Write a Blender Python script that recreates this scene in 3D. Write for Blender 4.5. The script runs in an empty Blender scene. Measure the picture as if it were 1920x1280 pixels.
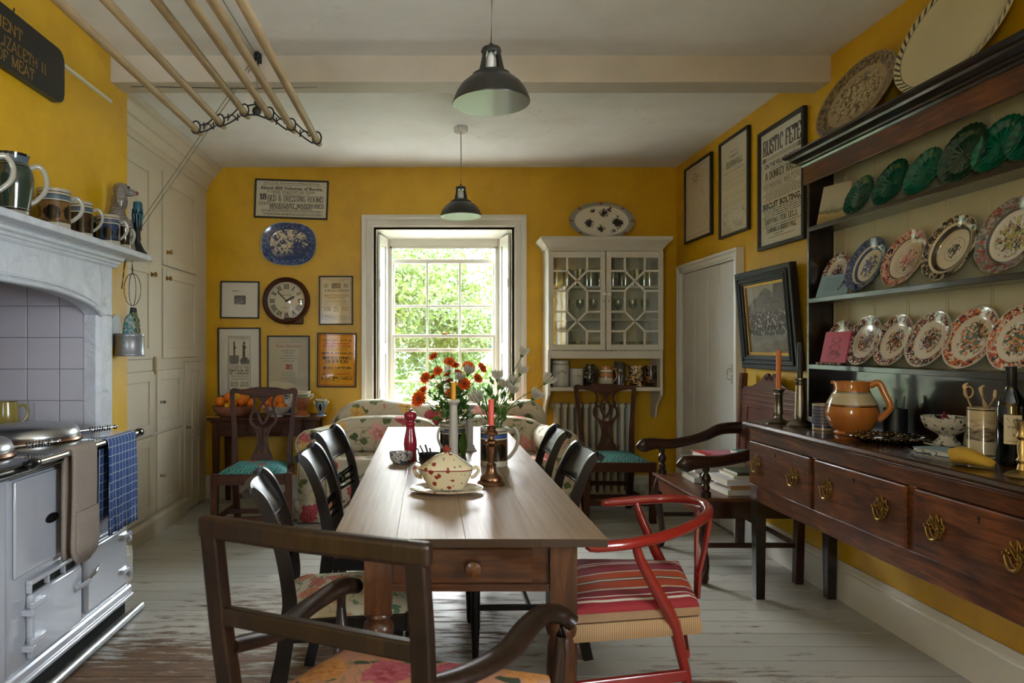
import bpy, bmesh, math, random
from mathutils import Vector, Matrix

R = random.Random(7)
PI = math.pi
SC = bpy.context.scene
COL = SC.collection

# ------------------------------------------------------------------ camera
cam_d = bpy.data.cameras.new('camera')
cam = bpy.data.objects.new('camera', cam_d)
COL.objects.link(cam)
cam.location = (0, 0, 1.30)
cam.rotation_euler = (PI / 2, 0, 0)
cam_d.sensor_width = 36.0
cam_d.lens = 1300 / 1920 * 36
cam_d.shift_x = (960 - 803) / 1920
cam_d.shift_y = 10 / 1920
cam_d.clip_start = 0.02
cam_d.dof.use_dof = True
cam_d.dof.focus_distance = 3.4
cam_d.dof.aperture_fstop = 5.0
SC.camera = cam

# ------------------------------------------------------------------ light: an overcast day seen through the back window and two added ones
SC.view_settings.view_transform = 'Standard'
SC.view_settings.look = 'None'
SC.view_settings.exposure = 1.55
SC.view_settings.gamma = 1.0
SC.view_settings.use_curve_mapping = False
world = bpy.data.worlds.new('overcast_sky')
SC.world = world
world.use_nodes = True
wb = world.node_tree.nodes['Background']
wb.inputs[0].default_value = (0.78, 0.90, 1.0, 1)
wb.inputs[1].default_value = 13.0
try:
    SC.cycles.use_denoising = True
    SC.cycles.max_bounces = 8
    SC.cycles.diffuse_bounces = 5
    SC.cycles.transparent_max_bounces = 16
    SC.cycles.sample_clamp_indirect = 6.0
    SC.cycles.caustics_reflective = False
    SC.cycles.caustics_refractive = False
except Exception:
    pass


def sun(name, direction, energy, angle, color):
    l = bpy.data.lights.new(name, 'SUN')
    l.energy = energy
    l.angle = math.radians(angle)
    l.color = color
    o = bpy.data.objects.new(name, l)
    COL.objects.link(o)
    o.rotation_euler = Vector(direction).to_track_quat('-Z', 'Y').to_euler()
    return o


sun('veiled_sun', (0.22, -0.88, -0.42), 16.0, 60, (1.0, 0.97, 0.92))


def portal(name, loc, rot, sx, sy):
    l = bpy.data.lights.new(name, 'AREA')
    l.shape = 'RECTANGLE'
    l.size = sx
    l.size_y = sy
    l.cycles.is_portal = True
    o = bpy.data.objects.new(name, l)
    COL.objects.link(o)
    o.location = loc
    o.rotation_euler = rot
    return o


# room measures (metres; camera stands at the origin looking along +Y)
BACK = 5.95      # back wall
RIGHT = 2.13     # right wall
BREAST = -1.68   # front of the chimney breast
CUP = -1.905     # front of the built-in cupboards
CEIL = 2.84
FRONT = -1.6     # wall behind the camera

portal('sky_portal', (0.14, BACK + 0.36, 1.4), (-PI / 2, 0, 0), 1.2, 1.8)
portal('sky_portal', (-1.2, FRONT - 0.2, 1.55), (PI / 2, 0, 0), .55, 1.1)
portal('sky_portal', (RIGHT + 0.22, -0.1, 1.6), (0, PI / 2, 0), 1.5, 1.4)


# ------------------------------------------------------------------ helpers
def lin(c):
    if isinstance(c, str):
        c = tuple(int(c[i:i + 2], 16) / 255 for i in (0, 2, 4))
    return tuple(x / 12.92 if x <= .04045 else ((x + .055) / 1.055) ** 2.4 for x in c[:3]) + (1,)


def at(px, py, Y):
    """a point of the place at depth Y seen at pixel (px, py) of the 1920 x 1280 frame"""
    return Vector(((px - 803) * Y / 1300, Y, 1.30 + (650 - py) * Y / 1300))


def cr(pts, n=6):
    """Catmull-Rom through pts"""
    P = [Vector(p) for p in pts]
    P = [2 * P[0] - P[1]] + P + [2 * P[-1] - P[-2]]
    out = []
    for i in range(1, len(P) - 2):
        for k in range(n):
            t = k / n
            a, b, c, d = P[i - 1], P[i], P[i + 1], P[i + 2]
            out.append(0.5 * ((2 * b) + (c - a) * t + (2 * a - 5 * b + 4 * c - d) * t * t + (3 * b - a - 3 * c + d) * t ** 3))
    out.append(P[-2].copy())
    return out


def lerp_list(vals, n):
    m = len(vals) - 1
    o = []
    for i in range(n):
        t = i / (n - 1) * m
        k = min(int(t), m - 1)
        f = t - k
        a, b = vals[k], vals[k + 1]
        if isinstance(a, (tuple, list)):
            o.append(tuple(x * (1 - f) + y * f for x, y in zip(a, b)))
        else:
            o.append(a * (1 - f) + b * f)
    return o


class MB:
    def __init__(s):
        s.v = []
        s.f = []

    def add(s, vs, fs):
        o = len(s.v)
        s.v += [tuple(v) for v in vs]
        s.f += [tuple(i + o for i in f) for f in fs]
        return s

    def box(s, x0, x1, y0, y1, z0, z1):
        vs = [(x, y, z) for x in (x0, x1) for y in (y0, y1) for z in (z0, z1)]
        return s.add(vs, [(0, 1, 3, 2), (4, 6, 7, 5), (0, 4, 5, 1), (2, 3, 7, 6), (0, 2, 6, 4), (1, 5, 7, 3)])

    def cbox(s, c, size, rot=None):
        hx, hy, hz = (x / 2 for x in size)
        vs = [Vector((x, y, z)) for x in (-hx, hx) for y in (-hy, hy) for z in (-hz, hz)]
        if rot is not None:
            vs = [rot @ v for v in vs]
        vs = [v + Vector(c) for v in vs]
        return s.add(vs, [(0, 1, 3, 2), (4, 6, 7, 5), (0, 4, 5, 1), (2, 3, 7, 6), (0, 2, 6, 4), (1, 5, 7, 3)])

    def prism(s, poly, axis, a, b):
        n = len(poly)
        def p(u, v, w):
            return (w, u, v) if axis == 'x' else (u, w, v) if axis == 'y' else (u, v, w)
        vs = [p(u, v, a) for u, v in poly] + [p(u, v, b) for u, v in poly]
        fs = [tuple(range(n)), tuple(range(2 * n - 1, n - 1, -1))]
        fs += [(i, (i + 1) % n, n + (i + 1) % n, n + i) for i in range(n)]
        return s.add(vs, fs)

    def ring(s, outer, inner, axis, a, b):
        """frame between two polygons with the same number of points"""
        n = len(outer)
        def p(u, v, w):
            return (w, u, v) if axis == 'x' else (u, w, v) if axis == 'y' else (u, v, w)
        vs = [p(*q, w) for w in (a, b) for L in (outer, inner) for q in L]
        fs = []
        for i in range(n):
            j = (i + 1) % n
            fs += [(i, j, n + j, n + i), (2 * n + i, 3 * n + i, 3 * n + j, 2 * n + j), (i, 2 * n + i, 2 * n + j, j), (n + i, n + j, 3 * n + j, 3 * n + i)]
        return s.add(vs, fs)

    def lathe(s, prof, n=24, c=(0, 0, 0), axis='z', sx=1, sy=1, mod=None):
        vs, fs = [], []
        for r, z in prof:
            for i in range(n):
                a = 2 * PI * i / n
                q = r * (mod(a, r) if mod else 1)
                x, y = q * math.cos(a) * sx, q * math.sin(a) * sy
                p = (x, y, z) if axis == 'z' else (x, z, y) if axis == 'y' else (z, x, y)
                vs.append((p[0] + c[0], p[1] + c[1], p[2] + c[2]))
        m = len(prof)
        for k in range(m - 1):
            for i in range(n):
                j = (i + 1) % n
                fs.append((k * n + i, k * n + j, (k + 1) * n + j, (k + 1) * n + i))
        if prof[0][0] > 1e-5:
            fs.append(tuple(range(n)))
        if prof[-1][0] > 1e-5:
            fs.append(tuple((m - 1) * n + i for i in range(n)))
        return s.add(vs, fs)

    def tube(s, path, rad, n=8, up=(0, 0, 1), rect=False, closed=False, cap=True):
        P = [Vector(p) for p in path]
        m = len(P)
        if not isinstance(rad, list):
            rad = [rad] * m
        elif len(rad) != m:
            rad = lerp_list(rad, m)
        up = Vector(up)
        vs, fs = [], []
        if rect:
            n = 4
        for i, p in enumerate(P):
            if closed:
                t = P[(i + 1) % m] - P[i - 1]
            else:
                t = P[min(i + 1, m - 1)] - P[max(i - 1, 0)]
            t.normalize()
            sd = t.cross(up)
            if sd.length < 1e-4:
                sd = t.cross(Vector((1, 0.01, 0.02)))
            sd.normalize()
            u = sd.cross(t)
            a, b = rad[i] if isinstance(rad[i], (tuple, list)) else (rad[i], rad[i])
            if rect:
                o = [(a, b), (-a, b), (-a, -b), (a, -b)]
            else:
                o = [(a * math.cos(2 * PI * k / n), b * math.sin(2 * PI * k / n)) for k in range(n)]
            for x, y in o:
                vs.append(p + sd * x + u * y)
        for i in range(m if closed else m - 1):
            q = (i + 1) % m
            for k in range(n):
                j = (k + 1) % n
                fs.append((i * n + k, i * n + j, q * n + j, q * n + k))
        if cap and not closed:
            fs.append(tuple(range(n)))
            fs.append(tuple((m - 1) * n + k for k in range(n)))
        return s.add(vs, fs)

    def ball(s, c, r, n=14, m=9):
        if not isinstance(r, (tuple, list)):
            r = (r, r, r)
        vs = [(c[0], c[1], c[2] - r[2])]
        for k in range(1, m):
            a = -PI / 2 + PI * k / m
            for i in range(n):
                b = 2 * PI * i / n
                vs.append((c[0] + r[0] * math.cos(a) * math.cos(b), c[1] + r[1] * math.cos(a) * math.sin(b), c[2] + r[2] * math.sin(a)))
        vs.append((c[0], c[1], c[2] + r[2]))
        fs = []
        for i in range(n):
            j = (i + 1) % n
            fs.append((0, 1 + j, 1 + i))
            for k in range(m - 2):
                fs.append((1 + k * n + i, 1 + k * n + j, 1 + (k + 1) * n + j, 1 + (k + 1) * n + i))
            fs.append((len(vs) - 1, 1 + (m - 2) * n + i, 1 + (m - 2) * n + j))
        return s.add(vs, fs)

    def sheet(s, grid):
        """grid of points [row][col]"""
        n = len(grid[0])
        vs = [p for row in grid for p in row]
        fs = [(i * n + j, i * n + j + 1, (i + 1) * n + j + 1, (i + 1) * n + j) for i in range(len(grid) - 1) for j in range(n - 1)]
        return s.add(vs, fs)

    def loft(s, rings, cap=True):
        """closed rings with equal counts"""
        n = len(rings[0])
        vs = [p for r in rings for p in r]
        fs = [(i * n + j, i * n + (j + 1) % n, (i + 1) * n + (j + 1) % n, (i + 1) * n + j) for i in range(len(rings) - 1) for j in range(n)]
        if cap:
            fs += [tuple(range(n)), tuple((len(rings) - 1) * n + j for j in range(n))]
        return s.add(vs, fs)

    def warp(s, fn):
        s.v = [tuple(fn(Vector(v))) for v in s.v]
        return s

    def build(s, name, mat, parent=None, smooth=35, bevel=0, loc=None, rot=None, seg=2, sub=0, normals=True, thick=0):
        me = bpy.data.meshes.new(name)
        me.from_pydata(s.v, [], s.f)
        if normals:
            bm = bmesh.new()
            bm.from_mesh(me)
            bmesh.ops.recalc_face_normals(bm, faces=bm.faces)
            bm.to_mesh(me)
            bm.free()
        if smooth:
            me.polygons.foreach_set('use_smooth', [True] * len(me.polygons))
            me.set_sharp_from_angle(angle=math.radians(smooth))
        me.materials.append(mat)
        o = bpy.data.objects.new(name, me)
        COL.objects.link(o)
        if parent is not None:
            o.parent = parent
        if loc is not None:
            o.location = loc
        if rot is not None:
            o.rotation_euler = rot
        if thick:
            md = o.modifiers.new('thickness', 'SOLIDIFY')
            md.thickness = thick
            md.offset = 0
        if sub:
            md = o.modifiers.new('subdivision', 'SUBSURF')
            md.levels = md.render_levels = sub
        if bevel:
            md = o.modifiers.new('bevel', 'BEVEL')
            md.width = bevel
            md.segments = seg
            md.limit_method = 'ANGLE'
            md.angle_limit = math.radians(40)
        return o


def tag(o, label=None, cat=None, group=None, kind=None):
    if label:
        o['label'] = label
    if cat:
        o['category'] = cat
    if group:
        o['group'] = group
    if kind:
        o['kind'] = kind
    return o


def thing(name, label, cat, loc=(0, 0, 0), rotz=0, group=None, rot=None):
    o = bpy.data.objects.new(name, None)
    o.empty_display_size = 0.05
    COL.objects.link(o)
    o.location = loc
    o.rotation_euler = rot if rot is not None else (0, 0, rotz)
    return tag(o, label, cat, group)


def copy_tree(o, parent=None):
    c = o.copy()
    COL.objects.link(c)
    c.parent = parent
    for ch in [x for x in COL.objects if x.parent == o]:
        copy_tree(ch, c)
    return c


# ------------------------------------------------------------------ materials
class NT:
    def __init__(s, name):
        s.m = bpy.data.materials.new(name)
        s.m.use_nodes = True
        s.nt = s.m.node_tree
        s.b = s.nt.nodes['Principled BSDF']

    def put(s, sock, v):
        if isinstance(v, bpy.types.NodeSocket):
            s.nt.links.new(v, sock)
        elif v is not None:
            if sock.type == 'RGBA' and isinstance(v, (str, tuple)) and (isinstance(v, str) or len(v) == 3):
                v = lin(v)
            sock.default_value = v

    def nd(s, typ, ins=(), **at_):
        n = s.nt.nodes.new('ShaderNode' + typ)
        for k, v in at_.items():
            setattr(n, k, v)
        for k, v in dict(ins).items():
            s.put(n.inputs[k], v)
        return n

    def obj(s):
        return s.nd('TexCoord').outputs['Object']

    def pos(s):
        return s.nd('NewGeometry').outputs['Position']

    def rnd(s):
        return s.nd('ObjectInfo').outputs['Random']

    def map(s, v, scale=(1, 1, 1), loc=(0, 0, 0), rot=(0, 0, 0)):
        return s.nd('Mapping', {'Vector': v, 'Scale': scale, 'Location': loc, 'Rotation': rot}).outputs[0]

    def math(s, op, a, b=None, c=None):
        n = s.nd('Math', operation=op)
        s.put(n.inputs[0], a)
        s.put(n.inputs[1], b)
        s.put(n.inputs[2], c)
        return n.outputs[0]

    def vmath(s, op, a, b=None):
        n = s.nd('VectorMath', operation=op)
        s.put(n.inputs[0], a)
        s.put(n.inputs[1], b)
        return n.outputs['Value'] if op in ('LENGTH', 'DISTANCE', 'DOT_PRODUCT') else n.outputs[0]

    def noise(s, v, scale, detail=3, rough=.5, dist=0, col=False):
        n = s.nd('TexNoise', {'Vector': v, 'Scale': scale, 'Detail': detail, 'Roughness': rough, 'Distortion': dist})
        return n.outputs['Color' if col else 'Fac']

    def vor(s, v, scale, rnd=1, feature='F1', dim='3D'):
        n = s.nd('TexVoronoi', {'Vector': v, 'Scale': scale, 'Randomness': rnd}, feature=feature, voronoi_dimensions=dim)
        return n

    def wave(s, v, scale, dist=0, detail=2, dscale=1, typ='BANDS', direction='X'):
        n = s.nd('TexWave', {'Vector': v, 'Scale': scale, 'Distortion': dist, 'Detail': detail, 'Detail Scale': dscale}, wave_type=typ)
        if typ == 'BANDS':
            n.bands_direction = direction
        else:
            n.rings_direction = direction
        return n.outputs['Fac']

    def ramp(s, f, stops, const=False):
        n = s.nd('ValToRGB', {'Fac': f})
        e = n.color_ramp.elements
        n.color_ramp.interpolation = 'CONSTANT' if const else 'LINEAR'
        while len(e) < len(stops):
            e.new(0.5)
        for i, (p, c) in enumerate(stops):
            e[i].position = p
            e[i].color = lin(c) if not isinstance(c, float) else (c, c, c, 1)
        return n.outputs['Color']

    def mix(s, f, a, b, blend='MIX'):
        n = s.nd('Mix', data_type='RGBA', blend_type=blend)
        s.put(n.inputs[0], f)
        s.put(n.inputs[6], a)
        s.put(n.inputs[7], b)
        return n.outputs[2]

    def step(s, v, lo, hi):
        """0 below lo, 1 above hi"""
        n = s.nd('MapRange', {'Value': v, 'From Min': lo, 'From Max': hi})
        return n.outputs[0]

    def sep(s, v):
        n = s.nd('SeparateXYZ', {0: v})
        return n.outputs

    def comb(s, x, y, z):
        return s.nd('CombineXYZ', {0: x, 1: y, 2: z}).outputs[0]

    def bump(s, h, strength=.3, dist=.01):
        n = s.nd('Bump', {'Height': h, 'Strength': strength, 'Distance': dist})
        s.nt.links.new(n.outputs[0], s.b.inputs['Normal'])

    def fin(s, color=None, rough=.5, metal=0, spec=None, coat=None, trans=None, emit=None):
        s.put(s.b.inputs['Base Color'], color)
        s.put(s.b.inputs['Roughness'], rough)
        s.put(s.b.inputs['Metallic'], metal)
        if spec is not None:
            s.put(s.b.inputs['Specular IOR Level'], spec)
        if coat is not None:
            s.put(s.b.inputs['Coat Weight'], coat)
            s.b.inputs['Coat Roughness'].default_value = .08
        if trans is not None:
            s.put(s.b.inputs['Transmission Weight'], trans)
        return s.m


def plain(name, color, rough=.5, metal=0, var=.06, scale=14, coat=None, bump=0):
    """a colour with a little uneven tone"""
    t = NT(name)
    n = t.noise(t.obj(), scale, 4, .6)
    c = lin(color)
    lo = tuple(max(0, x * (1 - var)) for x in c[:3]) + (1,)
    hi = tuple(min(1, x * (1 + var)) for x in c[:3]) + (1,)
    col = t.mix(n, lo, hi)
    if bump:
        t.bump(t.noise(t.obj(), scale * 4, 3), bump, .004)
    return t.fin(col, rough, metal, coat=coat)


def wood(name, c0, c1, c2, axis='x', scale=1, rough=.4, coat=None, streak=14, bump=.08, spec=.28):
    t = NT(name)
    v = t.obj()
    st = {'x': (1, streak, streak), 'y': (streak, 1, streak), 'z': (streak, streak, 1)}[axis]
    v2 = t.map(v, tuple(q * scale for q in st))
    r = t.rnd()
    v2 = t.vmath('ADD', v2, t.comb(t.math('MULTIPLY', r, 37.0), t.math('MULTIPLY', r, 11.0), t.math('MULTIPLY', r, 23.0)))
    n = t.noise(v2, 2.2, 5, .6, 1.2)
    n2 = t.noise(v, 3.5 * scale, 2)
    f = t.math('ADD', t.math('MULTIPLY', n, .7), t.math('MULTIPLY', n2, .3))
    col = t.ramp(f, [(.30, c0), (.5, c1), (.68, c2)])
    if bump:
        t.bump(n, bump, .003)
    return t.fin(col, rough, coat=coat, spec=spec)


def m_wall():
    t = NT('yellow_distemper')
    p = t.pos()
    n = t.noise(p, 1.1, 4, .55)
    n2 = t.noise(p, 6, 5, .65)
    f = t.math('ADD', t.math('MULTIPLY', n, .6), t.math('MULTIPLY', n2, .4))
    col = t.ramp(f, [(.33, 'BC8F05'), (.5, 'CC9E08'), (.68, 'D6AA12')])
    t.bump(t.noise(p, 9, 6, .7), .25, .012)
    return t.fin(col, .42)


def m_ceiling():
    t = NT('ceiling_plaster')
    p = t.pos()
    n = t.noise(p, 1.6, 6, .65, .4)
    crack = t.vor(t.vmath('ADD', p, t.vmath('SCALE', t.noise(p, 2.5, 4, col=True), None)), 1.1, 1, 'DISTANCE_TO_EDGE').outputs['Distance']
    col = t.ramp(n, [(.3, 'D0CFCA'), (.5, 'DCDCD9'), (.72, 'E4E4E2')])
    cm = t.math('MULTIPLY', t.step(crack, .006, .0), t.step(t.noise(p, .9, 2), .56, .62))
    col = t.mix(t.math('MULTIPLY', cm, .45), col, 'A0917C')
    t.bump(n, .25, .02)
    return t.fin(col, .75)


def m_floor():
    t = NT('worn_painted_boards')
    p = t.pos()
    r = t.rnd()
    s = t.sep(p)
    v = t.map(p, (2.2, 12, 1))
    v = t.vmath('ADD', v, t.comb(t.math('MULTIPLY', r, 31.0), 0.0, 0.0))
    fine = t.noise(v, 2.0, 8, .72)
    big = t.noise(p, 1.3, 3, .5)
    spots = None
    for (x, y, rx, ry, w) in ((-1.0, 2.45, .85, .75, 1.0), (-.35, 2.9, .6, .5, .6), (1.15, 2.3, .7, .5, .75), (.2, 3.2, .5, .6, .4), (-.9, 3.5, .5, .35, .5), (0, 1.2, 2.0, .8, .8)):
        dx = t.math('MULTIPLY', t.math('SUBTRACT', s[0], x), 1 / rx)
        dy = t.math('MULTIPLY', t.math('SUBTRACT', s[1], y), 1 / ry)
        d = t.math('SQRT', t.math('ADD', t.math('MULTIPLY', dx, dx), t.math('MULTIPLY', dy, dy)))
        k = t.math('MULTIPLY', t.step(d, 1.35, .1), w)
        spots = k if spots is None else t.math('MAXIMUM', spots, k)
    f = t.math('ADD', t.math('MULTIPLY', fine, .85), t.math('ADD', t.math('MULTIPLY', big, .2), t.math('MULTIPLY', spots, .30)))
    wear = t.step(f, .60, .70)
    hair = t.step(fine, .60, .68)
    wear = t.math('MAXIMUM', wear, t.math('MULTIPLY', hair, .55))
    paint = t.mix(r, 'A9A8A0', 'BAB9B1')
    bare = t.ramp(t.noise(v, 3.0, 5, .6), [(.3, '463222'), (.6, '6E5238'), (.8, '8C6E52')])
    col = t.mix(wear, paint, bare)
    t.bump(t.math('SUBTRACT', 1.0, wear), .25, .002)
    rough = t.nd('MapRange', {'Value': wear, 'To Min': .33, 'To Max': .6}).outputs[0]
    return t.fin(col, rough)


def m_pine_top():
    t = NT('scrubbed_pine')
    v = t.obj()
    r = t.rnd()
    w = t.vmath('ADD', t.map(v, (9, .7, 1)), t.comb(t.math('MULTIPLY', r, 19.0), t.math('MULTIPLY', r, 7.0), 0.0))
    g = t.noise(t.map(w, (2.2, .5, 1)), 2.4, 3, .5, 2.0)
    f = t.noise(t.map(w, (3, 1, 1)), 3, 6, .7)
    k = t.vor(t.map(w, (.35, .9, 1)), 1.6).outputs['Distance']
    knots = t.step(k, .10, .05)
    specks = t.math('MULTIPLY', t.step(t.noise(t.map(v, (6, 3, 1)), 9, 3, .7), .70, .76), .8)
    col = t.ramp(t.math('ADD', t.math('MULTIPLY', g, .35), t.math('MULTIPLY', f, .65)), [(.25, '66523F'), (.5, '867059'), (.75, '9A856C')])
    col = t.mix(t.math('MULTIPLY', knots, .55), col, '5A3A22')
    col = t.mix(specks, col, '3E2E22')
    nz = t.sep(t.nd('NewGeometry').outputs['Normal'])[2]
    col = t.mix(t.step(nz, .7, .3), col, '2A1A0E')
    t.bump(f, .12, .002)
    return t.fin(col, .37, spec=.55)


def floral(name, base, flowers, leaf=('5E7048', '7E8C58'), scale=7.0, ground=None, dens=.35, leafs=.30, rough=.8, stem='6E6A48'):
    """printed flowers: Voronoi blossoms with ringed petals, leaves and stems"""
    t = NT(name)
    v = t.obj()
    vd = t.vmath('ADD', v, t.vmath('MULTIPLY', t.vmath('SUBTRACT', t.noise(v, scale * 2.4, 2, col=True), (.5, .5, .5)), (.06, .06, .06)))
    a = t.vor(vd, scale, .85)
    d, rc = a.outputs['Distance'], t.nd('SeparateColor', {0: a.outputs['Color']}).outputs
    wob = t.math('MULTIPLY', t.math('SUBTRACT', t.noise(v, scale * 5.5, 2), .5), .34)
    dd = t.math('ADD', d, wob)
    pick = t.ramp(rc[1], [(i / len(flowers), c) for i, (c, _) in enumerate(flowers)], True)
    pick2 = t.ramp(rc[1], [(i / len(flowers), c) for i, (_, c) in enumerate(flowers)], True)
    pet = t.mix(t.step(t.noise(v, scale * 9, 2), .42, .58), pick, pick2)
    pet = t.mix(t.step(dd, .15, .07), pet, 'B8892F')
    pet = t.mix(t.math('MULTIPLY', t.step(d, .26, .30), .5), pet, pick2)
    big = t.math('MULTIPLY', t.step(dd, .46, .43), t.math('GREATER_THAN', rc[0], dens))
    b = t.vor(t.vmath('ADD', t.map(vd, (1.0, 1.9, 1.0), rot=(.4, .7, .5)), (3.3, 1.7, 9.1)), scale * 1.7)
    lm = t.math('MULTIPLY', t.step(t.math('ADD', b.outputs['Distance'], wob), .34, .30), t.math('GREATER_THAN', t.nd('SeparateColor', {0: b.outputs['Color']}).outputs[0], leafs))
    lc = t.mix(t.nd('SeparateColor', {0: b.outputs['Color']}).outputs[1], leaf[0], leaf[1])
    sm = t.step(t.math('ABSOLUTE', t.math('SUBTRACT', t.noise(v, scale * .9, 2, dist=.8), .5)),   .011, .006)
    col = base if ground is None else t.mix(t.step(t.noise(v, scale * .5, 2), .4, .6), base, ground)
    col = t.mix(t.math('MULTIPLY', sm, .55), col, stem)
    col = t.mix(lm, col, lc)
    col = t.mix(big, col, pet)
    t.bump(t.noise(v, 350, 2), .15, .001)
    return t.fin(col, rough, spec=.2)


def plate_mat(name, base, rim, well=None, R_=(.12, .12), rim_in=.68, dens=.5, sc=60, center=.42, edge=None, band=None, cscale=1.0, rough=.12, rimground=None):
    """glazed transfer-printed plate: pattern on the rim and a sprig in the well"""
    t = NT(name)
    v = t.obj()
    s = t.sep(v)
    x = t.math('MULTIPLY', s[0], 1 / R_[0])
    y = t.math('MULTIPLY', s[1], 1 / R_[1])
    r = t.math('SQRT', t.math('ADD', t.math('MULTIPLY', x, x), t.math('MULTIPLY', y, y)))
    v2 = t.comb(s[0], s[1], t.math('MULTIPLY', t.rnd(), 5.0))
    col = t.mix(0.0, base, base)
    rimm = t.math('MULTIPLY', t.step(r, rim_in, rim_in + .02), t.step(r, 1.0, .985))
    if rimground:
        col = t.mix(rimm, col, rimground)
    for i, c in enumerate(rim):
        n = t.noise(t.vmath('ADD', v2, (i * 1.7, i * .9, i * 2.1)), sc * (1 + .35 * i), 2, .5, .6)
        k = t.step(n, dens + .02 * i, dens + .05 + .02 * i)
        col = t.mix(t.math('MULTIPLY', k, rimm), col, c)
    for i, c in enumerate(well or []):
        n = t.noise(t.vmath('ADD', v2, (i * 2.7 + 4, i * 1.9, i * 3.1)), sc * cscale * (1 + .2 * i), 2, .5, .8)
        f = t.math('ADD', n, t.math('MULTIPLY', t.step(r, center, .05), .16))
        k = t.math('MULTIPLY', t.step(f, .60, .63), t.step(r, center, center - .06))
        col = t.mix(k, col, c)
    for (r0, w, c) in band or []:
        k = t.step(t.math('ABSOLUTE', t.math('SUBTRACT', r, r0)), w, w * .7)
        col = t.mix(k, col, c)
    if edge:
        col = t.mix(t.step(r, .955, .97), col, edge)
    return t.fin(col, rough, coat=.4)


def bands(name, stops, axis=2, rough=.15, coat=.5, noise=0, base=None):
    """glazed ware banded along its height; stops = [(z, colour), ...] in metres from the foot"""
    t = NT(name)
    s = t.sep(t.obj())
    top = stops[-1][0] + .2
    z = t.math('DIVIDE', s[axis], top)
    col = t.ramp(z, [(max(0, min(1, q / top)), c) for q, c in stops], True)
    if noise:
        n = t.noise(t.obj(), 60, 4, .6)
        col = t.mix(t.math('MULTIPLY', t.step(n, .4, .75), noise), col, '000000')
    return t.fin(col, rough, coat=coat)


def m_glass(name='window_glass', tint=(1, 1, 1, 1), gloss=.045):
    t = NT(name)
    nt = t.nt
    nt.nodes.remove(t.b)
    tr = t.nd('BsdfTransparent', {0: tint})
    gl = t.nd('BsdfGlossy', {0: (1, 1, 1, 1), 'Roughness': .03})
    fc = t.nd('LayerWeight', {'Blend': .5}).outputs['Facing']
    f = t.math('ADD', gloss, t.math('MULTIPLY', t.math('POWER', fc, 5.0), .7))
    mx = t.nd('MixShader', {0: f})
    nt.links.new(tr.outputs[0], mx.inputs[1])
    nt.links.new(gl.outputs[0], mx.inputs[2])
    nt.links.new(mx.outputs[0], nt.nodes['Material Output'].inputs[0])
    return t.m


def m_leaf(name, c0, c1, tl_=.3):
    t = NT(name)
    nt = t.nt
    n = t.noise(t.pos(), 1.5, 3)
    n2 = t.nd('TexWhiteNoise', {'Vector': t.pos()})
    col = t.mix(n, c0, c1)
    t.fin(col, .5)
    tl = t.nd('BsdfTranslucent', {0: col})
    mx = t.nd('MixShader', {0: tl_})
    nt.links.new(t.b.outputs[0], mx.inputs[1])
    nt.links.new(tl.outputs[0], mx.inputs[2])
    nt.links.new(mx.outputs[0], nt.nodes['Material Output'].inputs[0])
    return t.m


M = {}
M['wall'] = m_wall()
M['ceil'] = m_ceiling()
M['floor'] = m_floor()
M['sub'] = plain('floor_void', '1A1512', .9)
M['white'] = plain('white_gloss_paint', 'D2CFC4', .32, var=.05, scale=5, bump=.05)
M['white2'] = plain('chipped_white_paint', 'C6C2B4', .4, var=.12, scale=9, bump=.1)
t_ = NT('thick_white_paint')
n_ = t_.noise(t_.pos(), 11, 6, .7, 1.0)
t_.bump(n_, .8, .012)
M['mantel'] = t_.fin(t_.ramp(n_, [(.3, 'BCC0C8'), (.6, 'CDD2DA')]), .32)
M['cream'] = plain('cream_eggshell', 'C2B8A2', .4, var=.06, scale=4, bump=.04)
M['beam'] = plain('beam_whitewash', 'B7B0A0', .6, var=.15, scale=5, bump=.2)
M['doorw'] = plain('old_door_white', 'CBC8C0', .38, var=.08, scale=4, bump=.1)
M['frameb'] = plain('dull_black_frame', '0A0909', .55)
M['glass'] = m_glass()
M['pglass'] = m_glass('picture_glass', gloss=.035)
M['cglass'] = m_glass('cabinet_glass', (.93, .95, .93, 1), .05)
M['black'] = plain('black_frame', '0E0C0A', .45)
M['ebony'] = wood('ebonised_beech', '0A0706', '120C0A', '1C120D', 'z', 2, .33, .12, bump=.03)
M['mahog'] = wood('dark_mahogany', '24100A', '42200E', '5A2E16', 'z', 2, .45)
M['mahogx'] = wood('dark_mahogany_cross', '24100A', '42200E', '5A2E16', 'x', 2, .45)
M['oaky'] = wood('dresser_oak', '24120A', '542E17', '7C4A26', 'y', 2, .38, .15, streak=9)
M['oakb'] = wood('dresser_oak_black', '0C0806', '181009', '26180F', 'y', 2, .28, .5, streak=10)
M['oaktop'] = wood('dresser_top_oak', '20120A', '38200F', '4A2C17', 'y', 2, .24, .4, streak=9)
M['settle'] = wood('settle_oak', '1A0C07', '2C160C', '3E2012', 'y', 2, .3, .4, streak=9)
M['settleback'] = wood('settle_back_oak', '3A1E14', '56301F', '6A3E28', 'y', 2, .35, .3, streak=9)
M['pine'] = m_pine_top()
M['pined'] = wood('old_pine_frame', '24120A', '3E2210', '543217', 'x', 2, .38, .25, streak=8)
M['pinedz'] = wood('old_pine_leg', '24120A', '3E2210', '543217', 'z', 2, .38, .25, streak=8)
M['arm'] = wood('armchair_walnut', '120A06', '20130B', '301F12', 'z', 2, .36, .08, streak=8)
M['red'] = plain('red_lacquer', '7E1E16', .22, coat=.5, var=.1)
M['iron'] = plain('cast_iron', '0E0D0C', .5)
M['slat'] = wood('airer_pine', '8C7556', 'A68E6A', 'B8A07C', 'y', 1.5, .5, streak=12)
M['rope'] = plain('cotton_cord', '8A8272', .9)
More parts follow.
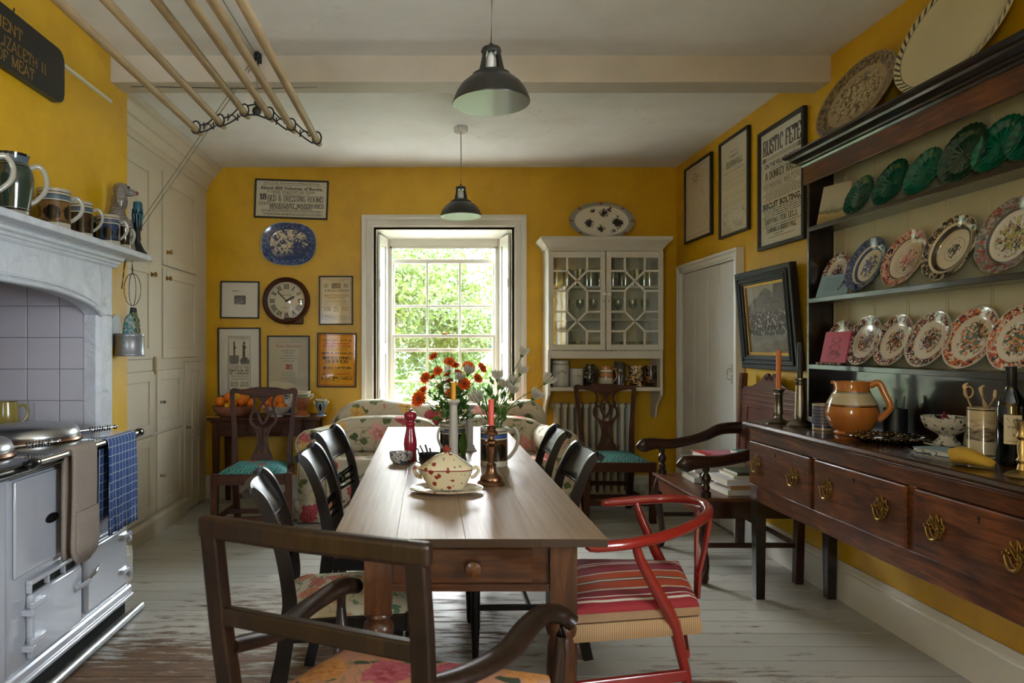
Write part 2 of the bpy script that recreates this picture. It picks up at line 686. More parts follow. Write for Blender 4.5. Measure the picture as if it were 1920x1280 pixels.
M['brass'] = plain('old_brass', '9A7B3E', .28, 1, var=.25, scale=30)
M['pewter'] = plain('tarnished_plate', '8A8474', .3, 1, var=.3, scale=25)
M['copper'] = plain('worn_copper_plate', '8E6A50', .3, 1, var=.25, scale=20)
M['chrome'] = plain('chrome', 'C8CACC', .12, 1)
M['alu'] = plain('brushed_aluminium', 'B8BAB8', .32, 1, var=.1)
M['enamel'] = plain('pale_grey_enamel', 'AEB2BC', .14, coat=.6, var=.03)
M['enamelk'] = plain('black_enamel', '0C0C0E', .16, coat=.6)
M['shade'] = plain('dark_green_enamel', '1B1A14', .35, coat=.2)
M['shadein'] = plain('white_enamel', 'B9BAB8', .3)
M['paper'] = plain('aged_paper', 'C9BFA4', .8, var=.08, scale=3)
M['paperw'] = plain('white_paper', 'CFC9B8', .8, var=.05, scale=3)
M['papero'] = plain('orange_paper', 'D58E12', .8, var=.05)
M['paperg'] = plain('grey_paper', 'B5AD98', .8, var=.06, scale=4)
M['ink'] = plain('black_ink', '1A1815', .8)
M['inkg'] = plain('grey_ink', '5A564E', .8)
M['inkr'] = plain('red_ink', 'A12E1E', .8)
M['inko'] = plain('brown_ink', '9A6A2C', .8)
M['gold'] = plain('gold_leaf', 'B98F3E', .4, .6)
M['signk'] = plain('slate_black_board', '14181A', .45, var=.2)
M['terra'] = plain('terracotta', '8A5440', .7, var=.15)
M['orange'] = plain('orange_peel', 'E57A10', .42, var=.08, scale=60, bump=.25)
M['lemon'] = plain('lemon_peel', 'D9A520', .42, var=.08, scale=60, bump=.25)
M['cer'] = plain('cream_glaze', 'CFCABA', .12, coat=.5, var=.03)
M['cerw'] = plain('white_glaze', 'D2D4D2', .12, coat=.5, var=.03)
M['leafg'] = m_leaf('stem_green', '2E5A1C', '5E8A34')
M['petalo'] = m_leaf('orange_petal', 'E0561A', 'F4882C', .6)
M['petalw'] = m_leaf('white_petal', 'B4B0A0', 'CCC8BA', .2)
M['grout'] = plain('grout', '8C8890', .8)
M['tile'] = plain('glazed_tile', 'B4B2BC', .2, coat=.3, var=.05)

# ================================================================== THE SETTING
def struct(o, label=None):
    o['kind'] = 'structure'
    if label:
        o['label'] = label
    return o


# floor: joists' dark void and separate boards
fl = struct(MB().box(-2.6, RIGHT + .2, FRONT - .1, BACK + .1, -.06, -.022).build('floor', M['sub'], smooth=0), 'pale painted floorboards worn to bare wood')
BW = .1375
y = 3.0125 - BW * 34
board_meshes = {}
k = 0
while y < BACK:
    cuts = [-2.2]
    if k % 3 == 1:
        cuts.append([-.9, .75, -.2, 1.2][k % 4])
    cuts.append(RIGHT)
    for a, b in zip(cuts[:-1], cuts[1:]):
        mb = MB().box(a + .0008, b - .0008, 0, BW - .0045, -.02, 0)
        o = mb.build('floorboard', M['floor'], fl, smooth=0, bevel=.0012, seg=1)
        o.location = (0, y, R.uniform(-.0008, .0004))
    y += BW
    k += 1

# ceiling
struct(MB().box(-2.7, RIGHT + .2, FRONT - .2, BACK + .05, CEIL, CEIL + .12).build('ceiling', M['ceil'], smooth=0))

# beam with a chamfered soffit edge
mb = MB().prism([(3.668, 2.70), (3.835, 2.70), (3.835, CEIL + .02), (3.668, CEIL + .02)], 'x', BREAST - .2, RIGHT + .05)
beam = struct(mb.build('trim_1', M['beam'], smooth=0, bevel=.008), 'painted ceiling beam across the room')
crk = MB()
x = -1.6
pts = []
while x < -.5:
    pts.append((x, 3.742 + .012 * math.sin(x * 5), 2.6995))
    x += .1
crk.tube(pts, [(.0005, .0025), (.001, .003), (.001, .004), (.0005, .001)], 4)
crk.build('crack', M['ink'], beam, smooth=0)

# back wall with the window opening
OX0, OX1, OZ0, OZ1 = -.449, .719, .50, 2.307
wb_ = MB()
T = .42
wb_.box(-2.7, OX0, BACK, BACK + T, -.05, CEIL)
wb_.box(OX1, RIGHT + .3, BACK, BACK + T, -.05, CEIL)
wb_.box(OX0, OX1, BACK, BACK + T, OZ1, CEIL)
wb_.box(OX0, OX1, BACK, BACK + T, -.05, OZ0)
struct(wb_.build('wall_back', M['wall'], smooth=0))
# right wall, with an unseen opening added beside the camera for fill light
wr = MB()
RW = .3
wr.box(RIGHT, RIGHT + RW, .6, BACK + .1, -.05, CEIL)
wr.box(RIGHT, RIGHT + RW, FRONT - .2, -.8, -.05, CEIL)
wr.box(RIGHT, RIGHT + RW, -.8, .6, -.05, .85)
wr.box(RIGHT, RIGHT + RW, -.8, .6, 2.35, CEIL)
struct(wr.build('wall_right', M['wall'], smooth=0))
# wall behind the camera, its window opening added for fill light
wf = MB().box(-2.7, -1.45, FRONT - .25, FRONT, -.05, CEIL).box(-.9, RIGHT + .3, FRONT - .25, FRONT, -.05, CEIL)
wf.box(-1.45, -.9, FRONT - .25, FRONT, -.05, 1.0).box(-1.45, -.9, FRONT - .25, FRONT, 2.1, CEIL)
struct(wf.build('wall_front', M['wall'], smooth=0))
# left wall behind the cupboards
struct(MB().box(-2.7, -2.55, FRONT - .2, BACK + .1, -.05, CEIL).build('wall_left', M['wall'], smooth=0))


def fill_window(name, axis, a0, a1, z0, z1, w, nx):
    """sash bars and panes for the unseen windows added beside and behind the camera"""
    f = MB()
    def bx(u0, u1, q0, q1, v0, v1):
        f.box(u0, u1, q0, q1, v0, v1) if axis == 'y' else f.box(q0, q1, u0, u1, v0, v1)
    bx(a0, a1, w, w + .05, z0, z0 + .06)
    bx(a0, a1, w, w + .05, z1 - .06, z1)
    for i in range(nx + 1):
        u = a0 + (a1 - a0) * i / nx
        bx(u - .02, u + .02, w, w + .05, z0, z1)
    bx(a0, a1, w, w + .05, (z0 + z1) / 2 - .02, (z0 + z1) / 2 + .02)
    o = struct(f.build(name, M['white'], smooth=0))
    for i in range(nx):
        for zz in ((z0, (z0 + z1) / 2), ((z0 + z1) / 2, z1)):
            u0, u1 = a0 + (a1 - a0) * i / nx + .02, a0 + (a1 - a0) * (i + 1) / nx - .02
            p = MB()
            p.box(u0, u1, w + .022, w + .026, zz[0] + .02, zz[1] - .02) if axis == 'y' else p.box(w + .022, w + .026, u0, u1, zz[0] + .02, zz[1] - .02)
            p.build('pane', M['glass'], o, smooth=0)
    return o


fill_window('fill_window_3', 'y', -1.45, -.9, 1.0, 2.1, FRONT - .15, 1)  # guessed window behind the camera, added to lift the dresser and right wall
fill_window('fill_window_2', 'x', -.8, .6, .85, 2.35, RIGHT + .12, 3)  # guessed window beside the camera, added to brighten the room

# ---- chimney breast with the cooker alcove
XB = -2.42           # back of the alcove
AY0, AY1 = .95, 3.40  # alcove along Y
br = MB()
br.box(-2.56, BREAST, FRONT - .2, AY0, -.05, CEIL)
br.box(-2.56, BREAST, AY1 + .02, 3.868, -.05, CEIL)
br.box(-2.56, BREAST, AY0, AY1 + .02, 1.66, CEIL)
struct(br.build('wall_chimney', M['wall'], smooth=0), 'yellow chimney breast over the range cooker')
al = MB()
al.box(-2.56, XB, AY0, AY1 + .02, -.05, 1.7)
al.box(-2.43, BREAST + .02, AY1, AY1 + .018, -.05, 1.7)
al.box(-2.43, BREAST + .02, AY0 - .01, AY0, -.05, 1.7)
al.box(-2.43, BREAST + .02, AY0, AY1, 1.62, 1.66)
alc = struct(al.build('wall_alcove', M['grout'], smooth=0), 'grey tiled alcove behind the range cooker')
tl = MB().box(-.0775, .0775, -.006, 0, -.0765, .0765)
tile0 = None
for r in range(6):
    for c in range(5):
        xc = -1.728 - .158 * c
        zc = .96 + .1545 * r - .0 + .0
        if tile0 is None:
            o = tile0 = tl.build('wall_tile', M['tile'], alc, smooth=0, bevel=.003)
        else:
            o = tile0.copy()
            COL.objects.link(o)
        o.location = (xc, AY1 - .0005, zc - .001)
tl = MB().box(0, .006, -.0775, .0775, -.0765, .0765)
t0 = None
for r in range(6):
    for c in range(15):
        if t0 is None:
            o = t0 = tl.build('wall_tile', M['tile'], alc, smooth=0, bevel=.003)
        else:
            o = t0.copy()
            COL.objects.link(o)
        o.location = (XB + .0005, 3.315 - .158 * c, .959 + .1545 * r)
# scar of a bricked-up flue door and a shelf strip on the breast
sc = MB().ring([(2.42, 1.84), (2.78, 1.84), (2.78, 2.07), (2.42, 2.07)], [(2.423, 1.843), (2.777, 1.843), (2.777, 2.067), (2.423, 2.067)], 'x', BREAST - .003, BREAST + .003)
struct(sc.build('trim_2', M['wall'], smooth=0), 'raised outline of a blocked flue door')
st = MB().box(BREAST - .005, BREAST + .014, 3.02, 3.66, 2.585, 2.600)
struct(st.build('trim_3', M['white'], smooth=0, bevel=.003), 'short white strip of old picture rail')

# ---- baseboards
def skirting(name, segs, h=.2, mat='white'):
    mb = MB()
    for (axis, w, a, b, sgn) in segs:
        prof = [(0, 0), (sgn * .022, 0), (sgn * .022, h - .045), (sgn * .017, h - .035), (sgn * .017, h - .025), (sgn * .008, h), (0, h)]
        if axis == 'x':   # runs along Y at X = w
            mb.add([(w + u, q, v) for q in (a, b) for u, v in prof], [tuple(range(7)), tuple(range(7, 14))] + [(i, (i + 1) % 7, 7 + (i + 1) % 7, 7 + i) for i in range(7)])
        else:
            mb.add([(q, w + u, v) for q in (a, b) for u, v in prof], [tuple(range(7)), tuple(range(7, 14))] + [(i, (i + 1) % 7, 7 + (i + 1) % 7, 7 + i) for i in range(7)])
    return struct(mb.build(name, M[mat], smooth=0))


skirting('baseboard_back', [('y', BACK, CUP, -.58, -1), ('y', BACK, .84, RIGHT, -1)])
skirting('baseboard_right', [('x', RIGHT, FRONT, 4.70, -1)], .2)
skirting('baseboard_left', [('x', BREAST, 3.53, 3.87, 1), ('y', 3.868, BREAST - .3, BREAST + .022, 1)], .19)

# ---- window_1: architrave, splayed shutters, two sashes
win = struct(MB().box(OX0 - .03, OX1 + .03, BACK + .10, BACK + .40, OZ0 - .03, OZ0 + .02).build('window_1', M['white'], smooth=0, bevel=.006), 'tall white sash window with open shutters over the sofa')
prof = [(0, 0), (.018, 0), (.03, .012), (.03, .025), (.075, .02), (.092, .045), (.118, .045), (.124, 0)]
# architrave: mitred moulding round three sides
mb = MB()
def arch_ring(off, dep):
    return [(OX0 - off, OZ0 - .1, dep), (OX0 - off, OZ1 + off, dep), (OX1 + off, OZ1 + off, dep), (OX1 + off, OZ0 - .1, dep)]
rows = [arch_ring(u, BACK - d) for u, d in prof]
for i in range(len(rows) - 1):
    for j in range(3):
        q = [rows[i][j], rows[i][j + 1], rows[i + 1][j + 1], rows[i + 1][j]]
        mb.add([(x, dd, z) for x, z, dd in q], [(0, 1, 2, 3)])
mb.build('architrave', M['white'], win, smooth=0)
# reveal linings (splayed)
SY = BACK + .30       # sash plane
SX0, SX1 = -.345, .622
rv = MB()
rv.add([(OX0, BACK, OZ0), (OX0, BACK, OZ1), (SX0 - .06, SY + .1, OZ1), (SX0 - .06, SY + .1, OZ0)], [(0, 1, 2, 3)])
rv.add([(OX1, BACK, OZ0), (OX1, BACK, OZ1), (SX1 + .06, SY + .1, OZ1), (SX1 + .06, SY + .1, OZ0)], [(0, 1, 2, 3)])
rv.add([(OX0, BACK, OZ1 - .001), (OX1, BACK, OZ1 - .001), (SX1 + .06, SY + .1, OZ1 - .06), (SX0 - .06, SY + .1, OZ1 - .06)], [(0, 1, 2, 3)])
rv.build('reveal', M['white'], win, smooth=0, thick=.004)
# box frame round the sashes
bf = MB()
bf.box(SX0 - .12, SX0, SY - .03, SY + .09, OZ0, OZ1)
bf.box(SX1, SX1 + .12, SY - .03, SY + .09, OZ0, OZ1)
bf.box(SX0, SX1, SY - .03, SY + .09, 2.20, OZ1)
bf.box(SX0, SX1, SY - .05, SY + .09, OZ0, .60)
bf.build('frame', M['white'], win, smooth=0, bevel=.004)
bf = MB()
bf.box(SX0, SX0 + .022, SY - .03, SY - .012, .58, 2.2)
bf.box(SX1 - .022, SX1, SY - .03, SY - .012, .58, 2.2)
bf.box(SX0, SX1, SY - .03, SY - .012, 2.18, 2.2)
bf.build('staff_bead', M['white'], win, smooth=0, bevel=.003)


def sash(yc, zb, zt, midz, rail_b, rail_t):
    x0, x1 = SX0 + .004, SX1 - .004
    s = MB()
    s.box(x0, x0 + .036, yc - .018, yc + .018, zb, zt)
    s.box(x1 - .036, x1, yc - .018, yc + .018, zb, zt)
    s.box(x0 + .036, x1 - .036, yc - .018, yc + .018, zb, zb + rail_b)
    s.box(x0 + .036, x1 - .036, yc - .018, yc + .018, zt - rail_t, zt)
    so = s.build('sash', M['white'], win, smooth=0, bevel=.003)
    xs = [x0 + .036]
    gap = (x1 - x0 - .072) / 3
    for i in (1, 2):
        xm = x0 + .036 + gap * i
        MB().box(xm - .010, xm + .010, yc - .014, yc + .014, zb + rail_b, zt - rail_t).build('glazing_bar', M['white'], so, smooth=0, bevel=.003)
        xs += [xm - .010, xm + .010]
    xs.append(x1 - .036)
    MB().box(x0 + .036, x1 - .036, yc - .013, yc + .013, midz - .010, midz + .010).build('glazing_bar', M['white'], so, smooth=0, bevel=.003)
    for i in range(3):
        for a, b in ((zb + rail_b, midz - .010), (midz + .010, zt - rail_t)):
            MB().box(xs[2 * i] - .004, xs[2 * i + 1] + .004, yc + .001, yc + .004, a - .004, b + .004).build('pane', M['glass'], so, smooth=0)
    return so


sash(SY + .046, 1.255, 2.095, 1.668, .030, .040)
low = sash(SY + .005, .60, 1.412, .990, .06, .030)
mb = MB()
mb.box(.12, .17, SY - .018, SY + .02, 1.412, 1.422)
mb.lathe([(0, 0), (.012, 0), (.012, .012), (0, .016)], 10, (.145, SY, 1.42))
mb.tube([(.145, SY, 1.43), (.19, SY + .005, 1.436)], .005, 6)
mb.build('sash_fastener', M['brass'], low, smooth=40)
# shutters folded back along the reveals
for sgn, xa, xb_, nm in ((1, OX0 + .012, SX0 - .034, 'l'), (-1, OX1 - .012, SX1 + .034, 'r')):
    p0, p1 = Vector((xa, BACK + .03, 0)), Vector((xb_, SY - .045, 0))
    dirv = (p1 - p0).normalized()
    nrm = Vector((dirv.y, -dirv.x, 0)) * (1 if sgn > 0 else -1)
    ln = (p1 - p0).length
    rot = Matrix((dirv, nrm, Vector((0, 0, 1)))).transposed()
    s = MB()
    def sb(u0, u1, n0, n1, z0, z1):
        c = p0 + dirv * ((u0 + u1) / 2) + nrm * ((n0 + n1) / 2)
        s.cbox((c.x, c.y, (z0 + z1) / 2), (u1 - u0, n1 - n0, z1 - z0), rot)
    sb(0, ln, 0, .010, .60, 2.27)
    for z0, z1 in ((.60, .68), (1.24, 1.33), (2.19, 2.27)):
        sb(0, ln, .010, .020, z0, z1)
    sb(0, .05, .0101, .0201, .60, 2.27)
    sb(ln - .05, ln, .0101, .0201, .60, 2.27)
    so = s.build('shutter', M['white'], win, smooth=0, bevel=.003)
    h = MB()
    for z in (.9, 1.85):
        c = p0 + nrm * .022
        h.cbox((c.x, c.y, z), (.012, .012, .07), rot)
    h.build('hinge', M['white2'], so, smooth=0, bevel=.002)

# ---- door_1 in the right wall: frame, boards, strap hinge, latch
DY0, DY1, DZ = 4.76, 5.74, 1.895
XD = RIGHT - .012
door = struct(MB().box(RIGHT - .006, RIGHT + .01, DY0 - .01, DY1 + .01, 0, DZ + .01).build('door_1', M['ink'], smooth=0), 'white plank door with long strap hinge')
bnd = [DY0, 5.01, 5.23, 5.48, DY1]
for a, b in zip(bnd[:-1], bnd[1:]):
    MB().box(RIGHT - .024, RIGHT, a + .0025, b - .0025, .012, DZ).build('plank', M['doorw'], door, smooth=0, bevel=.002)
fr = MB()
def dframe(off, dep):
    return [(DY0 - off, 0, dep), (DY0 - off, DZ + off, dep), (DY1 + off, DZ + off, dep), (DY1 + off, 0, dep)]
prof = [(.006, .0), (.006, .034), (.016, .034), (.024, .044), (.05, .038), (.062, .052), (.078, .052), (.08, 0)]
rows = [dframe(u if True else 0, RIGHT - d) for u, d in prof]
for i in range(len(rows) - 1):
    for j in range(3):
        q = [rows[i][j], rows[i][j + 1], rows[i + 1][j + 1], rows[i + 1][j]]
        fr.add([(xx, yy, zz) for yy, zz, xx in q], [(0, 1, 2, 3)])
fr.build('door_frame', M['white'], door, smooth=0)
h = MB()
h.prism([(DY1 - .005, 1.76), (DY1 - .005, 1.67), (DY1 - .03, 1.685), (DY1 - .33, 1.708), (DY1 - .345, 1.715), (DY1 - .33, 1.722), (DY1 - .03, 1.745)], 'x', RIGHT - .028, RIGHT - .0235)
h.prism([(DY1 - .005, .5), (DY1 - .005, .41), (DY1 - .03, .425), (DY1 - .33, .448), (DY1 - .345, .455), (DY1 - .33, .462), (DY1 - .03, .485)], 'x', RIGHT - .028, RIGHT - .0235)
h.build('strap_hinge', M['doorw'], door, smooth=0, bevel=.0015)
h = MB()
h.box(RIGHT - .029, RIGHT - .024, 4.80, 4.83, 1.04, 1.18)
h.tube([(RIGHT - .03, 4.815, 1.15), (RIGHT - .055, 4.815, 1.14), (RIGHT - .055, 4.815, 1.08), (RIGHT - .03, 4.815, 1.07)], .005, 6)
h.box(RIGHT - .033, RIGHT - .026, 4.765, 4.90, 1.105, 1.12)
h.build('latch', M['white2'], door, smooth=30)

# ================================================================== OUTSIDE
lawn = NT('lawn')
M['lawn'] = lawn.fin(lawn.mix(lawn.noise(lawn.pos(), .8, 5), '36441A', '4C5C22'), .9)
g = MB().prism([(BACK + .45, -.30), (22, -.30), (34, .1), (34, -1), (BACK + .45, -1)], 'x', -40, 40)
hl = NT('wooded_hillside')
hn = hl.noise(hl.pos(), .55, 5, .7)
hl.bump(hn, 1.0, .8)
struct(MB().prism([(34, .1), (48, 4.5), (66, 9.6), (90, 10), (90, -1), (34, -1)], 'x', -60, 60).build('hillside', hl.fin(hl.ramp(hn, [(.35, '34423A'), (.65, '52604E')]), .9), smooth=0), 'pale wooded hillside far beyond the lawn')
struct(g.build('ground', M['lawn'], smooth=0), 'green lawn beyond the window')
struct(MB().box(-7, 7, BACK + .45, 8.6, -.31, -.28).build('reflector', plain('pale_reflector', 'C4C2BC', .8, var=.08), smooth=0), 'unseen pale terrace under the window')  # pale surface added out of sight to bounce sky onto the ceiling
M['tree1'] = m_leaf('spring_leaf', '34441A', '54662C')
M['tree2'] = m_leaf('summer_leaf', '28341A', '384828')
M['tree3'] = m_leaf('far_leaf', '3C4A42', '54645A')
M['bark'] = plain('bark', '4A4038', .9, var=.3)


def tree(name, label, x, y, z, rx, rz, n, leaf, mat, group=None):
    t = thing(name, label, 'tree', (x, y, -.3), group=group)
    f = MB()
    lumps = [(R.gauss(0, .5) * rx, R.gauss(0, .4) * rx, z + .3 + R.gauss(0, .5) * rz, R.uniform(.3, .55)) for _ in range(14)]
    for _ in range(n):
        lx, ly, lz, lr = R.choice(lumps)
        a, b = R.uniform(0, 2 * PI), math.acos(R.uniform(-1, 1))
        q = R.uniform(.75, 1.05) * lr
        c = Vector((lx + q * rx * math.sin(b) * math.cos(a), ly + q * rx * math.sin(b) * math.sin(a), lz + q * rz * math.cos(b)))
        u = Vector((R.gauss(0, 1), R.gauss(0, 1), R.gauss(0, 1))).normalized()
        w = u.cross(Vector((R.gauss(0, 1), R.gauss(0, 1), R.gauss(0, 1)))).normalized()
        s = leaf * R.uniform(.6, 1.3)
        f.add([c - u * s, c + w * s * .45, c + u * s, c - w * s * .45], [(0, 1, 2, 3)])
    f.build('foliage', mat, t, smooth=0, normals=False)
    k = MB()
    k.tube([(0, 0, 0), (.05, 0, z * .5), (0, .05, z + .3)], [.14 * rx / 1.2, .10 * rx / 1.2, .04], 8)
    for _ in range(5):
        e = R.choice(lumps)
        k.tube([(.03, 0, z * .6), (e[0] * .5, e[1] * .5, (z * .6 + e[2]) / 2 + .1), e[:3]], [.06, .04, .015], 6)
    k.build('trunk', M['bark'], t)
    return t


tree('garden_tree', 'bright leafy tree filling the window beside the left shutter', -1.1, 10.2, 2.1, 1.5, 1.6, 17000, .048, M['tree1'])
tree('garden_tree', 'rounded green tree in the middle of the window view', .35, 13.0, 1.9, 1.3, 1.25, 14000, .055, M['tree1'])
tree('garden_shrub', 'low shrub on the lawn below the trees', -.75, 7.75, .1, .5, .45, 3000, .045, M['tree2'])
tree('garden_shrub', 'yellow green bush at the far edge of the lawn', 1.0, 16.0, .35, 1.6, .6, 4000, .08, M['tree1'])
for i, (x, y, z, rx, rz) in enumerate(((-5.5, 25, 3.0, 2.6, 3.2), (.8, 33, 2.4, 3.0, 2.6), (8, 26, 2.8, 2.6, 3.0), (-16, 28, 3, 3, 3), (17, 30, 3, 3, 3))):
    tree('woodland_tree', 'pale distant woodland tree beyond the lawn', x, y, z, rx, rz, 5000, .2, M['tree3'], 'distant woodland trees')
# climbing stems by the panes
for lab, pts, n in (('leafy climber reaching past the lower left panes', [(-.66, 6.7, -.3), (-.62, 6.75, .3), (-.5, 6.72, .9), (-.38, 6.7, 1.35), (-.25, 6.72, 1.62), (-.2, 6.74, 1.72)], 46),
                    ('thin leafy twig hanging over the top right panes', [(1.15, 6.37, 2.62), (.98, 6.6, 2.5), (.75, 6.72, 2.36), (.6, 6.72, 2.25), (.52, 6.73, 2.18)], 26)):
    t = thing('climbing_stem', lab, 'plant', (0, 0, 0))
    p = cr(pts, 8)
    MB().tube(p, .004, 5).build('stem', M['bark'], t)
    f = MB()
    for _ in range(n):
        c = p[R.randrange(len(p) // 3, len(p))] + Vector((R.gauss(0, .06), R.gauss(0, .04), R.gauss(0, .05)))
        u = Vector((R.gauss(0, 1), R.gauss(0, .5), R.gauss(0, 1))).normalized() * .032
        w = u.cross(Vector((0, 1, R.gauss(0, .4)))).normalized() * .014
        f.add([c - u, c - u * .1 + w, c + u, c - u * .1 - w], [(0, 1, 2, 3)])
    f.build('leaves', M['tree1'], t, smooth=0, normals=False)

# ================================================================== BUILT-IN CUPBOARDS
cb = thing('built_in_cupboard', 'cream painted floor to ceiling cupboards beside the chimney breast', 'cupboard', (CUP, 3.9, 0))
# local frame: x = out into the room (+X), y along the wall
Y0 = 3.9
c = MB()
c.box(-.64, -.012, -.03, BACK - Y0, 0, CEIL - .01)
c.build('carcass', M['cream'], cb, smooth=0)
face = MB()
def fb(ya, yb, za, zb, d=0):
    face.box(-.014, d, ya - Y0, yb - Y0, za, zb)
DOORS = [  # y0, y1, z0, z1, knob(y, z, kind) or None, panels
    (3.92, 4.775, 1.885, 2.557, None, 1),
    (3.92, 4.775, 1.215, 1.868, (4.745, 1.795, 'brass'), 1),
    (4.955, 5.68, 1.885, 2.557, (5.03, 1.985, 'brass'), 1),
    (4.955, 5.68, 1.215, 1.868, (5.02, 1.795, 'brass'), 1),
    (3.92, 4.79, .700, 1.135, None, 1),
    (4.845, 5.36, .704, 1.136, (4.905, .91, 'pewter'), 1),
    (3.92, 4.79, .145, .690, None, 1),
    (4.845, 5.36, .144, .690, (4.905, .39, 'pewter'), 1),
    (5.40, 5.80, .02, 1.185, (5.43, .67, 'pewter'), 2),
]
ys = [3.87, 3.92, 4.775, 4.79, 4.845, 4.955, 5.36, 5.40, 5.68, 5.80, BACK]
fb(3.87, 3.92, 0, CEIL - .02)
fb(4.776, 4.954, 1.2155, 2.5575)
fb(5.681, BACK, 1.2155, 2.5575)
fb(3.92, BACK, 2.558, CEIL - .02)
fb(3.92, 4.776, 1.868, 1.885)
fb(4.954, 5.681, 1.868, 1.885)
fb(3.92, 5.40, 1.137, 1.215)
fb(5.40, BACK, 1.187, 1.215)
fb(4.791, 4.844, .15, 1.137)
fb(5.361, 5.399, 0, 1.137)
fb(5.801, BACK, 0, 1.187)
fb(3.92, 4.791, .69, .70)
fb(4.844, 5.361, .69, .704)
face.build('face_frame', M['cream'], cb, smooth=0)
pl = MB().prism([(0, 0), (.035, 0), (.035, .11), (.02, .135), (0, .14)], 'y', 3.87 - Y0, 5.395 - Y0)
pl.build('plinth', M['cream'], cb, smooth=0)
for (a, b, z0, z1, kn, npan) in DOORS:
    a, b = a + .003, b - .003
    z0, z1 = z0 + .003, z1 - .003
    d = MB()
    ya, yb = a - Y0, b - Y0
    d.box(-.014, .002, ya, yb, z0, z1)
    w = .07
    bars = [(ya, ya + w), (yb - w, yb)]
    if npan == 2:
        bars.append(((ya + yb) / 2 - .03, (ya + yb) / 2 + .03))
    for u, v in bars:
        d.box(.002, .012, u, v, z0, z1)
    edges = sorted(bars)
    for (p, q), (r_, s_) in zip(edges[:-1], edges[1:]):
        for za, zb in ((z0, z0 + w), (z1 - w, z1)) + ((((z0 + z1) / 2 - .04, (z0 + z1) / 2 + .04),) if npan == 2 else ()):
            d.box(.002, .012, q, r_, za, zb)
    do = d.build('door', M['cream'], cb, smooth=0, bevel=.0025)
    if kn:
        ky, kz, km = kn
        q = .016 if km == 'brass' else .011
        kb = MB().lathe([(q * 1.0, 0), (q * 1.0, .004), (q * .45, .006), (q * .45, .018), (q, .022), (q * 1.1, .030), (q * .7, .038), (0, .040)], 16, axis='x')
        kb.build('knob', M[km], do, smooth=50, loc=(.012, ky - Y0, kz))
# latch strip between the lower doors, and the cornice
cn = MB()
prof = [(0, CEIL - .20), (.012, CEIL - .20), (.018, CEIL - .185), (.018, CEIL - .165), (.03, CEIL - .155), (.05, CEIL - .115), (.055, CEIL - .105), (.075, CEIL - .10), (.10, CEIL - .055), (.11, CEIL - .045), (.125, CEIL - .04), (.13, CEIL - .004), (0, CEIL - .004)]
cn.prism(prof, 'y', 3.875 - Y0, BACK - Y0)
cn.build('cornice', M['cream'], cb, smooth=0)
MB().box(.002, .02, 4.80 - Y0, 4.825 - Y0, 1.11, 1.23).build('latch_strip', M['slat'], cb, smooth=0, bevel=.003)

# ================================================================== FIREPLACE SURROUND
XS = -1.60
fp = thing('fireplace_surround', 'thickly painted white mantelpiece with arched opening over the cooker', 'fireplace', (XS, 2.2, 0))
fy = lambda y_: y_ - 2.2
def arch_pts():
    up = cr([(3.388, 1.455, 0), (3.34, 1.485, 0), (3.215, 1.518, 0), (2.934, 1.548, 0), (2.55, 1.556, 0), (2.175, 1.558, 0)], 5)
    P = [(p.x, p.y) for p in up]
    return P + [(2 * 2.175 - y_, z) for y_, z in reversed(P[:-1])]
A = arch_pts()
poly = [(fy(3.513), 1.457), (fy(3.513), 1.714), (fy(.837), 1.714), (fy(.837), 1.457)] + [(fy(y_), z) for y_, z in reversed(A)]
mb = MB().prism(poly, 'x', -.085, 0)
mb.build('frieze', M['mantel'], fp, smooth=0, bevel=.006)
mo = MB()
P = [(0.004, fy(y_), z) for y_, z in A]
mo.tube(P, (.012, .012), 8, up=(1, 0, 0))
P = [(0.001, fy(y_), z + .022) for y_, z in A]
mo.tube(P, (.006, .006), 6, up=(1, 0, 0))
mo.build('arch_moulding', M['mantel'], fp, smooth=50)
for y0, y1 in ((3.388, 3.513), (.837, .962)):
    p = MB()
    s = 1 if y0 > 2 else -1
    if s > 0:
        p.prism([(-.085, fy(y0) - .0), (-.02, fy(y0) - .012), (0, fy(y0) + .004), (0, fy(y1)), (-.085, fy(y1))], 'z', 0, 1.456)
    else:
        p.prism([(-.085, fy(y1)), (-.02, fy(y1) + .012), (0, fy(y1) - .004), (0, fy(y0)), (-.085, fy(y0))], 'z', 0, 1.456)
    p.build('pilaster', M['mantel'], fp, smooth=0, bevel=.004)
ml = MB()
prof = [(-.085, 1.70), (.006, 1.70), (.012, 1.708), (.012, 1.716), (.022, 1.72), (.026, 1.73), (.042, 1.736), (.046, 1.748), (.055, 1.756), (-.085, 1.757)]
ml.prism(prof, 'y', fy(.80), fy(3.55))
ml.build('cornice_moulding', M['mantel'], fp, smooth=0)
sh = MB().prism([(-.082, fy(.6)), (.126, fy(.66)), (.126, fy(3.69)), (.118, fy(3.71)), (-.05, fy(3.74)), (-.082, fy(3.74))], 'z', 1.756, 1.786)
sh.build('mantel_shelf', M['mantel'], fp, smooth=0, bevel=.006)

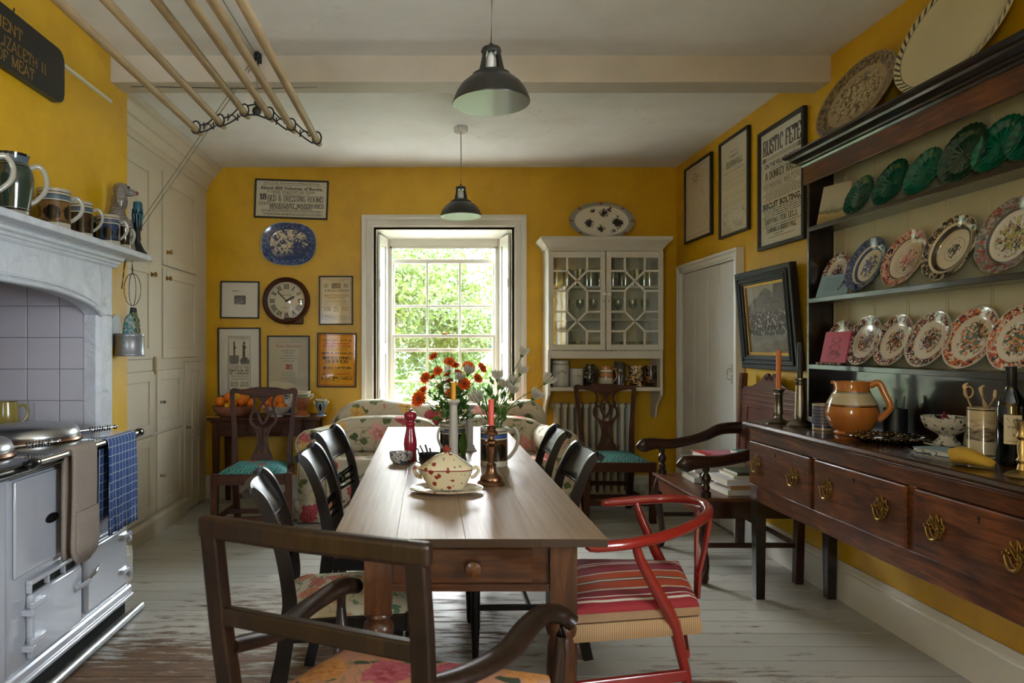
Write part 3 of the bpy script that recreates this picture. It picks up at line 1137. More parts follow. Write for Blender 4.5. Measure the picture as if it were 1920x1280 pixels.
# ================================================================== RANGE COOKER
XA = -1.473
rc = thing('range_cooker', 'pale grey enamel range cooker with black top and chrome rail', 'cooker', (XA, 2.6, 0))
ay = lambda y_: y_ - 2.6
b = MB()
b.box(-.66, 0, ay(2.425), ay(3.395), .10, .86)
b.build('body', M['enamel'], rc, smooth=0, bevel=.008)
b = MB().box(-.66, .002, ay(1.45), ay(2.415), .10, .86)
b.build('side_module', M['enamel'], rc, smooth=0, bevel=.008)
b = MB().prism([(-.6, .0), (-.01, 0), (-.01, .085), (-.6, .085)], 'y', ay(1.46), ay(3.39))
b.build('toe_kick', M['ink'], rc, smooth=0)
b = MB().prism([(-.6, .075), (.022, .075), (.026, .085), (.026, .095), (.016, .103), (.016, .128), (.008, .138), (-.6, .138)], 'y', ay(1.45), ay(3.405))
b.build('plinth', M['enamel'], rc, smooth=0, bevel=.003)
# top plate with rolled front edge
tp = []
for i in range(9):
    a = -PI / 2 + PI * i / 8
    tp.append((.038 + .024 * math.cos(a), .869 + .024 * math.sin(a)))
b = MB().prism([(-.7, .845), (-.01, .845)] + tp + [(-.7, .893)], 'y', ay(1.44), ay(3.372))
b.build('top_plate', M['enamelk'], rc, smooth=40, bevel=.006)
b = MB().box(-.01, .006, ay(2.425), ay(3.39), .828, .846)
b.build('trim_strip', M['chrome'], rc, smooth=0, bevel=.003)
# rail
XR = .078
b = MB().tube([(XR, ay(2.46), .888), (XR, ay(3.33), .888)], .013, 14)
b.build('towel_rail', M['chrome'], rc, smooth=50)
for yy in (2.45, 3.34):
    q = MB()
    q.lathe([(0, -.035), (.012, -.033), (.019, -.02), (.02, .0), (.019, .02), (.012, .033), (0, .035)], 14, (XR, ay(yy), .888), axis='y')
    q.tube([(XR, ay(yy), .888), (XR - .03, ay(yy), .882), (.03, ay(yy), .868)], [.017, .015, .016], 10)
    q.build('rail_bracket', M['enamelk'], rc, smooth=50)
# doors
def oven_door(y0, y1, z0, z1, vent, hinge_side):
    m_ = MB()
    ztop = z1 - (.05 if vent else 0)
    m_.box(.001, .03, ay(y0), ay(y1), z0, ztop)
    d = m_.build('oven_door', M['enamel'], rc, smooth=30, bevel=.012, seg=3)
    if vent:
        v_ = MB()
        v_.box(.001, .026, ay(y0), ay(y1), z1 - .018, z1)
        for i in range(4):
            u = y0 + (y1 - y0) * (i + .06) / 3.12
            v_.box(.001, .024, ay(u) - .005, ay(u) + .005, z1 - .05, z1 - .01)
        v_.build('vent_grille', M['enamel'], d, smooth=30, bevel=.006)
        MB().box(.0005, .004, ay(y0) + .01, ay(y1) - .01, z1 - .052, z1 - .016).build('vent_slot', M['ink'], d, smooth=0)
    for zz in (z0 + .075, ztop - .035):
        hi = MB()
        u = y0 if hinge_side < 0 else y1
        s = hinge_side
        hi.box(.028, .046, ay(u) - s * .07 if s > 0 else ay(u) - .02, ay(u) + .02 if s > 0 else ay(u) + .07, zz - .010, zz + .010)
        hi.box(.0, .044, ay(u) + s * .012 - .012, ay(u) + s * .012 + .012, zz - .036, zz - .014)
        hi.tube([(.034, ay(u) + s * .012, zz - .045), (.034, ay(u) + s * .012, zz + .014)], .007, 8)
        hi.build('hinge', M['enamel'], d, smooth=30, bevel=.004)
    return d
dl = oven_door(2.53, 2.895, .155, .445, True, -1)
dr = oven_door(2.935, 3.325, .165, .440, False, 1)
la = MB()
la.tube(cr([(.03, ay(2.83), .31), (.05, ay(2.87), .318), (.055, ay(2.905), .325)], 4), [(.008, .012), (.009, .012), (.006, .008)], 8)
la.build('latch', M['enamel'], dl, smooth=50)
la = MB()
la.tube(cr([(.05, ay(2.91), .325), (.052, ay(2.96), .34), (.045, ay(3.02), .352)], 4), [(.006, .008), (.008, .01), (.004, .005)], 8)
la.build('latch', M['chrome'], dr, smooth=50)
pn = MB().box(.001, .014, ay(2.45), ay(2.88), .475, .822)
pn.build('front_panel', M['enamel'], rc, smooth=30, bevel=.008)
pn = MB().box(.001, .014, ay(2.895), ay(3.37), .475, .822)
pn.build('front_panel', M['enamel'], rc, smooth=30, bevel=.008)
bd = MB().lathe([(.045, 0), (.045, .003), (.041, .006), (0, .006)], 24, axis='x', sx=1, sy=.42)
bo = bd.build('badge', M['enamelk'], rc, smooth=30, loc=(.014, ay(2.686), .639))
fr_ = MB().tube([(.05, ay(1.45), .022), (.05, ay(3.43), .022)], .020, 12)
fr_.build('floor_rail', M['alu'], rc, smooth=50)
# hot-plate lids
for yc, xc in ((3.03, -.27), (2.53, -.27)):
    lid = MB().lathe([(.195, .905), (.20, .915), (.198, .925), (.19, .945), (.178, .955), (.11, .966), (0, .969)], 40, (xc, ay(yc), 0))
    lo = lid.build('lid', M['alu'], rc, smooth=40)
    MB().lathe([(.205, .893), (.21, .897), (.205, .907), (.19, .909), (0, .909)], 40, (xc, ay(yc), 0)).build('lid_base', M['copper'], lo, smooth=40)
    c0 = Vector((xc + .16, ay(yc) + .12, .918))
    dv = Vector((.8, .6, .06)).normalized()
    hp = MB()
    hp.tube([c0, c0 + dv * .15], .006, 8)
    sp = []
    for i in range(70):
        a = i * .75
        u = dv.cross(Vector((0, 0, 1))).normalized()
        w = u.cross(dv)
        sp.append(c0 + dv * (.04 + .09 * i / 70) + (u * math.cos(a) + w * math.sin(a)) * .0125)
    hp.tube(sp, .0026, 5)
    hp.ball(c0 + dv * .15, .011, 10, 6)
    hp.build('coil_handle', M['chrome'], lo, smooth=50)

# ================================================================== LETTERING
def arc(cx, cy, rx, ry, a0, a1, n=9):
    return [(cx + rx * math.cos(math.radians(a0 + (a1 - a0) * i / n)), cy + ry * math.sin(math.radians(a0 + (a1 - a0) * i / n))) for i in range(n + 1)]


GL = {
    'A': (1.05, [[(0, 0), (.5, 1)], [(.5, 1), (1, 0)], [(.2, .33), (.8, .33)]]),
    'B': (.9, [[(.12, 0), (.12, 1)], [(.12, 1)] + arc(.52, .765, .3, .235, 90, -90) + [(.12, .53)], [(.12, .53)] + arc(.55, .265, .35, .265, 90, -90) + [(.12, 0)]]),
    'C': (.9, [arc(.52, .5, .42, .5, 48, 312), [(.82, .68), (.82, .98)]]),
    'D': (.95, [[(.12, 0), (.12, 1)], [(.12, 1)] + arc(.45, .5, .45, .5, 90, -90) + [(.12, 0)]]),
    'E': (.85, [[(.12, 0), (.12, 1)], [(.12, 1), (.85, 1)], [(.12, .52), (.65, .52)], [(.12, 0), (.85, 0)], [(.85, .76), (.85, 1)], [(.88, 0), (.88, .26)]]),
    'F': (.8, [[(.12, 0), (.12, 1)], [(.12, 1), (.82, 1)], [(.12, .5), (.62, .5)], [(.82, .74), (.82, 1)]]),
    'G': (.95, [arc(.5, .5, .42, .5, 48, 350), [(.88, .05), (.88, .45)], [(.6, .45), (1, .45)], [(.8, .7), (.8, .98)]]),
    'H': (1, [[(.12, 0), (.12, 1)], [(.88, 0), (.88, 1)], [(.12, .5), (.88, .5)]]),
    'I': (.42, [[(.2, 0), (.2, 1)]]),
    'J': (.7, [[(.6, .25), (.6, 1)], arc(.35, .25, .25, .25, 0, -170)]),
    'K': (1, [[(.12, 0), (.12, 1)], [(.15, .4), (.85, 1)], [(.4, .6), (.9, 0)]]),
    'L': (.8, [[(.12, 0), (.12, 1)], [(.12, 0), (.8, 0)], [(.82, 0), (.82, .28)]]),
    'M': (1.2, [[(.1, 0), (.1, 1)], [(.1, 1), (.6, .1)], [(.6, .1), (1.1, 1)], [(1.1, 0), (1.1, 1)]]),
    'N': (1, [[(.12, 0), (.12, 1)], [(.12, 1), (.88, 0)], [(.88, 0), (.88, 1)]]),
    'O': (.95, [arc(.48, .5, .42, .5, 0, 360, 16)]),
    'P': (.85, [[(.12, 0), (.12, 1)], [(.12, 1)] + arc(.5, .74, .34, .26, 90, -90) + [(.12, .48)]]),
    'R': (.95, [[(.12, 0), (.12, 1)], [(.12, 1)] + arc(.5, .75, .32, .25, 90, -90) + [(.12, .5)], [(.5, .5), (.9, 0)]]),
    'S': (.8, [arc(.42, .755, .3, .245, 40, 270, 8) + arc(.42, .265, .34, .265, 90, -150, 8), [(.72, .7), (.72, .98)], [(.08, .02), (.08, .3)]]),
    'T': (.9, [[(.45, 0), (.45, 1)], [(.05, 1), (.85, 1)], [(.05, .72), (.05, 1)], [(.85, .72), (.85, 1)]]),
    'U': (.95, [[(.12, .3), (.12, 1)], arc(.5, .3, .38, .3, 180, 360), [(.88, .3), (.88, 1)]]),
    'V': (1, [[(.0, 1), (.5, 0)], [(.5, 0), (1, 1)]]),
    'W': (1.3, [[(.0, 1), (.33, 0)], [(.33, 0), (.65, .9)], [(.65, .9), (.97, 0)], [(.97, 0), (1.3, 1)]]),
    'X': (1, [[(0, 1), (1, 0)], [(0, 0), (1, 1)]]),
    'Y': (.95, [[(.0, 1), (.48, .45)], [(.48, .45), (.95, 1)], [(.48, 0), (.48, .45)]]),
    'Z': (.85, [[(.05, 1), (.8, 1)], [(.8, 1), (.05, 0)], [(.05, 0), (.82, 0)]]),
    '0': (.8, [arc(.4, .5, .34, .5, 0, 360, 16)]), '1': (.5, [[(.28, 0), (.28, 1)], [(.05, .8), (.28, 1)]]),
    '2': (.8, [arc(.38, .72, .3, .28, 170, -30, 8) + [(.05, 0)], [(.05, 0), (.75, 0)]]),
    '5': (.8, [[(.7, 1), (.15, 1)], [(.15, 1), (.12, .55)], arc(.4, .32, .34, .32, 130, -150, 10)]),
    '8': (.8, [arc(.4, .75, .28, .25, 0, 360, 12), arc(.4, .26, .34, .26, 0, 360, 12)]),
    '&': (1, [arc(.4, .78, .2, .22, -60, 240, 10) + [(.95, 0)], arc(.38, .26, .32, .26, 110, 330, 8) + [(.95, .5)]]),
    '.': (.35, [[(.15, 0), (.15, .1)]]), ',': (.35, [[(.18, .1), (.1, -.15)]]), "'": (.3, [[(.15, .8), (.15, 1)]]), '!': (.35, [[(.15, .3), (.15, 1)], [(.15, 0), (.15, .1)]]),
    '-': (.5, [[(.05, .45), (.45, .45)]]), ' ': (.5, []),
}


def slab(mb, text, cx, cz, w, h, y=-.0005, wt=.21, ht=.11, serif=.28, sh=.09, gap=.17):
    """serif capitals drawn as strokes; centred at (cx, cz), w wide and h high"""
    tot = sum(GL.get(ch, GL[' '])[0] + gap for ch in text) - gap
    u = w / tot
    x = cx - w / 2
    z0 = cz - h / 2
    tx, tz = wt * u, ht * h
    for ch in text:
        adv, strokes = GL.get(ch, GL[' '])
        for st in strokes:
            P = [(x + px * u, z0 + pz * h) for px, pz in st]
            for (a, b), (c, d) in zip(P[:-1], P[1:]):
                L = math.hypot((c - a) / u, (d - b) / h) or 1
                vx, vz = (c - a) / u / L, (d - b) / h / L
                ox, oz = tx / 2 * abs(vz), tz / 2 * abs(vx)
                if vx * vz > 0:
                    oz = -oz
                e = .04
                a2, b2, c2, d2 = a - vx * e * u, b - vz * e * h, c + vx * e * u, d + vz * e * h
                if abs(vx) < .02:
                    a2, b2, c2, d2 = a, b, c, d
                mb.add([(a2 - ox, y, b2 - oz), (a2 + ox, y, b2 + oz), (c2 + ox, y, d2 + oz), (c2 - ox, y, d2 - oz)], [(0, 1, 2, 3)])
            if serif:
                for i, k in ((0, 1), (-1, -2)):
                    if len(st) == 2 and st[i][1] in (0, 1) and abs(st[i][1] - st[k][1]) > .4:
                        px, pz = P[i]
                        s = 1 if st[i][1] == 0 else -1
                        mb.add([(px - serif * u * .75, y, pz), (px + serif * u * .75, y, pz), (px + serif * u * .75, y, pz + s * sh * h), (px - serif * u * .75, y, pz + s * sh * h)], [(0, 1, 2, 3)])
        x += (adv + gap) * u


_fc = {}
def font_line(mb, text, cx, cz, w, h, y=-.0005, bold=.02, shear=0, arc_r=None):
    """built-in typeface scaled to a box"""
    key = (text, bold, shear)
    if key not in _fc:
        cu = bpy.data.curves.new('line', 'FONT')
        cu.body = text
        cu.offset = bold
        cu.shear = shear
        cu.resolution_u = 2
        ob = bpy.data.objects.new('line', cu)
        COL.objects.link(ob)
        dg = bpy.context.evaluated_depsgraph_get()
        me = bpy.data.meshes.new_from_object(ob.evaluated_get(dg))
        _fc[key] = ([tuple(v.co) for v in me.vertices], [tuple(p.vertices) for p in me.polygons])
        bpy.data.objects.remove(ob)
        bpy.data.curves.remove(cu)
        bpy.data.meshes.remove(me)
    vs, fs = _fc[key]
    if not vs:
        return
    x0, x1 = min(v[0] for v in vs), max(v[0] for v in vs)
    z0, z1 = min(v[1] for v in vs), max(v[1] for v in vs)
    mb.add([(cx - w / 2 + (v[0] - x0) / (x1 - x0) * w, y, cz - h / 2 + (v[1] - z0) / (z1 - z0) * h) for v in vs], fs)


def small_print(mb, cx, cz, w, h, rows=1, y=-.0005, fill=.8):
    """rows too fine to read: broken dashes"""
    for r in range(rows):
        z = cz + (rows / 2 - r - .5) * h
        x = cx - w / 2 + (R.uniform(0, .1) * w if rows > 1 else 0)
        while x < cx + w / 2:
            l = R.uniform(.8, 3.2) * h * 1.1
            e = min(x + l, cx + w / 2)
            mb.add([(x, y, z - h * .22), (e, y, z - h * .22), (e, y, z + h * .22), (x, y, z + h * .22)], [(0, 1, 2, 3)])
            x = e + h * .5


def rule(mb, cx, cz, w, t, y=-.0005):
    mb.add([(cx - w / 2, y, cz - t / 2), (cx + w / 2, y, cz - t / 2), (cx + w / 2, y, cz + t / 2), (cx - w / 2, y, cz + t / 2)], [(0, 1, 2, 3)])


def poly(mb, pts, y=-.0005):
    mb.add([(x, y, z) for x, z in pts], [tuple(range(len(pts)))])


def picture(name, label, loc, w, h, rotz=0, fw=.012, fd=.022, frame='black', sheet='paper', prints=(), roll=0, tilt=0, glass=True, cat='picture', slip=None):
    """framed sheet; local x right, z up, -y towards the viewer; loc = middle of the lower edge, on the wall"""
    t = thing(name, label, cat, loc, rot=(tilt, roll, rotz))
    o = [(-w / 2, 0), (w / 2, 0), (w / 2, h), (-w / 2, h)]
    i = [(-w / 2 + fw, fw), (w / 2 - fw, fw), (w / 2 - fw, h - fw), (-w / 2 + fw, h - fw)]
    MB().ring(o, i, 'y', -fd, -.002).build('frame', M[frame], t, smooth=0, bevel=min(.004, fw * .25))
    MB().box(-w / 2 + fw * .5, w / 2 - fw * .5, -fd * .45, -fd * .3, fw * .5, h - fw * .5).build('sheet', M[sheet], t, smooth=0)
    if slip:
        i2 = [(-w / 2 + fw + slip, fw + slip), (w / 2 - fw - slip, fw + slip), (w / 2 - fw - slip, h - fw - slip), (-w / 2 + fw + slip, h - fw - slip)]
        MB().ring(i, i2, 'y', -fd * .7, -fd * .42).build('gilt_slip', M['gold'], t, smooth=0, bevel=.001)
    for nm, mat, mb in prints:
        mb.warp(lambda v: Vector((v.x, v.y - fd * .45, v.z))).build(nm, M[mat], t, smooth=0, normals=False)
    if glass:
        MB().box(-w / 2 + fw * .6, w / 2 - fw * .6, -fd * .72, -fd * .68, fw * .6, h - fw * .6).build('glass_pane', M['pglass'], t, smooth=0)
    return t


def bwall(px0, px1, py0, py1):
    """frame on the back wall from its pixel box -> loc, w, h"""
    k = (BACK - .012) / 1300
    return ((((px0 + px1) / 2 - 803) * k, BACK - .001, 1.3 + (650 - py1) * k), (px1 - px0) * k, (py1 - py0) * k)


# ---- auction bill
loc, w, h = bwall(476, 614, 337, 410)
tx = MB()
f = lambda p: (p / 1088) * h * 1.0
Z = lambda p: h * (1 - (p - 60) / 980)
font_line(tx, 'and a Large Assortment of Plated Articles,', 0, Z(155), w * .76, h * .055, bold=.01)
small_print(tx, 0, Z(200), w * .8, h * .022)
font_line(tx, 'About 800 Volumes of Books,', 0, Z(285), w * .85, h * .105, bold=.03)
slab(tx, 'A LARGE TELESCOPE ON STAND,', 0, Z(365), w * .66, h * .05)
slab(tx, 'THE FURNITURE OF', 0, Z(420), w * .50, h * .04, wt=.14)
slab(tx, '18', -w * .385, Z(505), w * .085, h * .15, wt=.36, serif=.4)
slab(tx, 'BED & DRESSING ROOMS', w * .055, Z(535), w * .75, h * .155, wt=.26, ht=.06, sh=.05)
slab(tx, 'EIGHT', -w * .37, Z(670), w * .14, h * .075, wt=.2)
slab(tx, 'MAHOGANY WARDROBES', w * .075, Z(705), w * .73, h * .105, wt=.26)
slab(tx, 'DECORATED PINE SUITES,', 0, Z(785), w * .58, h * .055, wt=.3)
small_print(tx, 0, Z(850), w * .85, h * .03, 2)
small_print(tx, 0, Z(930), w * .85, h * .03, 2)
picture('framed_bill', 'landscape framed auction bill above the blue willow platter', loc, w, h, prints=[('lettering', 'ink', tx)], roll=.035, fw=.014)

# ---- small engraving
loc, w, h = bwall(413, 486, 527, 597)
pc = NT('small_engraving')
M['engr'] = pc.fin(pc.ramp(pc.noise(pc.map(pc.obj(), (30, 30, 60)), 1, 5, .7), [(.35, '1C1A18'), (.6, '8A8478')]), .8)
a = MB()
rule(a, 0, h * .5, w * .30, h * .24)
b = MB()
rule(b, 0, h * .70, w * .42, .0012)
small_print(b, -w * .1, h * .74, w * .2, h * .05)
picture('framed_engraving', 'small framed engraving on a wide white mount beside the clock', loc, w, h, sheet='paperw', prints=[('engraving', 'engr', a), ('lettering', 'inko', b)], roll=.01)

# ---- show poster
loc, w, h = bwall(598, 662, 517, 609)
a, b, c = MB(), MB(), MB()
n = 44
for i in range(n):
    for sx in (-.415, .415):
        rule(a, w * sx, h * (.12 + .80 * i / n), w * .016, h * .009)
for i in range(26):
    for sz in (.12, .925):
        rule(a, w * (-.4 + .8 * i / 25), h * sz, w * .018, h * .008)
small_print(b, 0, h * .895, w * .45, h * .014, 2)
rule(c, 0, h * .80, w * .28, h * .115)
for sx in (-.29, .29):
    small_print(a, w * sx, h * .80, w * .15, h * .028, 3)
small_print(a, 0, h * .70, w * .74, h * .025, 2)
slab(b, 'WHITTINGTON', 0, h * .60, w * .70, h * .045)
slab(b, 'SUMMER SHOW', 0, h * .55, w * .52, h * .032)
small_print(a, 0, h * .485, w * .66, h * .022)
rule(a, 0, h * .455, w * .7, .001)
rule(a, 0, h * .40, w * .7, .001)
small_print(b, 0, h * .425, w * .66, h * .02)
small_print(a, -w * .26, h * .33, w * .22, h * .032, 3)
small_print(a, 0, h * .32, w * .16, h * .03, 4)
small_print(b, w * .26, h * .33, w * .2, h * .032, 3)
small_print(b, -w * .1, h * .20, w * .5, h * .02)
small_print(a, 0, h * .165, w * .7, h * .018)
small_print(b, 0, h * .09, w * .6, h * .01)
picture('framed_poster', 'buff summer show poster framed beside the window architrave', loc, w, h, prints=[('lettering', 'ink', a), ('brown_lettering', 'inko', b), ('woodcut', 'engr', c)])

# ---- circus bill on a white mount
loc, w, h = bwall(409, 489, 614, 744)
a, b, c = MB(), MB(), MB()
mount = [(-.185, .10), (.185, .10), (.185, .87), (-.185, .87)]
rule(b, 0, h * .49, w * .52, h * .77)
for x in (-.255, .255):
    rule(c, w * x, h * .49, w * .012, h * .77)
for z in (.105, .875):
    rule(c, 0, h * z, w * .52, h * .007)
font_line(a, "PABLO FANQUE'S CIRCUS ROYAL,", 0, h * .855, w * .46, h * .016, y=-.001, bold=.02)
small_print(a, 0, h * .835, w * .34, h * .010, y=-.001)
# two performers: one upside down over a tub, one standing on a mound
poly(a, [(-w * .135, h * .60), (-w * .10, h * .60), (-w * .10, h * .80), (-w * .115, h * .80), (-w * .118, h * .72), (-w * .125, h * .80), (-w * .14, h * .80)], -.001)
poly(a, [(-w * .10, h * .70), (-w * .065, h * .70), (-w * .07, h * .715), (-w * .10, h * .725)], -.001)
rule(a, -w * .118, h * .56, w * .01, h * .10, -.0008)
poly(c, [(-w * .235, h * .60), (-w * .01, h * .60), (-w * .01, h * .50), (-w * .04, h * .475), (-w * .20, h * .475), (-w * .235, h * .50)], -.0007)
poly(a, [(w * .09, h * .79), (w * .125, h * .80), (w * .145, h * .77), (w * .12, h * .755), (w * .09, h * .765)], -.001)
poly(a, [(w * .075, h * .75), (w * .12, h * .755), (w * .165, h * .71), (w * .13, h * .69), (w * .14, h * .58), (w * .155, h * .51), (w * .12, h * .51), (w * .105, h * .60), (w * .09, h * .55), (w * .075, h * .55), (w * .08, h * .68)], -.001)
poly(c, [(w * .01, h * .53), (w * .08, h * .575), (w * .18, h * .57), (w * .235, h * .53), (w * .235, h * .475), (w * .04, h * .475)], -.0007)
font_line(a, 'Grandest Night of the Season!', 0, h * .46, w * .47, h * .017, y=-.001)
slab(a, 'LAST NIGHT BUT THREE!', 0, h * .425, w * .47, h * .035, y=-.001, wt=.2)
slab(a, 'BENEFIT OF MR. KITE,', 0, h * .38, w * .47, h * .032, y=-.001, wt=.34, serif=.4)
slab(a, 'MR. J. HENDERSON,', 0, h * .34, w * .45, h * .026, y=-.001, wt=.34, serif=.4)
small_print(a, 0, h * .30, w * .42, h * .012, 2, -.001)
rule(a, 0, h * .275, w * .46, .0008, -.001)
small_print(a, 0, h * .258, w * .44, h * .010, 2, -.001)
small_print(a, -w * .12, h * .185, w * .2, h * .02, 4, -.001)
small_print(a, w * .12, h * .185, w * .2, h * .02, 4, -.001)
picture('framed_bill', 'tall framed circus bill with two performers on a white mount', loc, w, h, sheet='paperw', prints=[('bill', 'paper', b), ('border', 'inkg', c), ('lettering', 'ink', a)], roll=-.004)

# ---- exhibition poster
loc, w, h = bwall(501, 581, 629, 744)
a, b, c = MB(), MB(), MB()
small_print(a, 0, h * .895, w * .5, h * .008)
font_line(b, 'Three Classicists', 0, h * .83, w * .6, h * .048, bold=.0)
for z, ww in ((.755, .34), (.72, .22), (.675, .24), (.63, .42), (.585, .24)):
    small_print(a, 0, h * z, w * ww, h * .018)
font_line(b, '3', -w * .03, h * .49, w * .09, h * .085, bold=.06)
slab(b, 'S', w * .045, h * .49, w * .07, h * .085, wt=.3)
for z, ww in ((.41, .32), (.375, .34), (.35, .3), (.32, .36), (.295, .32), (.25, .36)):
    small_print(a, 0, h * z, w * ww, h * .013)
poly(c, [(-w * .46, h * .03), (w * .46, h * .03), (w * .46, h * .16), (w * .2, h * .19), (-w * .1, h * .27), (-w * .46, h * .24)], -.0003)
picture('framed_poster', 'pale grey exhibition poster with red title hung below the clock', loc, w, h, sheet='paperg', prints=[('lettering', 'inkg', a), ('red_lettering', 'inkr', b), ('swirl', 'paper', c)])

# ---- orange supper poster
loc, w, h = bwall(594, 668, 624, 726)
a, b, c = MB(), MB(), MB()
Z = lambda p: h * (1 - (p - 30) / 1090)
b.ring([(-w * .44, h * .035), (w * .44, h * .035), (w * .43, h * .955), (-w * .44, h * .965)], [(-w * .425, h * .045), (w * .425, h * .045), (w * .415, h * .945), (-w * .425, h * .955)], 'y', -.0006, -.0001)
slab(b, 'SATURDAY', 0, Z(128), w * .38, h * .022)
font_line(a, '11TH JULY 2015, at', 0, Z(182), w * .74, h * .042, bold=.04)
font_line(b, 'The Bridehead', 0, Z(238), w * .66, h * .042, bold=.04, shear=.3)
font_line(b, 'Cricket Ground,', 0, Z(296), w * .70, h * .045, bold=.04, shear=.3)
slab(a, 'LITTLEBREDY', 0, Z(350), w * .55, h * .028, wt=.14)
rule(a, 0, Z(385), w * .54, .0012)
slab(a, 'BEN & CHARLIE', 0, Z(438), w * .78, h * .036, wt=.32, serif=.4)
slab(a, 'WEDDING', 0, Z(530), w * .72, h * .055, wt=.34, serif=.42)
slab(a, 'SUPPER', 0, Z(605), w * .57, h * .05, wt=.34, serif=.42)
rule(a, 0, Z(652), w * .58, .0012)
slab(a, 'JESS UPTON', 0, Z(730), w * .72, h * .042, wt=.38, serif=.42)
small_print(a, 0, Z(778), w * .68, h * .016)
small_print(a, 0, Z(818), w * .7, h * .014)
slab(b, 'ENTERTAINMENTS,', 0, Z(858), w * .73, h * .03, wt=.3)
slab(a, '& LIVE', -w * .27, Z(935), w * .24, h * .06, wt=.24)
slab(a, 'CAMELS', w * .23, Z(935), w * .32, h * .06, wt=.24)
poly(a, [(-w * .10, Z(985)), (-w * .085, Z(930)), (-w * .12, Z(905)), (-w * .10, Z(895)), (-w * .075, Z(915)), (-w * .045, Z(895)), (-w * .015, Z(920)), (w * .02, Z(890)), (w * .04, Z(930)), (w * .035, Z(985)), (w * .015, Z(945)), (-w * .05, Z(945)), (-w * .075, Z(985))])
rule(a, -w * .03, Z(990), w * .19, h * .006)
small_print(b, 0, Z(1015), w * .6, h * .008)
small_print(a, 0, Z(1055), w * .72, h * .008)
picture('framed_poster', 'bright orange letterpress supper poster in a black frame', loc, w, h, sheet='papero', prints=[('lettering', 'ink', a), ('red_lettering', 'inkr', b)], roll=.01)

# ---- right wall pictures: x = RIGHT plane, rotz = -90
def rwall(y0, y1, z0):
    return (RIGHT - .001, (y0 + y1) / 2, z0), y1 - y0


loc, w = rwall(5.17, 5.71, 2.14)
h = .617
a, b = MB(), MB()
a.ring([(-w * .40, h * .08), (w * .40, h * .08), (w * .40, h * .93), (-w * .40, h * .93)], [(-w * .396, h * .083), (w * .396, h * .083), (w * .396, h * .927), (-w * .396, h * .927)], 'y', -.0006, -.0001)
font_line(a, 'MAP', -w * .12, h * .86, w * .10, h * .02)
small_print(a, -w * .12, h * .82, w * .30, h * .022, 1)
small_print(a, -w * .12, h * .775, w * .2, h * .014, 3)
for k in range(7):
    p = [(R.uniform(-.1, .28) * w, h * (.15 + .1 * k), 0)]
    for _ in range(7):
        p.append((p[-1][0] + R.gauss(0, .05) * w, p[-1][1] + R.uniform(.0, .035) * h, 0))
    q = cr(p, 4)
    for u, v in zip(q[:-1], q[1:]):
        poly(b, [(u.x, u.y), (v.x, v.y), (v.x + .004, v.y + .002), (u.x + .004, u.y + .002)])
for k in range(160):
    x, z = R.gauss(.1, .13) * w, R.uniform(.12, .85) * h
    if abs(x) < w * .38:
        rule(b, x, z, .008, .003)
picture('framed_map', 'framed antique coastal map nearest the corner above the door', loc, w, h, -PI / 2, prints=[('lettering', 'ink', a), ('chart_lines', 'inko', b)], fw=.018, fd=.026, cat='map')

loc, w = rwall(4.57, 5.03, 2.075)
h = .69
a, b = MB(), MB()
font_line(a, 'Plan of the', 0, h * .85, w * .24, h * .02, bold=.0)
slab(a, 'TOWNSHIP OF', 0, h * .80, w * .30, h * .024, wt=.2)
slab(a, 'BURNHILL', 0, h * .73, w * .54, h * .06, wt=.26, serif=.2)
rule(b, 0, h * .69, w * .35, .001)
small_print(b, 0, h * .65, w * .7, h * .012)
for z in (.60, .545, .49, .42, .345, .31):
    rule(b, 0, h * z, w * .78, .0012)
for z in (.565, .51, .395, .325):
    x = -w * .38
    while x < w * .38:
        rule(a, x, h * z, w * .018, h * .006)
        x += w * .055
for k in range(70):
    rule(b, R.uniform(-.36, .36) * w, R.uniform(.07, .26) * h, R.uniform(.005, .03), .002)
rule(a, -w * .33, h * .15, .014, .016)
picture('framed_plan', 'framed township plan headed in tall capitals on the yellow wall', loc, w, h, -PI / 2, prints=[('lettering', 'ink', a), ('plan_lines', 'inkg', b)], fw=.018, fd=.026, cat='map')

loc, w = rwall(3.885, 4.43, 1.907)
h = .748
a, g_ = MB(), MB()
Z = lambda p: h * (1 - (p - 40) / 1200)
slab(a, 'RUSTIC FETE', 0, h * .845, w * .80, h * .125, wt=.36, ht=.10, serif=.34, sh=.08)
rule(g_, 0, h * .755, w * .80, .003)
rule(g_, 0, h * .735, w * .80, .003)
for k in range(30):
    rule(g_, w * (-.33 + .66 * k / 29), h * .745, w * .012, h * .008)
for s in (-.38, .38):
    a.ring([(w * s - .018, h * .728), (w * s + .018, h * .728), (w * s + .018, h * .762), (w * s - .018, h * .762)], [(w * s - .012, h * .734), (w * s + .012, h * .734), (w * s + .012, h * .756), (w * s - .012, h * .756)], 'y', -.0006, -.0001)
    rule(a, w * s, h * .745, .012, .012)
font_line(a, 'ON THE VILLAGE GREEN.', 0, h * .69, w * .74, h * .042, bold=.03)
rule(a, 0, h * .655, w * .5, .003)
slab(a, 'A DONKEY RACE,', 0, h * .605, w * .70, h * .062, wt=.32, serif=.36)
font_line(a, 'For a Handsome New Saddle and a Splendid Whip.', -w * .05, h * .558, w * .66, h * .014, bold=.0)
slab(a, 'GRINNING MATCH.', 0, h * .52, w * .80, h * .045, wt=.14, ht=.07, sh=.04)
slab(a, 'OR, WHICH IS THE UGLIEST PHIZ??', 0, h * .478, w * .66, h * .018, wt=.14)
small_print(g_, 0, h * .43, w * .82, h * .014, 5)
font_line(a, 'BISCUIT BOLTING.', 0, h * .355, w * .82, h * .055, bold=.045)
small_print(g_, 0, h * .29, w * .82, h * .018, 4)
slab(a, 'DIPPING FOR EELS,', 0, h * .225, w * .70, h * .042, wt=.26)
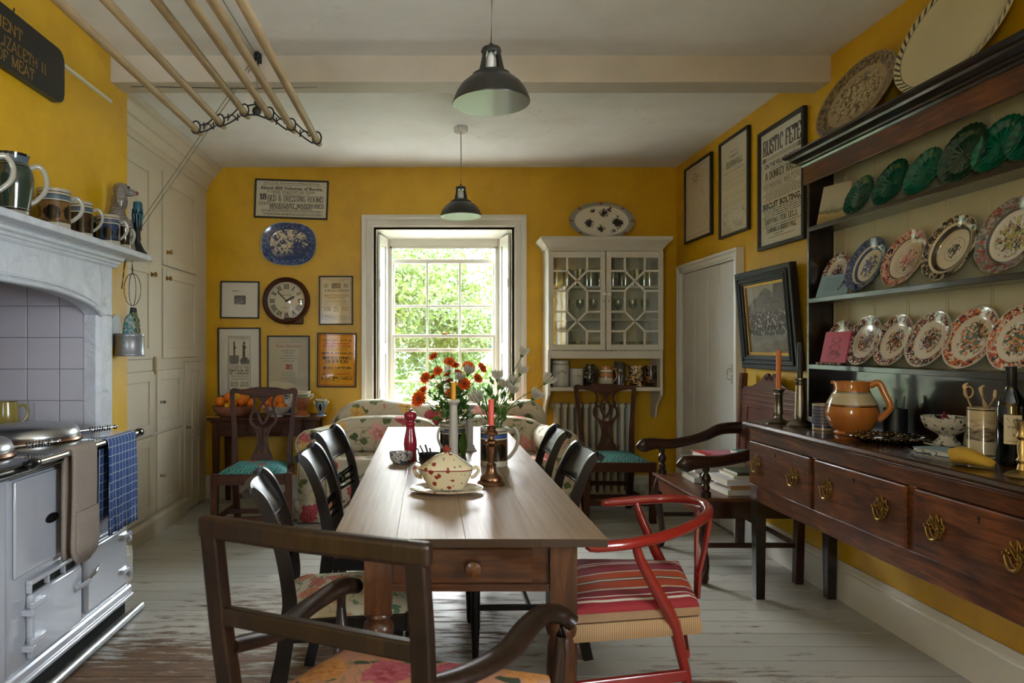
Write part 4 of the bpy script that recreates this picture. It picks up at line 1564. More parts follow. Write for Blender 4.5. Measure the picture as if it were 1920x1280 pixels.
small_print(g_, 0, h * .185, w * .82, h * .016, 1)
slab(a, 'CLIMBING A GREASY POLE,', 0, h * .15, w * .64, h * .038, wt=.34, serif=.3)
small_print(a, -w * .05, h * .112, w * .22, h * .012)
rule(a, 0, h * .09, w * .58, .003)
picture('framed_poster', 'large framed fete poster half hidden behind the dresser cornice', loc, w, h, -PI / 2, sheet='paperw', prints=[('lettering', 'ink', a), ('small_print', 'inkg', g_)], fw=.024, fd=.03)

# ---- old group photograph in a heavy black frame, leaning forward at the top
ph = NT('old_photograph')
s = ph.sep(ph.obj())
v = ph.obj()
sky = ph.mix(ph.noise(v, 8, 3), 'A8A08C', '948C7A')
zz = ph.math('ADD', s[2], ph.math('MULTIPLY', ph.math('SUBTRACT', ph.noise(v, 14, 4), .5), .03))
roof = ph.math('SUBTRACT', .50, ph.math('MULTIPLY', ph.math('ABSOLUTE', ph.math('SUBTRACT', s[0], -.0)), .42))
house = ph.ramp(ph.noise(v, 22, 4), [(.35, '3A3632'), (.65, '77706A')])
col = ph.mix(ph.math('LESS_THAN', zz, roof), sky, house)
tr_ = ph.math('LESS_THAN', ph.vmath('DISTANCE', ph.comb(s[0], 0.0, ph.math('ADD', zz, ph.math('MULTIPLY', ph.math('SUBTRACT', ph.noise(v, 40, 3), .5), .06))), (.19, 0, .46)), .10)
col = ph.mix(tr_, col, '4E4A44')
vo = ph.vor(ph.map(v, (1, 0, .8)), 55)
crowd = ph.ramp(ph.math('ADD', ph.math('MULTIPLY', vo.outputs['Distance'], 1.0), ph.math('MULTIPLY', ph.noise(v, 30, 2), .4)), [(.42, 'CFC8BA'), (.55, '6E6862'), (.72, '1E1C1C')])
inb = ph.math('MULTIPLY', ph.math('GREATER_THAN', zz, .21), ph.math('LESS_THAN', zz, .355))
col = ph.mix(inb, col, crowd)
grs = ph.ramp(ph.noise(ph.map(v, (1, 1, 3)), 9, 4, .6), [(.35, '5C5850'), (.65, '8E8674')])
col = ph.mix(ph.math('LESS_THAN', zz, .21), col, grs)
M['photo'] = ph.fin(col, .6)
a = MB()
w, h = .70, .62
rule(a, 0, h * .5, w - .2, h - .2)
pt = picture('framed_photograph', 'old group photograph in a heavy black frame leaning from the wall above the settle', (RIGHT - .004, 4.25, 1.165), w, h, -PI / 2, fw=.085, fd=.045, frame='frameb', sheet='paper', prints=[('photograph', 'photo', a)], slip=.018, tilt=.085, cat='photograph')

o_, i_ = [(-w / 2 + .03, .03), (w / 2 - .03, .03), (w / 2 - .03, h - .03), (-w / 2 + .03, h - .03)], [(-w / 2 + .045, .045), (w / 2 - .045, .045), (w / 2 - .045, h - .045), (-w / 2 + .045, h - .045)]
for e_ in (0, .027):
    MB().ring([(x_ - math.copysign(e_, x_), z_ + (e_ if z_ < .3 else -e_)) for x_, z_ in o_], [(x_ - math.copysign(e_, x_), z_ + (e_ if z_ < .3 else -e_)) for x_, z_ in i_], 'y', -.056, -.044).build('moulding', M['frameb'], pt, smooth=0, bevel=.005)
# ---- painted trade sign over the mantel (local x = +Y)
sg = thing('trade_sign', 'black board with gilt capital lettering high on the chimney breast', 'sign', (BREAST, 2.5, 2.39), PI / 2)
pts = [(-.75, 0), (.59, 0)] + [(.59 + .05 * math.sin(a_), .05 - .05 * math.cos(a_)) for a_ in (0, .5, 1.0, PI / 2)] + [(.64 - .05 * (1 - math.cos(a_)), .19 + .05 * math.sin(a_)) for a_ in (0, .4, .8, 1.2, PI / 2)] + [(-.75, .24)]
MB().prism(pts, 'y', -.035, -.003).build('board', M['signk'], sg, smooth=0, bevel=.004)
a = MB()
for tx_, e0, e1, zc_ in (('MENT', .12, .31, .165), ('ELIZABETH', .12, .415, .098), ('II', .447, .485, .098), ('OF MEAT', .145, .393, .040)):
    a = MB()
    slab(a, tx_, (e0 + e1) / 2, zc_, e1 - e0, .044, y=-.0357, wt=.15, ht=.09, serif=.16, sh=.04)
    a.build('lettering', M['gold'], sg, smooth=0, normals=False)
MB().tube(cr([(.27, -.02, .24), (.27, -.025, .255), (.28, -.02, .265), (.29, -.01, .255)], 4), .003, 6).build('hook', M['iron'], sg, smooth=50)
bt = MB()
slab(bt, 'AGA', 0, 0, .045, .017, y=0, wt=.2, serif=0)
bt.warp(lambda v: Vector((.0066, v.x, v.z))).build('badge_lettering', M['chrome'], bo, smooth=0, normals=False)

# ================================================================== CLOCK
k_ = (BACK - .02) / 1300
cl = thing('wall_clock', 'round wooden dial clock with roman numerals between the framed prints', 'clock', ((537.5 - 803) * k_, BACK - .001, 1.3 + (650 - 564) * k_))
RC = 44 * k_
MB().lathe([(RC * .80, -.02), (RC * .80, -.055), (RC * .86, -.062), (RC * .93, -.07), (RC * .985, -.062), (RC, -.05), (RC, -.003)], 56, axis='y').build('case', M['mahogx'], cl, smooth=40)
MB().box(-.02, RC * .72, -.06, -.004, -RC * 1.0, -RC * .72).build('chin', M['mahogx'], cl, smooth=0, bevel=.012)
MB().lathe([(0, -.03), (RC * .82, -.03), (RC * .82, -.026), (0, -.026)], 48, axis='y').build('dial', M['paper'], cl, smooth=0)
a = MB()
nums = ['XII', 'I', 'II', 'III', 'IIII', 'V', 'VI', 'VII', 'VIII', 'IX', 'X', 'XI']
for i, s in enumerate(nums):
    ang = -2 * PI * i / 12
    q = MB()
    slab(q, s, 0, RC * .60, RC * (.055 * len(s) + (.05 if 'X' in s or 'V' in s else 0)), RC * .20, y=-.0305, wt=.34, ht=.2, serif=.3, sh=.06)
    q.warp(lambda v: Vector((v.x * math.cos(ang) - v.z * math.sin(ang), v.y, v.x * math.sin(ang) + v.z * math.cos(ang))))
    a.add(q.v, q.f)
for i in range(60):
    an = 2 * PI * i / 60
    x, z = RC * .735 * math.sin(an), RC * .735 * math.cos(an)
    rule(a, x, z, RC * .02, RC * .02, -.0305)
font_line(a, 'Dorchester', 0, -RC * .28, RC * .36, RC * .06, y=-.0305, bold=0, shear=.2)
small_print(a, 0, RC * .24, RC * .42, RC * .05, y=-.0305)
a.build('numerals', M['ink'], cl, smooth=0, normals=False)
hd = MB()
for an, ln, wd in ((math.radians(62), RC * .42, .012), (math.radians(-44), RC * .62, .006)):
    d = Vector((math.sin(an), 0, math.cos(an)))
    n_ = Vector((d.z, 0, -d.x))
    hd.add([d * -.01 + n_ * wd * .4 + Vector((0, -.034, 0)), d * ln * .75 + n_ * wd + Vector((0, -.034, 0)), d * ln + Vector((0, -.034, 0)), d * ln * .75 - n_ * wd + Vector((0, -.034, 0)), d * -.01 - n_ * wd * .4 + Vector((0, -.034, 0))], [(0, 1, 2, 3, 4)])
hd.lathe([(0, -.038), (.011, -.038), (.011, -.031)], 14, axis='y')
hd.build('hands', M['ink'], cl, smooth=0, normals=False)
MB().lathe([(0, -.05), (RC * .79, -.046), (RC * .80, -.044), (0, -.048)], 40, axis='y').build('glass', M['pglass'], cl, smooth=60)
MB().tube([(.005 + .012 * math.cos(q), -.02, -RC - .008 + .012 * math.sin(q)) for q in [i * PI / 6 for i in range(12)]], .003, 6, closed=True, up=(0, 1, 0)).build('ring_pull', M['brass'], cl, smooth=50)

# ================================================================== PLATTERS AND PLATES
def dish(name, label, cat, Rx, Ry, mat, loc, rot, depth=.022, rim=.70, squircle=0, scal=0, ns=12, foot=.62, group=None, seg=56, flat=None):
    """plate in its own xy plane, face +z, origin at the centre of the back"""
    pr = [(0, .006), (foot * .98, .006), (rim - .02, .008), (rim + .03, depth * .6), (.95, depth * .92), (.985, depth), (1.0, depth), (.995, depth - .005), (.93, depth * .6), (rim, 0.002), (foot, -.002), (foot * .95, -.002), (foot * .92, .001), (0, .001)]
    def mod(a, r):
        q = 1
        if squircle:
            c, s_ = abs(math.cos(a)), abs(math.sin(a))
            q *= 1 / ((c ** squircle + s_ ** squircle) ** (1 / squircle))
        if scal:
            q *= 1 + scal * math.cos(ns * a) * max(0, (r - .8) / .2)
        return q
    mb = MB().lathe(pr, seg, sx=Rx, sy=Ry, mod=mod)
    o = mb.build(name, mat, None, smooth=50, loc=loc, rot=rot)
    return tag(o, label, cat, group)


# willow-pattern platter on the back wall
t = NT('willow_pattern')
s = t.sep(t.obj())
RWx, RWy = .237, .185
x = t.math('DIVIDE', s[0], RWx)
y_ = t.math('DIVIDE', s[1], RWy)
e = lambda q: t.math('POWER', t.math('ABSOLUTE', q), 2.6)
r = t.math('POWER', t.math('ADD', e(x), e(y_)), 1 / 2.6)
v = t.obj()
rimn = t.ramp(t.noise(v, 70, 3, .6, .5), [(.40, '243050'), (.52, '3C4C78'), (.64, '5C6C94'), (.72, 'B0B4BC')])
scene = t.step(t.noise(t.map(v, (1, 1, 1)), 32, 4, .65, 1.0), .50, .53)
lowm = t.step(t.math('ADD', y_, t.math('MULTIPLY', x, -.25)), -.15, -.55)
scene = t.math('MAXIMUM', scene, lowm)
rt = t.math('MULTIPLY', t.step(x, .05, .2), t.step(y_, .45, .2))
scene = t.math('MAXIMUM', t.math('MULTIPLY', scene, 1.0), t.math('MULTIPLY', rt, t.step(t.noise(v, 45, 3), .40, .46)))
well = t.mix(scene, 'C8BEA0', '33426A')
col = t.mix(t.step(r, .66, .69), well, rimn)
col = t.mix(t.step(t.math('ABSOLUTE', t.math('SUBTRACT', r, .70)), .02, .01), col, '26304C')
col = t.mix(t.step(r, .975, .985), col, 'B8B4A4')
M['willow'] = t.fin(col, .15, coat=.4)
c = ((541.5 - 803) * k_, BACK - .004, 1.3 + (650 - 457.5) * k_)
wp = dish('willow_platter', 'blue and white willow pattern platter hung under the auction bill', 'platter', RWx, RWy, M['willow'], c, (PI / 2, .03, 0), squircle=2.6)
wp.data.transform(Matrix.Translation((0, 0, .004)))
hk = MB()
for xx in (-.045, .045):
    for sy_ in (1, -1):
        hk.tube([(xx, RWy * sy_ * 1.0, -.002), (xx * .96, (RWy + .006) * sy_, .012), (xx * .94, (RWy - .006) * sy_, .031)], .0018, 5)
hk.build('plate_hanger', M['chrome'], wp, smooth=0)

# oval platter on the glazed cabinet
t = NT('greek_key_platter')
s = t.sep(t.obj())
RKx, RKy = .278, .166
x = t.math('DIVIDE', s[0], RKx)
y_ = t.math('DIVIDE', s[1], RKy)
r = t.math('SQRT', t.math('ADD', t.math('MULTIPLY', x, x), t.math('MULTIPLY', y_, y_)))
th = t.math('ARCTAN2', y_, x)
key = t.nd('TexBrick', {'Vector': t.comb(t.math('MULTIPLY', th, 4.0), t.math('MULTIPLY', r, 12.0), 0.0), 'Color1': (0.03, .03, .03, 1), 'Color2': (.05, .05, .05, 1), 'Mortar': lin('B9B4A0'), 'Scale': 3.0, 'Mortar Size': .05}).outputs[0]
red = t.step(t.math('COSINE', t.math('MULTIPLY', th, 8.0)), .93, .96)
key = t.mix(red, key, '8A4420')
col = t.mix(t.step(r, .87, .88), 'CFC8B6', key)
col = t.mix(t.step(t.math('ABSOLUTE', t.math('SUBTRACT', r, .845)), .028, .022), col, '7E8C90')
sp = None
for cx_, cy_, q in ((.10, .45, .13), (.5, -.1, .16), (-.38, -.1, .13), (-.02, -.4, .11), (.25, .62, .07), (.48, .28, .05), (-.25, .55, .06), (.35, -.5, .07)):
    d = t.vmath('DISTANCE', t.comb(x, t.math('MULTIPLY', y_, .62), 0.0), (cx_, cy_ * .62, 0))
    d = t.math('ADD', d, t.math('MULTIPLY', t.math('SUBTRACT', t.noise(t.obj(), 55, 2, .5, 1.2), .5), .36))
    m_ = t.step(d, q, q - .02)
    sp = m_ if sp is None else t.math('MAXIMUM', sp, m_)
col = t.mix(sp, col, '1C1812')
M['key'] = t.fin(col, .15, coat=.4)
dish('oval_platter', 'oval platter with greek key border and black flowers on the glazed cabinet', 'platter', RKx, RKy, M['key'], ((1128 - 803) * 5.86 / 1300, 5.87, 2.198 + .166 * math.cos(.2)), (PI / 2 - .22, 0, 0), rim=.80)

# ================================================================== GLAZED WALL CABINET
CX0, CX1, CYF = .979, 1.922, 5.68
gc = thing('glazed_cabinet', 'white wall cabinet with astragal glazed doors and open shelf', 'cabinet', ((CX0 + CX1) / 2, BACK - .001, .70))
gx = lambda x_: x_ - (CX0 + CX1) / 2
gz = lambda z_: z_ - .70
gy = lambda y__: y__ - BACK
c = MB()
YB = -.002
for xa, xb in ((CX0, CX0 + .022), (CX1 - .022, CX1)):
    c.box(gx(xa), gx(xb), gy(CYF), YB, gz(.905), gz(2.12))
c.box(gx(CX0 + .022), gx(CX1 - .022), gy(CYF), YB, gz(1.215), gz(1.255))
c.box(gx(CX0 + .022), gx(CX1 - .022), gy(CYF), YB, gz(2.085), gz(2.12))
c.box(gx(CX0 + .022), gx(CX1 - .022), -.014, YB, gz(1.255), gz(2.085))
c.build('carcass', M['white2'], gc, smooth=0, bevel=.002)
MB().box(gx(CX0 + .022), gx(CX1 - .022), gy(CYF) - .004, gy(CYF) + .02, gz(1.204), gz(1.268)).build('bottom_rail', M['white2'], gc, smooth=0, bevel=.002)
MB().box(gx(CX0 + .022), gx(CX1 - .022), gy(CYF) - .002, YB, gz(.937), gz(.968)).build('open_shelf', M['white2'], gc, smooth=0, bevel=.003)
for z in (1.515, 1.785):
    MB().box(gx(CX0 + .022), gx(CX1 - .022), gy(CYF) + .05, -.014, gz(z), gz(z + .018)).build('inner_shelf', M['white2'], gc, smooth=0)
# cornice with returns
mb = MB()
pf = [(0, 2.105), (.008, 2.105), (.012, 2.115), (.018, 2.125), (.034, 2.145), (.056, 2.165), (.062, 2.175), (.062, 2.196)]
rings = []
for u, z in pf:
    rings.append([(gx(CX0 - u), YB, gz(z)), (gx(CX0 - u), gy(CYF - u), gz(z)), (gx(CX1 + u), gy(CYF - u), gz(z)), (gx(CX1 + u), YB, gz(z))])
mb.loft(rings)
mb.build('cornice', M['white2'], gc, smooth=0)
# brackets
for xa in (CX0 + .0, CX1 - .022):
    P = [(YB, gz(.938)), (gy(CYF) + .01, gz(.938)), (gy(CYF) + .01, gz(.90)), (gy(CYF) + .03, gz(.875)), (gy(CYF) + .07, gz(.85)), (gy(CYF) + .12, gz(.80)), (gy(CYF) + .14, gz(.74)), (gy(CYF) + .15, gz(.706)), (YB, gz(.706))]
    MB().prism(P, 'x', gx(xa + .002), gx(xa + .020)).build('bracket', M['white2'], gc, smooth=0, bevel=.002)
# doors with astragals
k5 = CYF / 1300
def zx(zx_):  # zoom px -> metres
    return (1000 + zx_ / 3.764 - 803) * k5
def zz_(zy):
    return 1.3 + (650 - (360 + zy / 3.764)) * k5
YD = gy(CYF) - .002
for (dx0, dx1, off) in ((103, 504, 0), (511, 912, 406)):
    d = MB()
    x0, x1 = gx(zx(dx0)), gx(zx(dx1))
    z0, z1 = gz(zz_(1116)), gz(zz_(420))
    gx0, gx1 = gx(zx(140 + off)), gx(zx(470 + off))
    g0, g1 = gz(zz_(1075)), gz(zz_(465))
    d.box(x0, gx0, YD - .018, YD, z0, z1)
    d.box(gx1, x1, YD - .018, YD, z0, z1)
    d.box(gx0, gx1, YD - .018, YD, z0, g0)
    d.box(gx0, gx1, YD - .018, YD, g1, z1)
    do = d.build('door', M['white2'], gc, smooth=0, bevel=.0025)
    X = [gx(zx(q + off)) for q in (140, 235, 375, 470)]
    Zs = {q: gz(zz_(q)) for q in (465, 558, 628, 698, 845, 912, 982, 1075)}
    cxm = (X[1] + X[2]) / 2
    ym = YD - .012
    segs = []
    for a_, b_ in ((465, 558), (698, 845), (982, 1075)):
        segs += [((X[1], a_), (X[1], b_)), ((X[2], a_), (X[2], b_))]
    for q in (558, 698, 845, 982):
        segs += [((X[0], q), (X[1], q)), ((X[2], q), (X[3], q))]
    for a_, b_ in ((558, 698), (845, 982)):
        segs += [((X[1], a_), (X[2], b_)), ((X[2], a_), (X[1], b_))]
    for (xa, za), (xb, zb) in segs:
        MB().tube([(xa, ym, Zs[za]), (xb, ym, Zs[zb])], (.0075, .008), 4, up=(0, 1, 0), rect=True).build('astragal', M['white'], do, smooth=0)
    S4 = Zs
    P = [[(X[0], 465), (X[1], 465), (X[1], 558), (X[0], 558)], [(X[2], 465), (X[3], 465), (X[3], 558), (X[2], 558)],
         [(X[1], 465), (X[2], 465), (X[2], 558), (cxm, 628), (X[1], 558)],
         [(X[0], 558), (X[1], 558), (cxm, 628), (X[1], 698), (X[0], 698)], [(X[3], 558), (X[2], 558), (cxm, 628), (X[2], 698), (X[3], 698)],
         [(cxm, 628), (X[2], 698), (X[2], 845), (cxm, 912), (X[1], 845), (X[1], 698)],
         [(X[0], 698), (X[1], 698), (X[1], 845), (X[0], 845)], [(X[2], 698), (X[3], 698), (X[3], 845), (X[2], 845)],
         [(X[0], 845), (X[1], 845), (cxm, 912), (X[1], 982), (X[0], 982)], [(X[3], 845), (X[2], 845), (cxm, 912), (X[2], 982), (X[3], 982)],
         [(X[1], 982), (cxm, 912), (X[2], 982), (X[2], 1075), (X[1], 1075)],
         [(X[0], 982), (X[1], 982), (X[1], 1075), (X[0], 1075)], [(X[2], 982), (X[3], 982), (X[3], 1075), (X[2], 1075)]]
    for pp in P:
        MB().prism([(q[0], S4[q[1]]) for q in pp], 'y', YD - .009, YD - .007).build('pane', M['cglass'], do, smooth=0)
    kx = gx(zx(492 if off == 0 else 528))
    MB().lathe([(.009, 0), (.009, -.006), (.007, -.012), (.014, -.018), (.017, -.026), (.013, -.033), (0, -.036)], 16, axis='y').build('knob', M['white'], do, smooth=50, loc=(kx, YD - .018, gz(zz_(724))))
    MB().box(kx - .003, kx + .003, YD - .0186, YD - .0178, gz(zz_(776)), gz(zz_(764))).build('keyhole', M['ink'], do, smooth=0)
# glassware inside
gm = NT('drinking_glass')
M['tumbler'] = m_glass('thin_glassware', (.90, .93, .92, 1), .12)
tum = MB().lathe([(0, .004), (.026, .004), (.029, .006), (.034, .09), (.0345, .09), (.036, .0895), (.031, 0), (0, 0)], 16)
wine = MB().lathe([(0, .0), (.032, 0), (.033, .003), (.006, .008), (.004, .02), (.004, .075), (.012, .085), (.030, .105), (.036, .14), (.032, .17), (.031, .17), (.035, .14), (.029, .107), (.010, .088), (0, .086)], 16)
tum0 = wine0 = None
for shelf, kind in ((1.255, 't'), (1.533, 'w'), (1.803, 't2')):
    n = 9 if kind != 'w' else 8
    for i in range(n):
        for row in (0, 1):
            if kind == 'w' and row == 1:
                continue
            xx = CX0 + .085 + (CX1 - CX0 - .17) * i / (n - 1) + R.uniform(-.008, .008)
            yy = BACK - .075 - .10 * row
            if yy < CYF + .055:
                yy = CYF + .10
            L = {'t': 'plain tumbler on the bottom shelf inside the glazed cabinet', 'w': 'stemmed wine glass on the middle shelf inside the glazed cabinet', 't2': 'tall tumbler on the top shelf inside the glazed cabinet'}[kind]
            G = {'t': 'tumblers on the bottom cabinet shelf', 'w': 'wine glasses on the middle cabinet shelf', 't2': 'tumblers on the top cabinet shelf'}[kind]
            if kind == 'w':
                if wine0 is None:
                    o = wine0 = wine.build('wine_glass', M['tumbler'], smooth=50)
                else:
                    o = wine0.copy()
                    COL.objects.link(o)
            else:
                if tum0 is None:
                    o = tum0 = tum.build('drinking_glass', M['tumbler'], smooth=50)
                else:
                    o = tum0.copy()
                    COL.objects.link(o)
                o.scale = (1, 1, 1.6) if kind == 't2' else (1, 1, 1)
            o.location = (xx, yy, shelf + .0005)
            tag(o, L, 'glass', G)

# ---- crockery generators
def mug(name, label, cat, loc, r, h, mat, handle=0, hr=None, taper=1.0, hm=None, rotz=0, belly=None, lip=.004, group=None, ht=.007, hz=(.25, .82), inside=None):
    """mug or jug; handle points along local angle `handle` (radians) with reach hr"""
    t = thing(name, label, cat, loc, rotz, group)
    b = belly or [(r, 0), (r, h)]
    out = [(0, 0), (b[0][0] * .96, 0)] + [(q, z + .002 if i == 0 else z) for i, (q, z) in enumerate(b)]
    inn = [(q - lip, z) for q, z in reversed(b[1:])] + [(max(.005, b[0][0] - lip - .004), .008), (0, .008)]
    MB().lathe(out + inn, 32).build('body', mat, t, smooth=40)
    if hr:
        dx, dy = math.cos(handle), math.sin(handle)
        def rad_at(z):
            for (r0, z0), (r1, z1) in zip(b[:-1], b[1:]):
                if z0 <= z <= z1:
                    return r0 + (r1 - r0) * (z - z0) / max(1e-6, z1 - z0)
            return b[-1][0]
        z0, z1 = h * hz[0], h * hz[1]
        r0, r1 = rad_at(z0) - .002, rad_at(z1) - .002
        pts = [(r1, z1), (r1 + hr * .6, z1 + h * .05), (r1 + hr, z1 - (z1 - z0) * .22), (max(r0, r1) + hr * .82, z1 - (z1 - z0) * .6), (r0 + hr * .35, z0 + (z1 - z0) * .12), (r0, z0)]
        MB().tube(cr([(q * dx, q * dy, z) for q, z in pts], 5), [(ht, ht * .55), (ht, ht * .6), (ht * .9, ht * .55), (ht * .9, ht * .5)], 8, up=(-dy, dx, 0)).build('handle', hm or mat, t, smooth=60)
    return t


def on_shelf(px, Y=5.80):
    return (px - 803) * Y / 1300


sz = .9685
M['stone'] = plain('stoneware_glaze', 'BDBBB2', .2, coat=.4, var=.04)
t = mug('storage_jar', 'tall white stoneware sugar jar on the open shelf of the cabinet', 'jar', (on_shelf(1050.5), 5.79, sz), .068, .215, M['stone'], belly=[(.064, 0), (.070, .01), (.070, .18), (.058, .19)])
MB().lathe([(.062, .19), (.066, .193), (.066, .215), (.055, .222), (0, .222)], 32).build('lid', M['stone'], t, smooth=40)
a = MB()
for i, ch in enumerate('SUGAR'):
    an = (-28 + 14 * i) / 57.3
    q = MB()
    slab(q, ch, 0, .0, .012, .018, y=0, wt=.2)
    q.warp(lambda v: Vector(((.0708) * math.sin(an + v.x / .07), -.0708 * math.cos(an + v.x / .07), .130 + v.z - 12 * (an * .07) ** 2)))
    a.add(q.v, q.f)
a.build('lettering', M['ink'], t, smooth=0, normals=False)
t = mug('storage_jar', 'short white currants jar on the open shelf of the cabinet', 'jar', (on_shelf(1080.5), 5.80, sz), .058, .15, M['stone'], belly=[(.054, 0), (.058, .008), (.058, .135)])
MB().lathe([(.057, .135), (.060, .137), (.060, .15), (.05, .154), (0, .154)], 32).build('lid', M['stone'], t, smooth=40)
a = MB()
for i, ch in enumerate('CURRANTS'):
    an = (-20 + 11.5 * i) / 57.3
    q = MB()
    slab(q, ch, 0, .0, .009, .013, y=0, wt=.16)
    q.warp(lambda v: Vector((.0588 * math.sin(an + v.x / .058), -.0588 * math.cos(an + v.x / .058), .09 + v.z)))
    a.add(q.v, q.f)
a.build('lettering', M['inkg'], t, smooth=0, normals=False)
def blotch(name, c0, c1, sc_, thr=.52, rough=.15, stretch=(1, 1, 1)):
    t = NT(name)
    n = t.noise(t.map(t.obj(), stretch), sc_, 2, .5, 1.4)
    return t.fin(t.mix(t.step(n, thr, thr + .03), c0, c1), rough, coat=.5)
M['dkfig'] = blotch('dark_figured_glaze', '1E1710', 'B8B0A0', 34, .60)
M['marble'] = blotch('marbled_slip', '1A100A', 'C9A878', 26, .48, stretch=(1, 1, 1.8))
M['marble2'] = blotch('brown_marbled_slip', '1A100A', '8A5C30', 34, .55)
M['greyfig'] = blotch('grey_figured_glaze', '4A463C', '9AA4A6', 24, .60, stretch=(1, 1, .5))
mug('figured_jug', 'small dark jug with pale figures on the open cabinet shelf', 'jug', (on_shelf(1106), 5.80, sz), .045, .185, M['dkfig'], handle=.3, hr=.03, belly=[(.045, 0), (.05, .06), (.048, .12), (.038, .14), (.042, .185)])
M['terraband'] = bands('terracotta_banded', [(0, 'C9C2B0'), (.075, '2A1810'), (.08, 'B57848'), (.118, '2A1810'), (.123, 'CFC8B6'), (.142, '2A1810'), (.146, 'B57848'), (.3, 'B57848')])
M['terrag'] = plain('terracotta_glaze', 'B57848', .15, coat=.5)
mug('banded_jug', 'small orange and cream banded jug on the open cabinet shelf', 'jug', (on_shelf(1136), 5.79, sz), .056, .172, M['terraband'], handle=-.2, hr=.035, hm=M['terrag'], belly=[(.052, 0), (.060, .05), (.058, .10), (.046, .15), (.048, .172)])
mug('grey_jug', 'tall olive grey jug with pale ornament on the open cabinet shelf', 'jug', (on_shelf(1163), 5.83, sz), .045, .205, M['greyfig'], handle=-.1, hr=.035, belly=[(.05, 0), (.048, .08), (.042, .2), (.044, .205)])
mug('marbled_mug', 'cream and black marbled mug on the open cabinet shelf', 'mug', (on_shelf(1193), 5.80, sz), .055, .175, M['marble'], belly=[(.052, 0), (.056, .05), (.054, .175)])
mug('marbled_mug', 'dark brown marbled mug at the end of the open cabinet shelf', 'mug', (on_shelf(1221), 5.80, sz), .05, .175, M['marble2'], belly=[(.05, 0), (.055, .06), (.05, .12), (.052, .175)])

# ================================================================== RADIATOR
rd = thing('column_radiator', 'cream cast iron column radiator under the glazed cabinet', 'radiator', (1.385, 5.86, 0))
n = 11
sec = MB()
for yy in (-.045, 0, .045):
    sec.tube([(0, yy, .10), (0, yy, .79)], (.0185, .017), 10, up=(0, 1, 0))
for z in (.085, .805):
    sec.tube([(0, -.058, z), (0, .058, z)], [(.024, .02), (.027, .03), (.027, .03), (.024, .02)], 10)
so = None
for i in range(n):
    if so is None:
        o = so = sec.build('column', M['white2'], rd, smooth=50)
    else:
        o = so.copy()
        COL.objects.link(o)
    o.location = (-.30 + .06 * i, 0, 0)
for xx in (-.32, .32):
    for z in (.085, .80):
        MB().lathe([(0, -.02), (.018, -.02), (.02, 0), (.018, .02), (0, .02)], 10, (xx, 0, z), axis='x').build('end_plug', M['white2'], rd, smooth=40)
for xx in (-.27, .27):
    MB().box(xx - .02, xx + .02, -.05, .05, 0, .08).build('foot', M['white2'], rd, smooth=0, bevel=.01)
pv = MB()
pv.tube(cr([(.30, 0, .085), (.40, 0, .085), (.44, 0, .08), (.44, 0, .0)], 4), .011, 8)
pv.tube([(.40, 0, .085), (.40, 0, .14)], .016, 10)
pv.build('valve', M['white2'], rd, smooth=40)
pp = struct(MB().tube([(1.84, 5.90, .125), (RIGHT - .03, 5.90, .125)], .009, 8).build('trim_4', M['white2'], smooth=40), 'white heating pipe along the skirting')

# ================================================================== PENDANT LAMPS
def pendant(x, y, label):
    t = thing('pendant_lamp', label, 'lamp', (x, y, 2.215))
    Rl = .1445
    pr = [(Rl * .985, .0), (Rl, .0), (Rl * 1.01, .004), (Rl, .008), (Rl * .965, .022), (Rl * .9, .045), (Rl * .78, .07), (Rl * .62, .09), (Rl * .50, .099), (Rl * .46, .104)]
    MB().lathe(pr, 40).build('shade', M['shade'], t, smooth=50)
    MB().lathe([(q * .985, z - .001) for q, z in pr[3:]] + [(.02, .102)], 40).build('shade_lining', M['shadein'], t, smooth=50)
    c = MB()
    c.lathe([(Rl * .52, .096), (Rl * .50, .108), (Rl * .40, .114), (Rl * .37, .118), (Rl * .30, .118), (Rl * .30, .112), (Rl * .46, .098)], 32)
    for a0 in (PI / 4, 3 * PI / 4, 5 * PI / 4, 7 * PI / 4):
        c.tube([(Rl * .36 * math.cos(a0), Rl * .36 * math.sin(a0), .114), (Rl * .30 * math.cos(a0), Rl * .30 * math.sin(a0), .16), (Rl * .24 * math.cos(a0), Rl * .24 * math.sin(a0), .195)], [(.016, .003), (.010, .003), (.010, .003)], 6, up=(math.cos(a0), math.sin(a0), 0))
    c.lathe([(Rl * .26, .19), (Rl * .27, .196), (Rl * .24, .208), (Rl * .10, .214), (.008, .218), (.008, .225), (0, .225)], 24)
    c.build('gallery', M['shade'], t, smooth=40)
    MB().lathe([(.018, .125), (.022, .13), (.02, .17), (.012, .185), (.005, .20), (0, .20)], 16).build('bulb_holder', M['cerw'], t, smooth=40)
    MB().lathe([(.012, .125), (.013, .11), (.028, .075), (.030, .06), (.024, .04), (.012, .032), (0, .030)], 16).build('bulb', M['tumbler'], t, smooth=60)
    MB().tube([(0, 0, .222), (0.002, 0, .4), (0, 0, CEIL - 2.215 - .02)], .0032, 8).build('flex', M['rope'], t, smooth=50)
    MB().lathe([(0, CEIL - 2.215 - .032), (.046, CEIL - 2.215 - .032), (.048, CEIL - 2.215 - .028), (.048, CEIL - 2.215)], 24).build('ceiling_rose', M['cerw'], t, smooth=40)


pendant(.237, 2.61, 'dark enamel pendant lamp hanging over the table before the beam')
pendant(.229, 4.875, 'dark enamel pendant lamp hanging by the window beyond the beam')

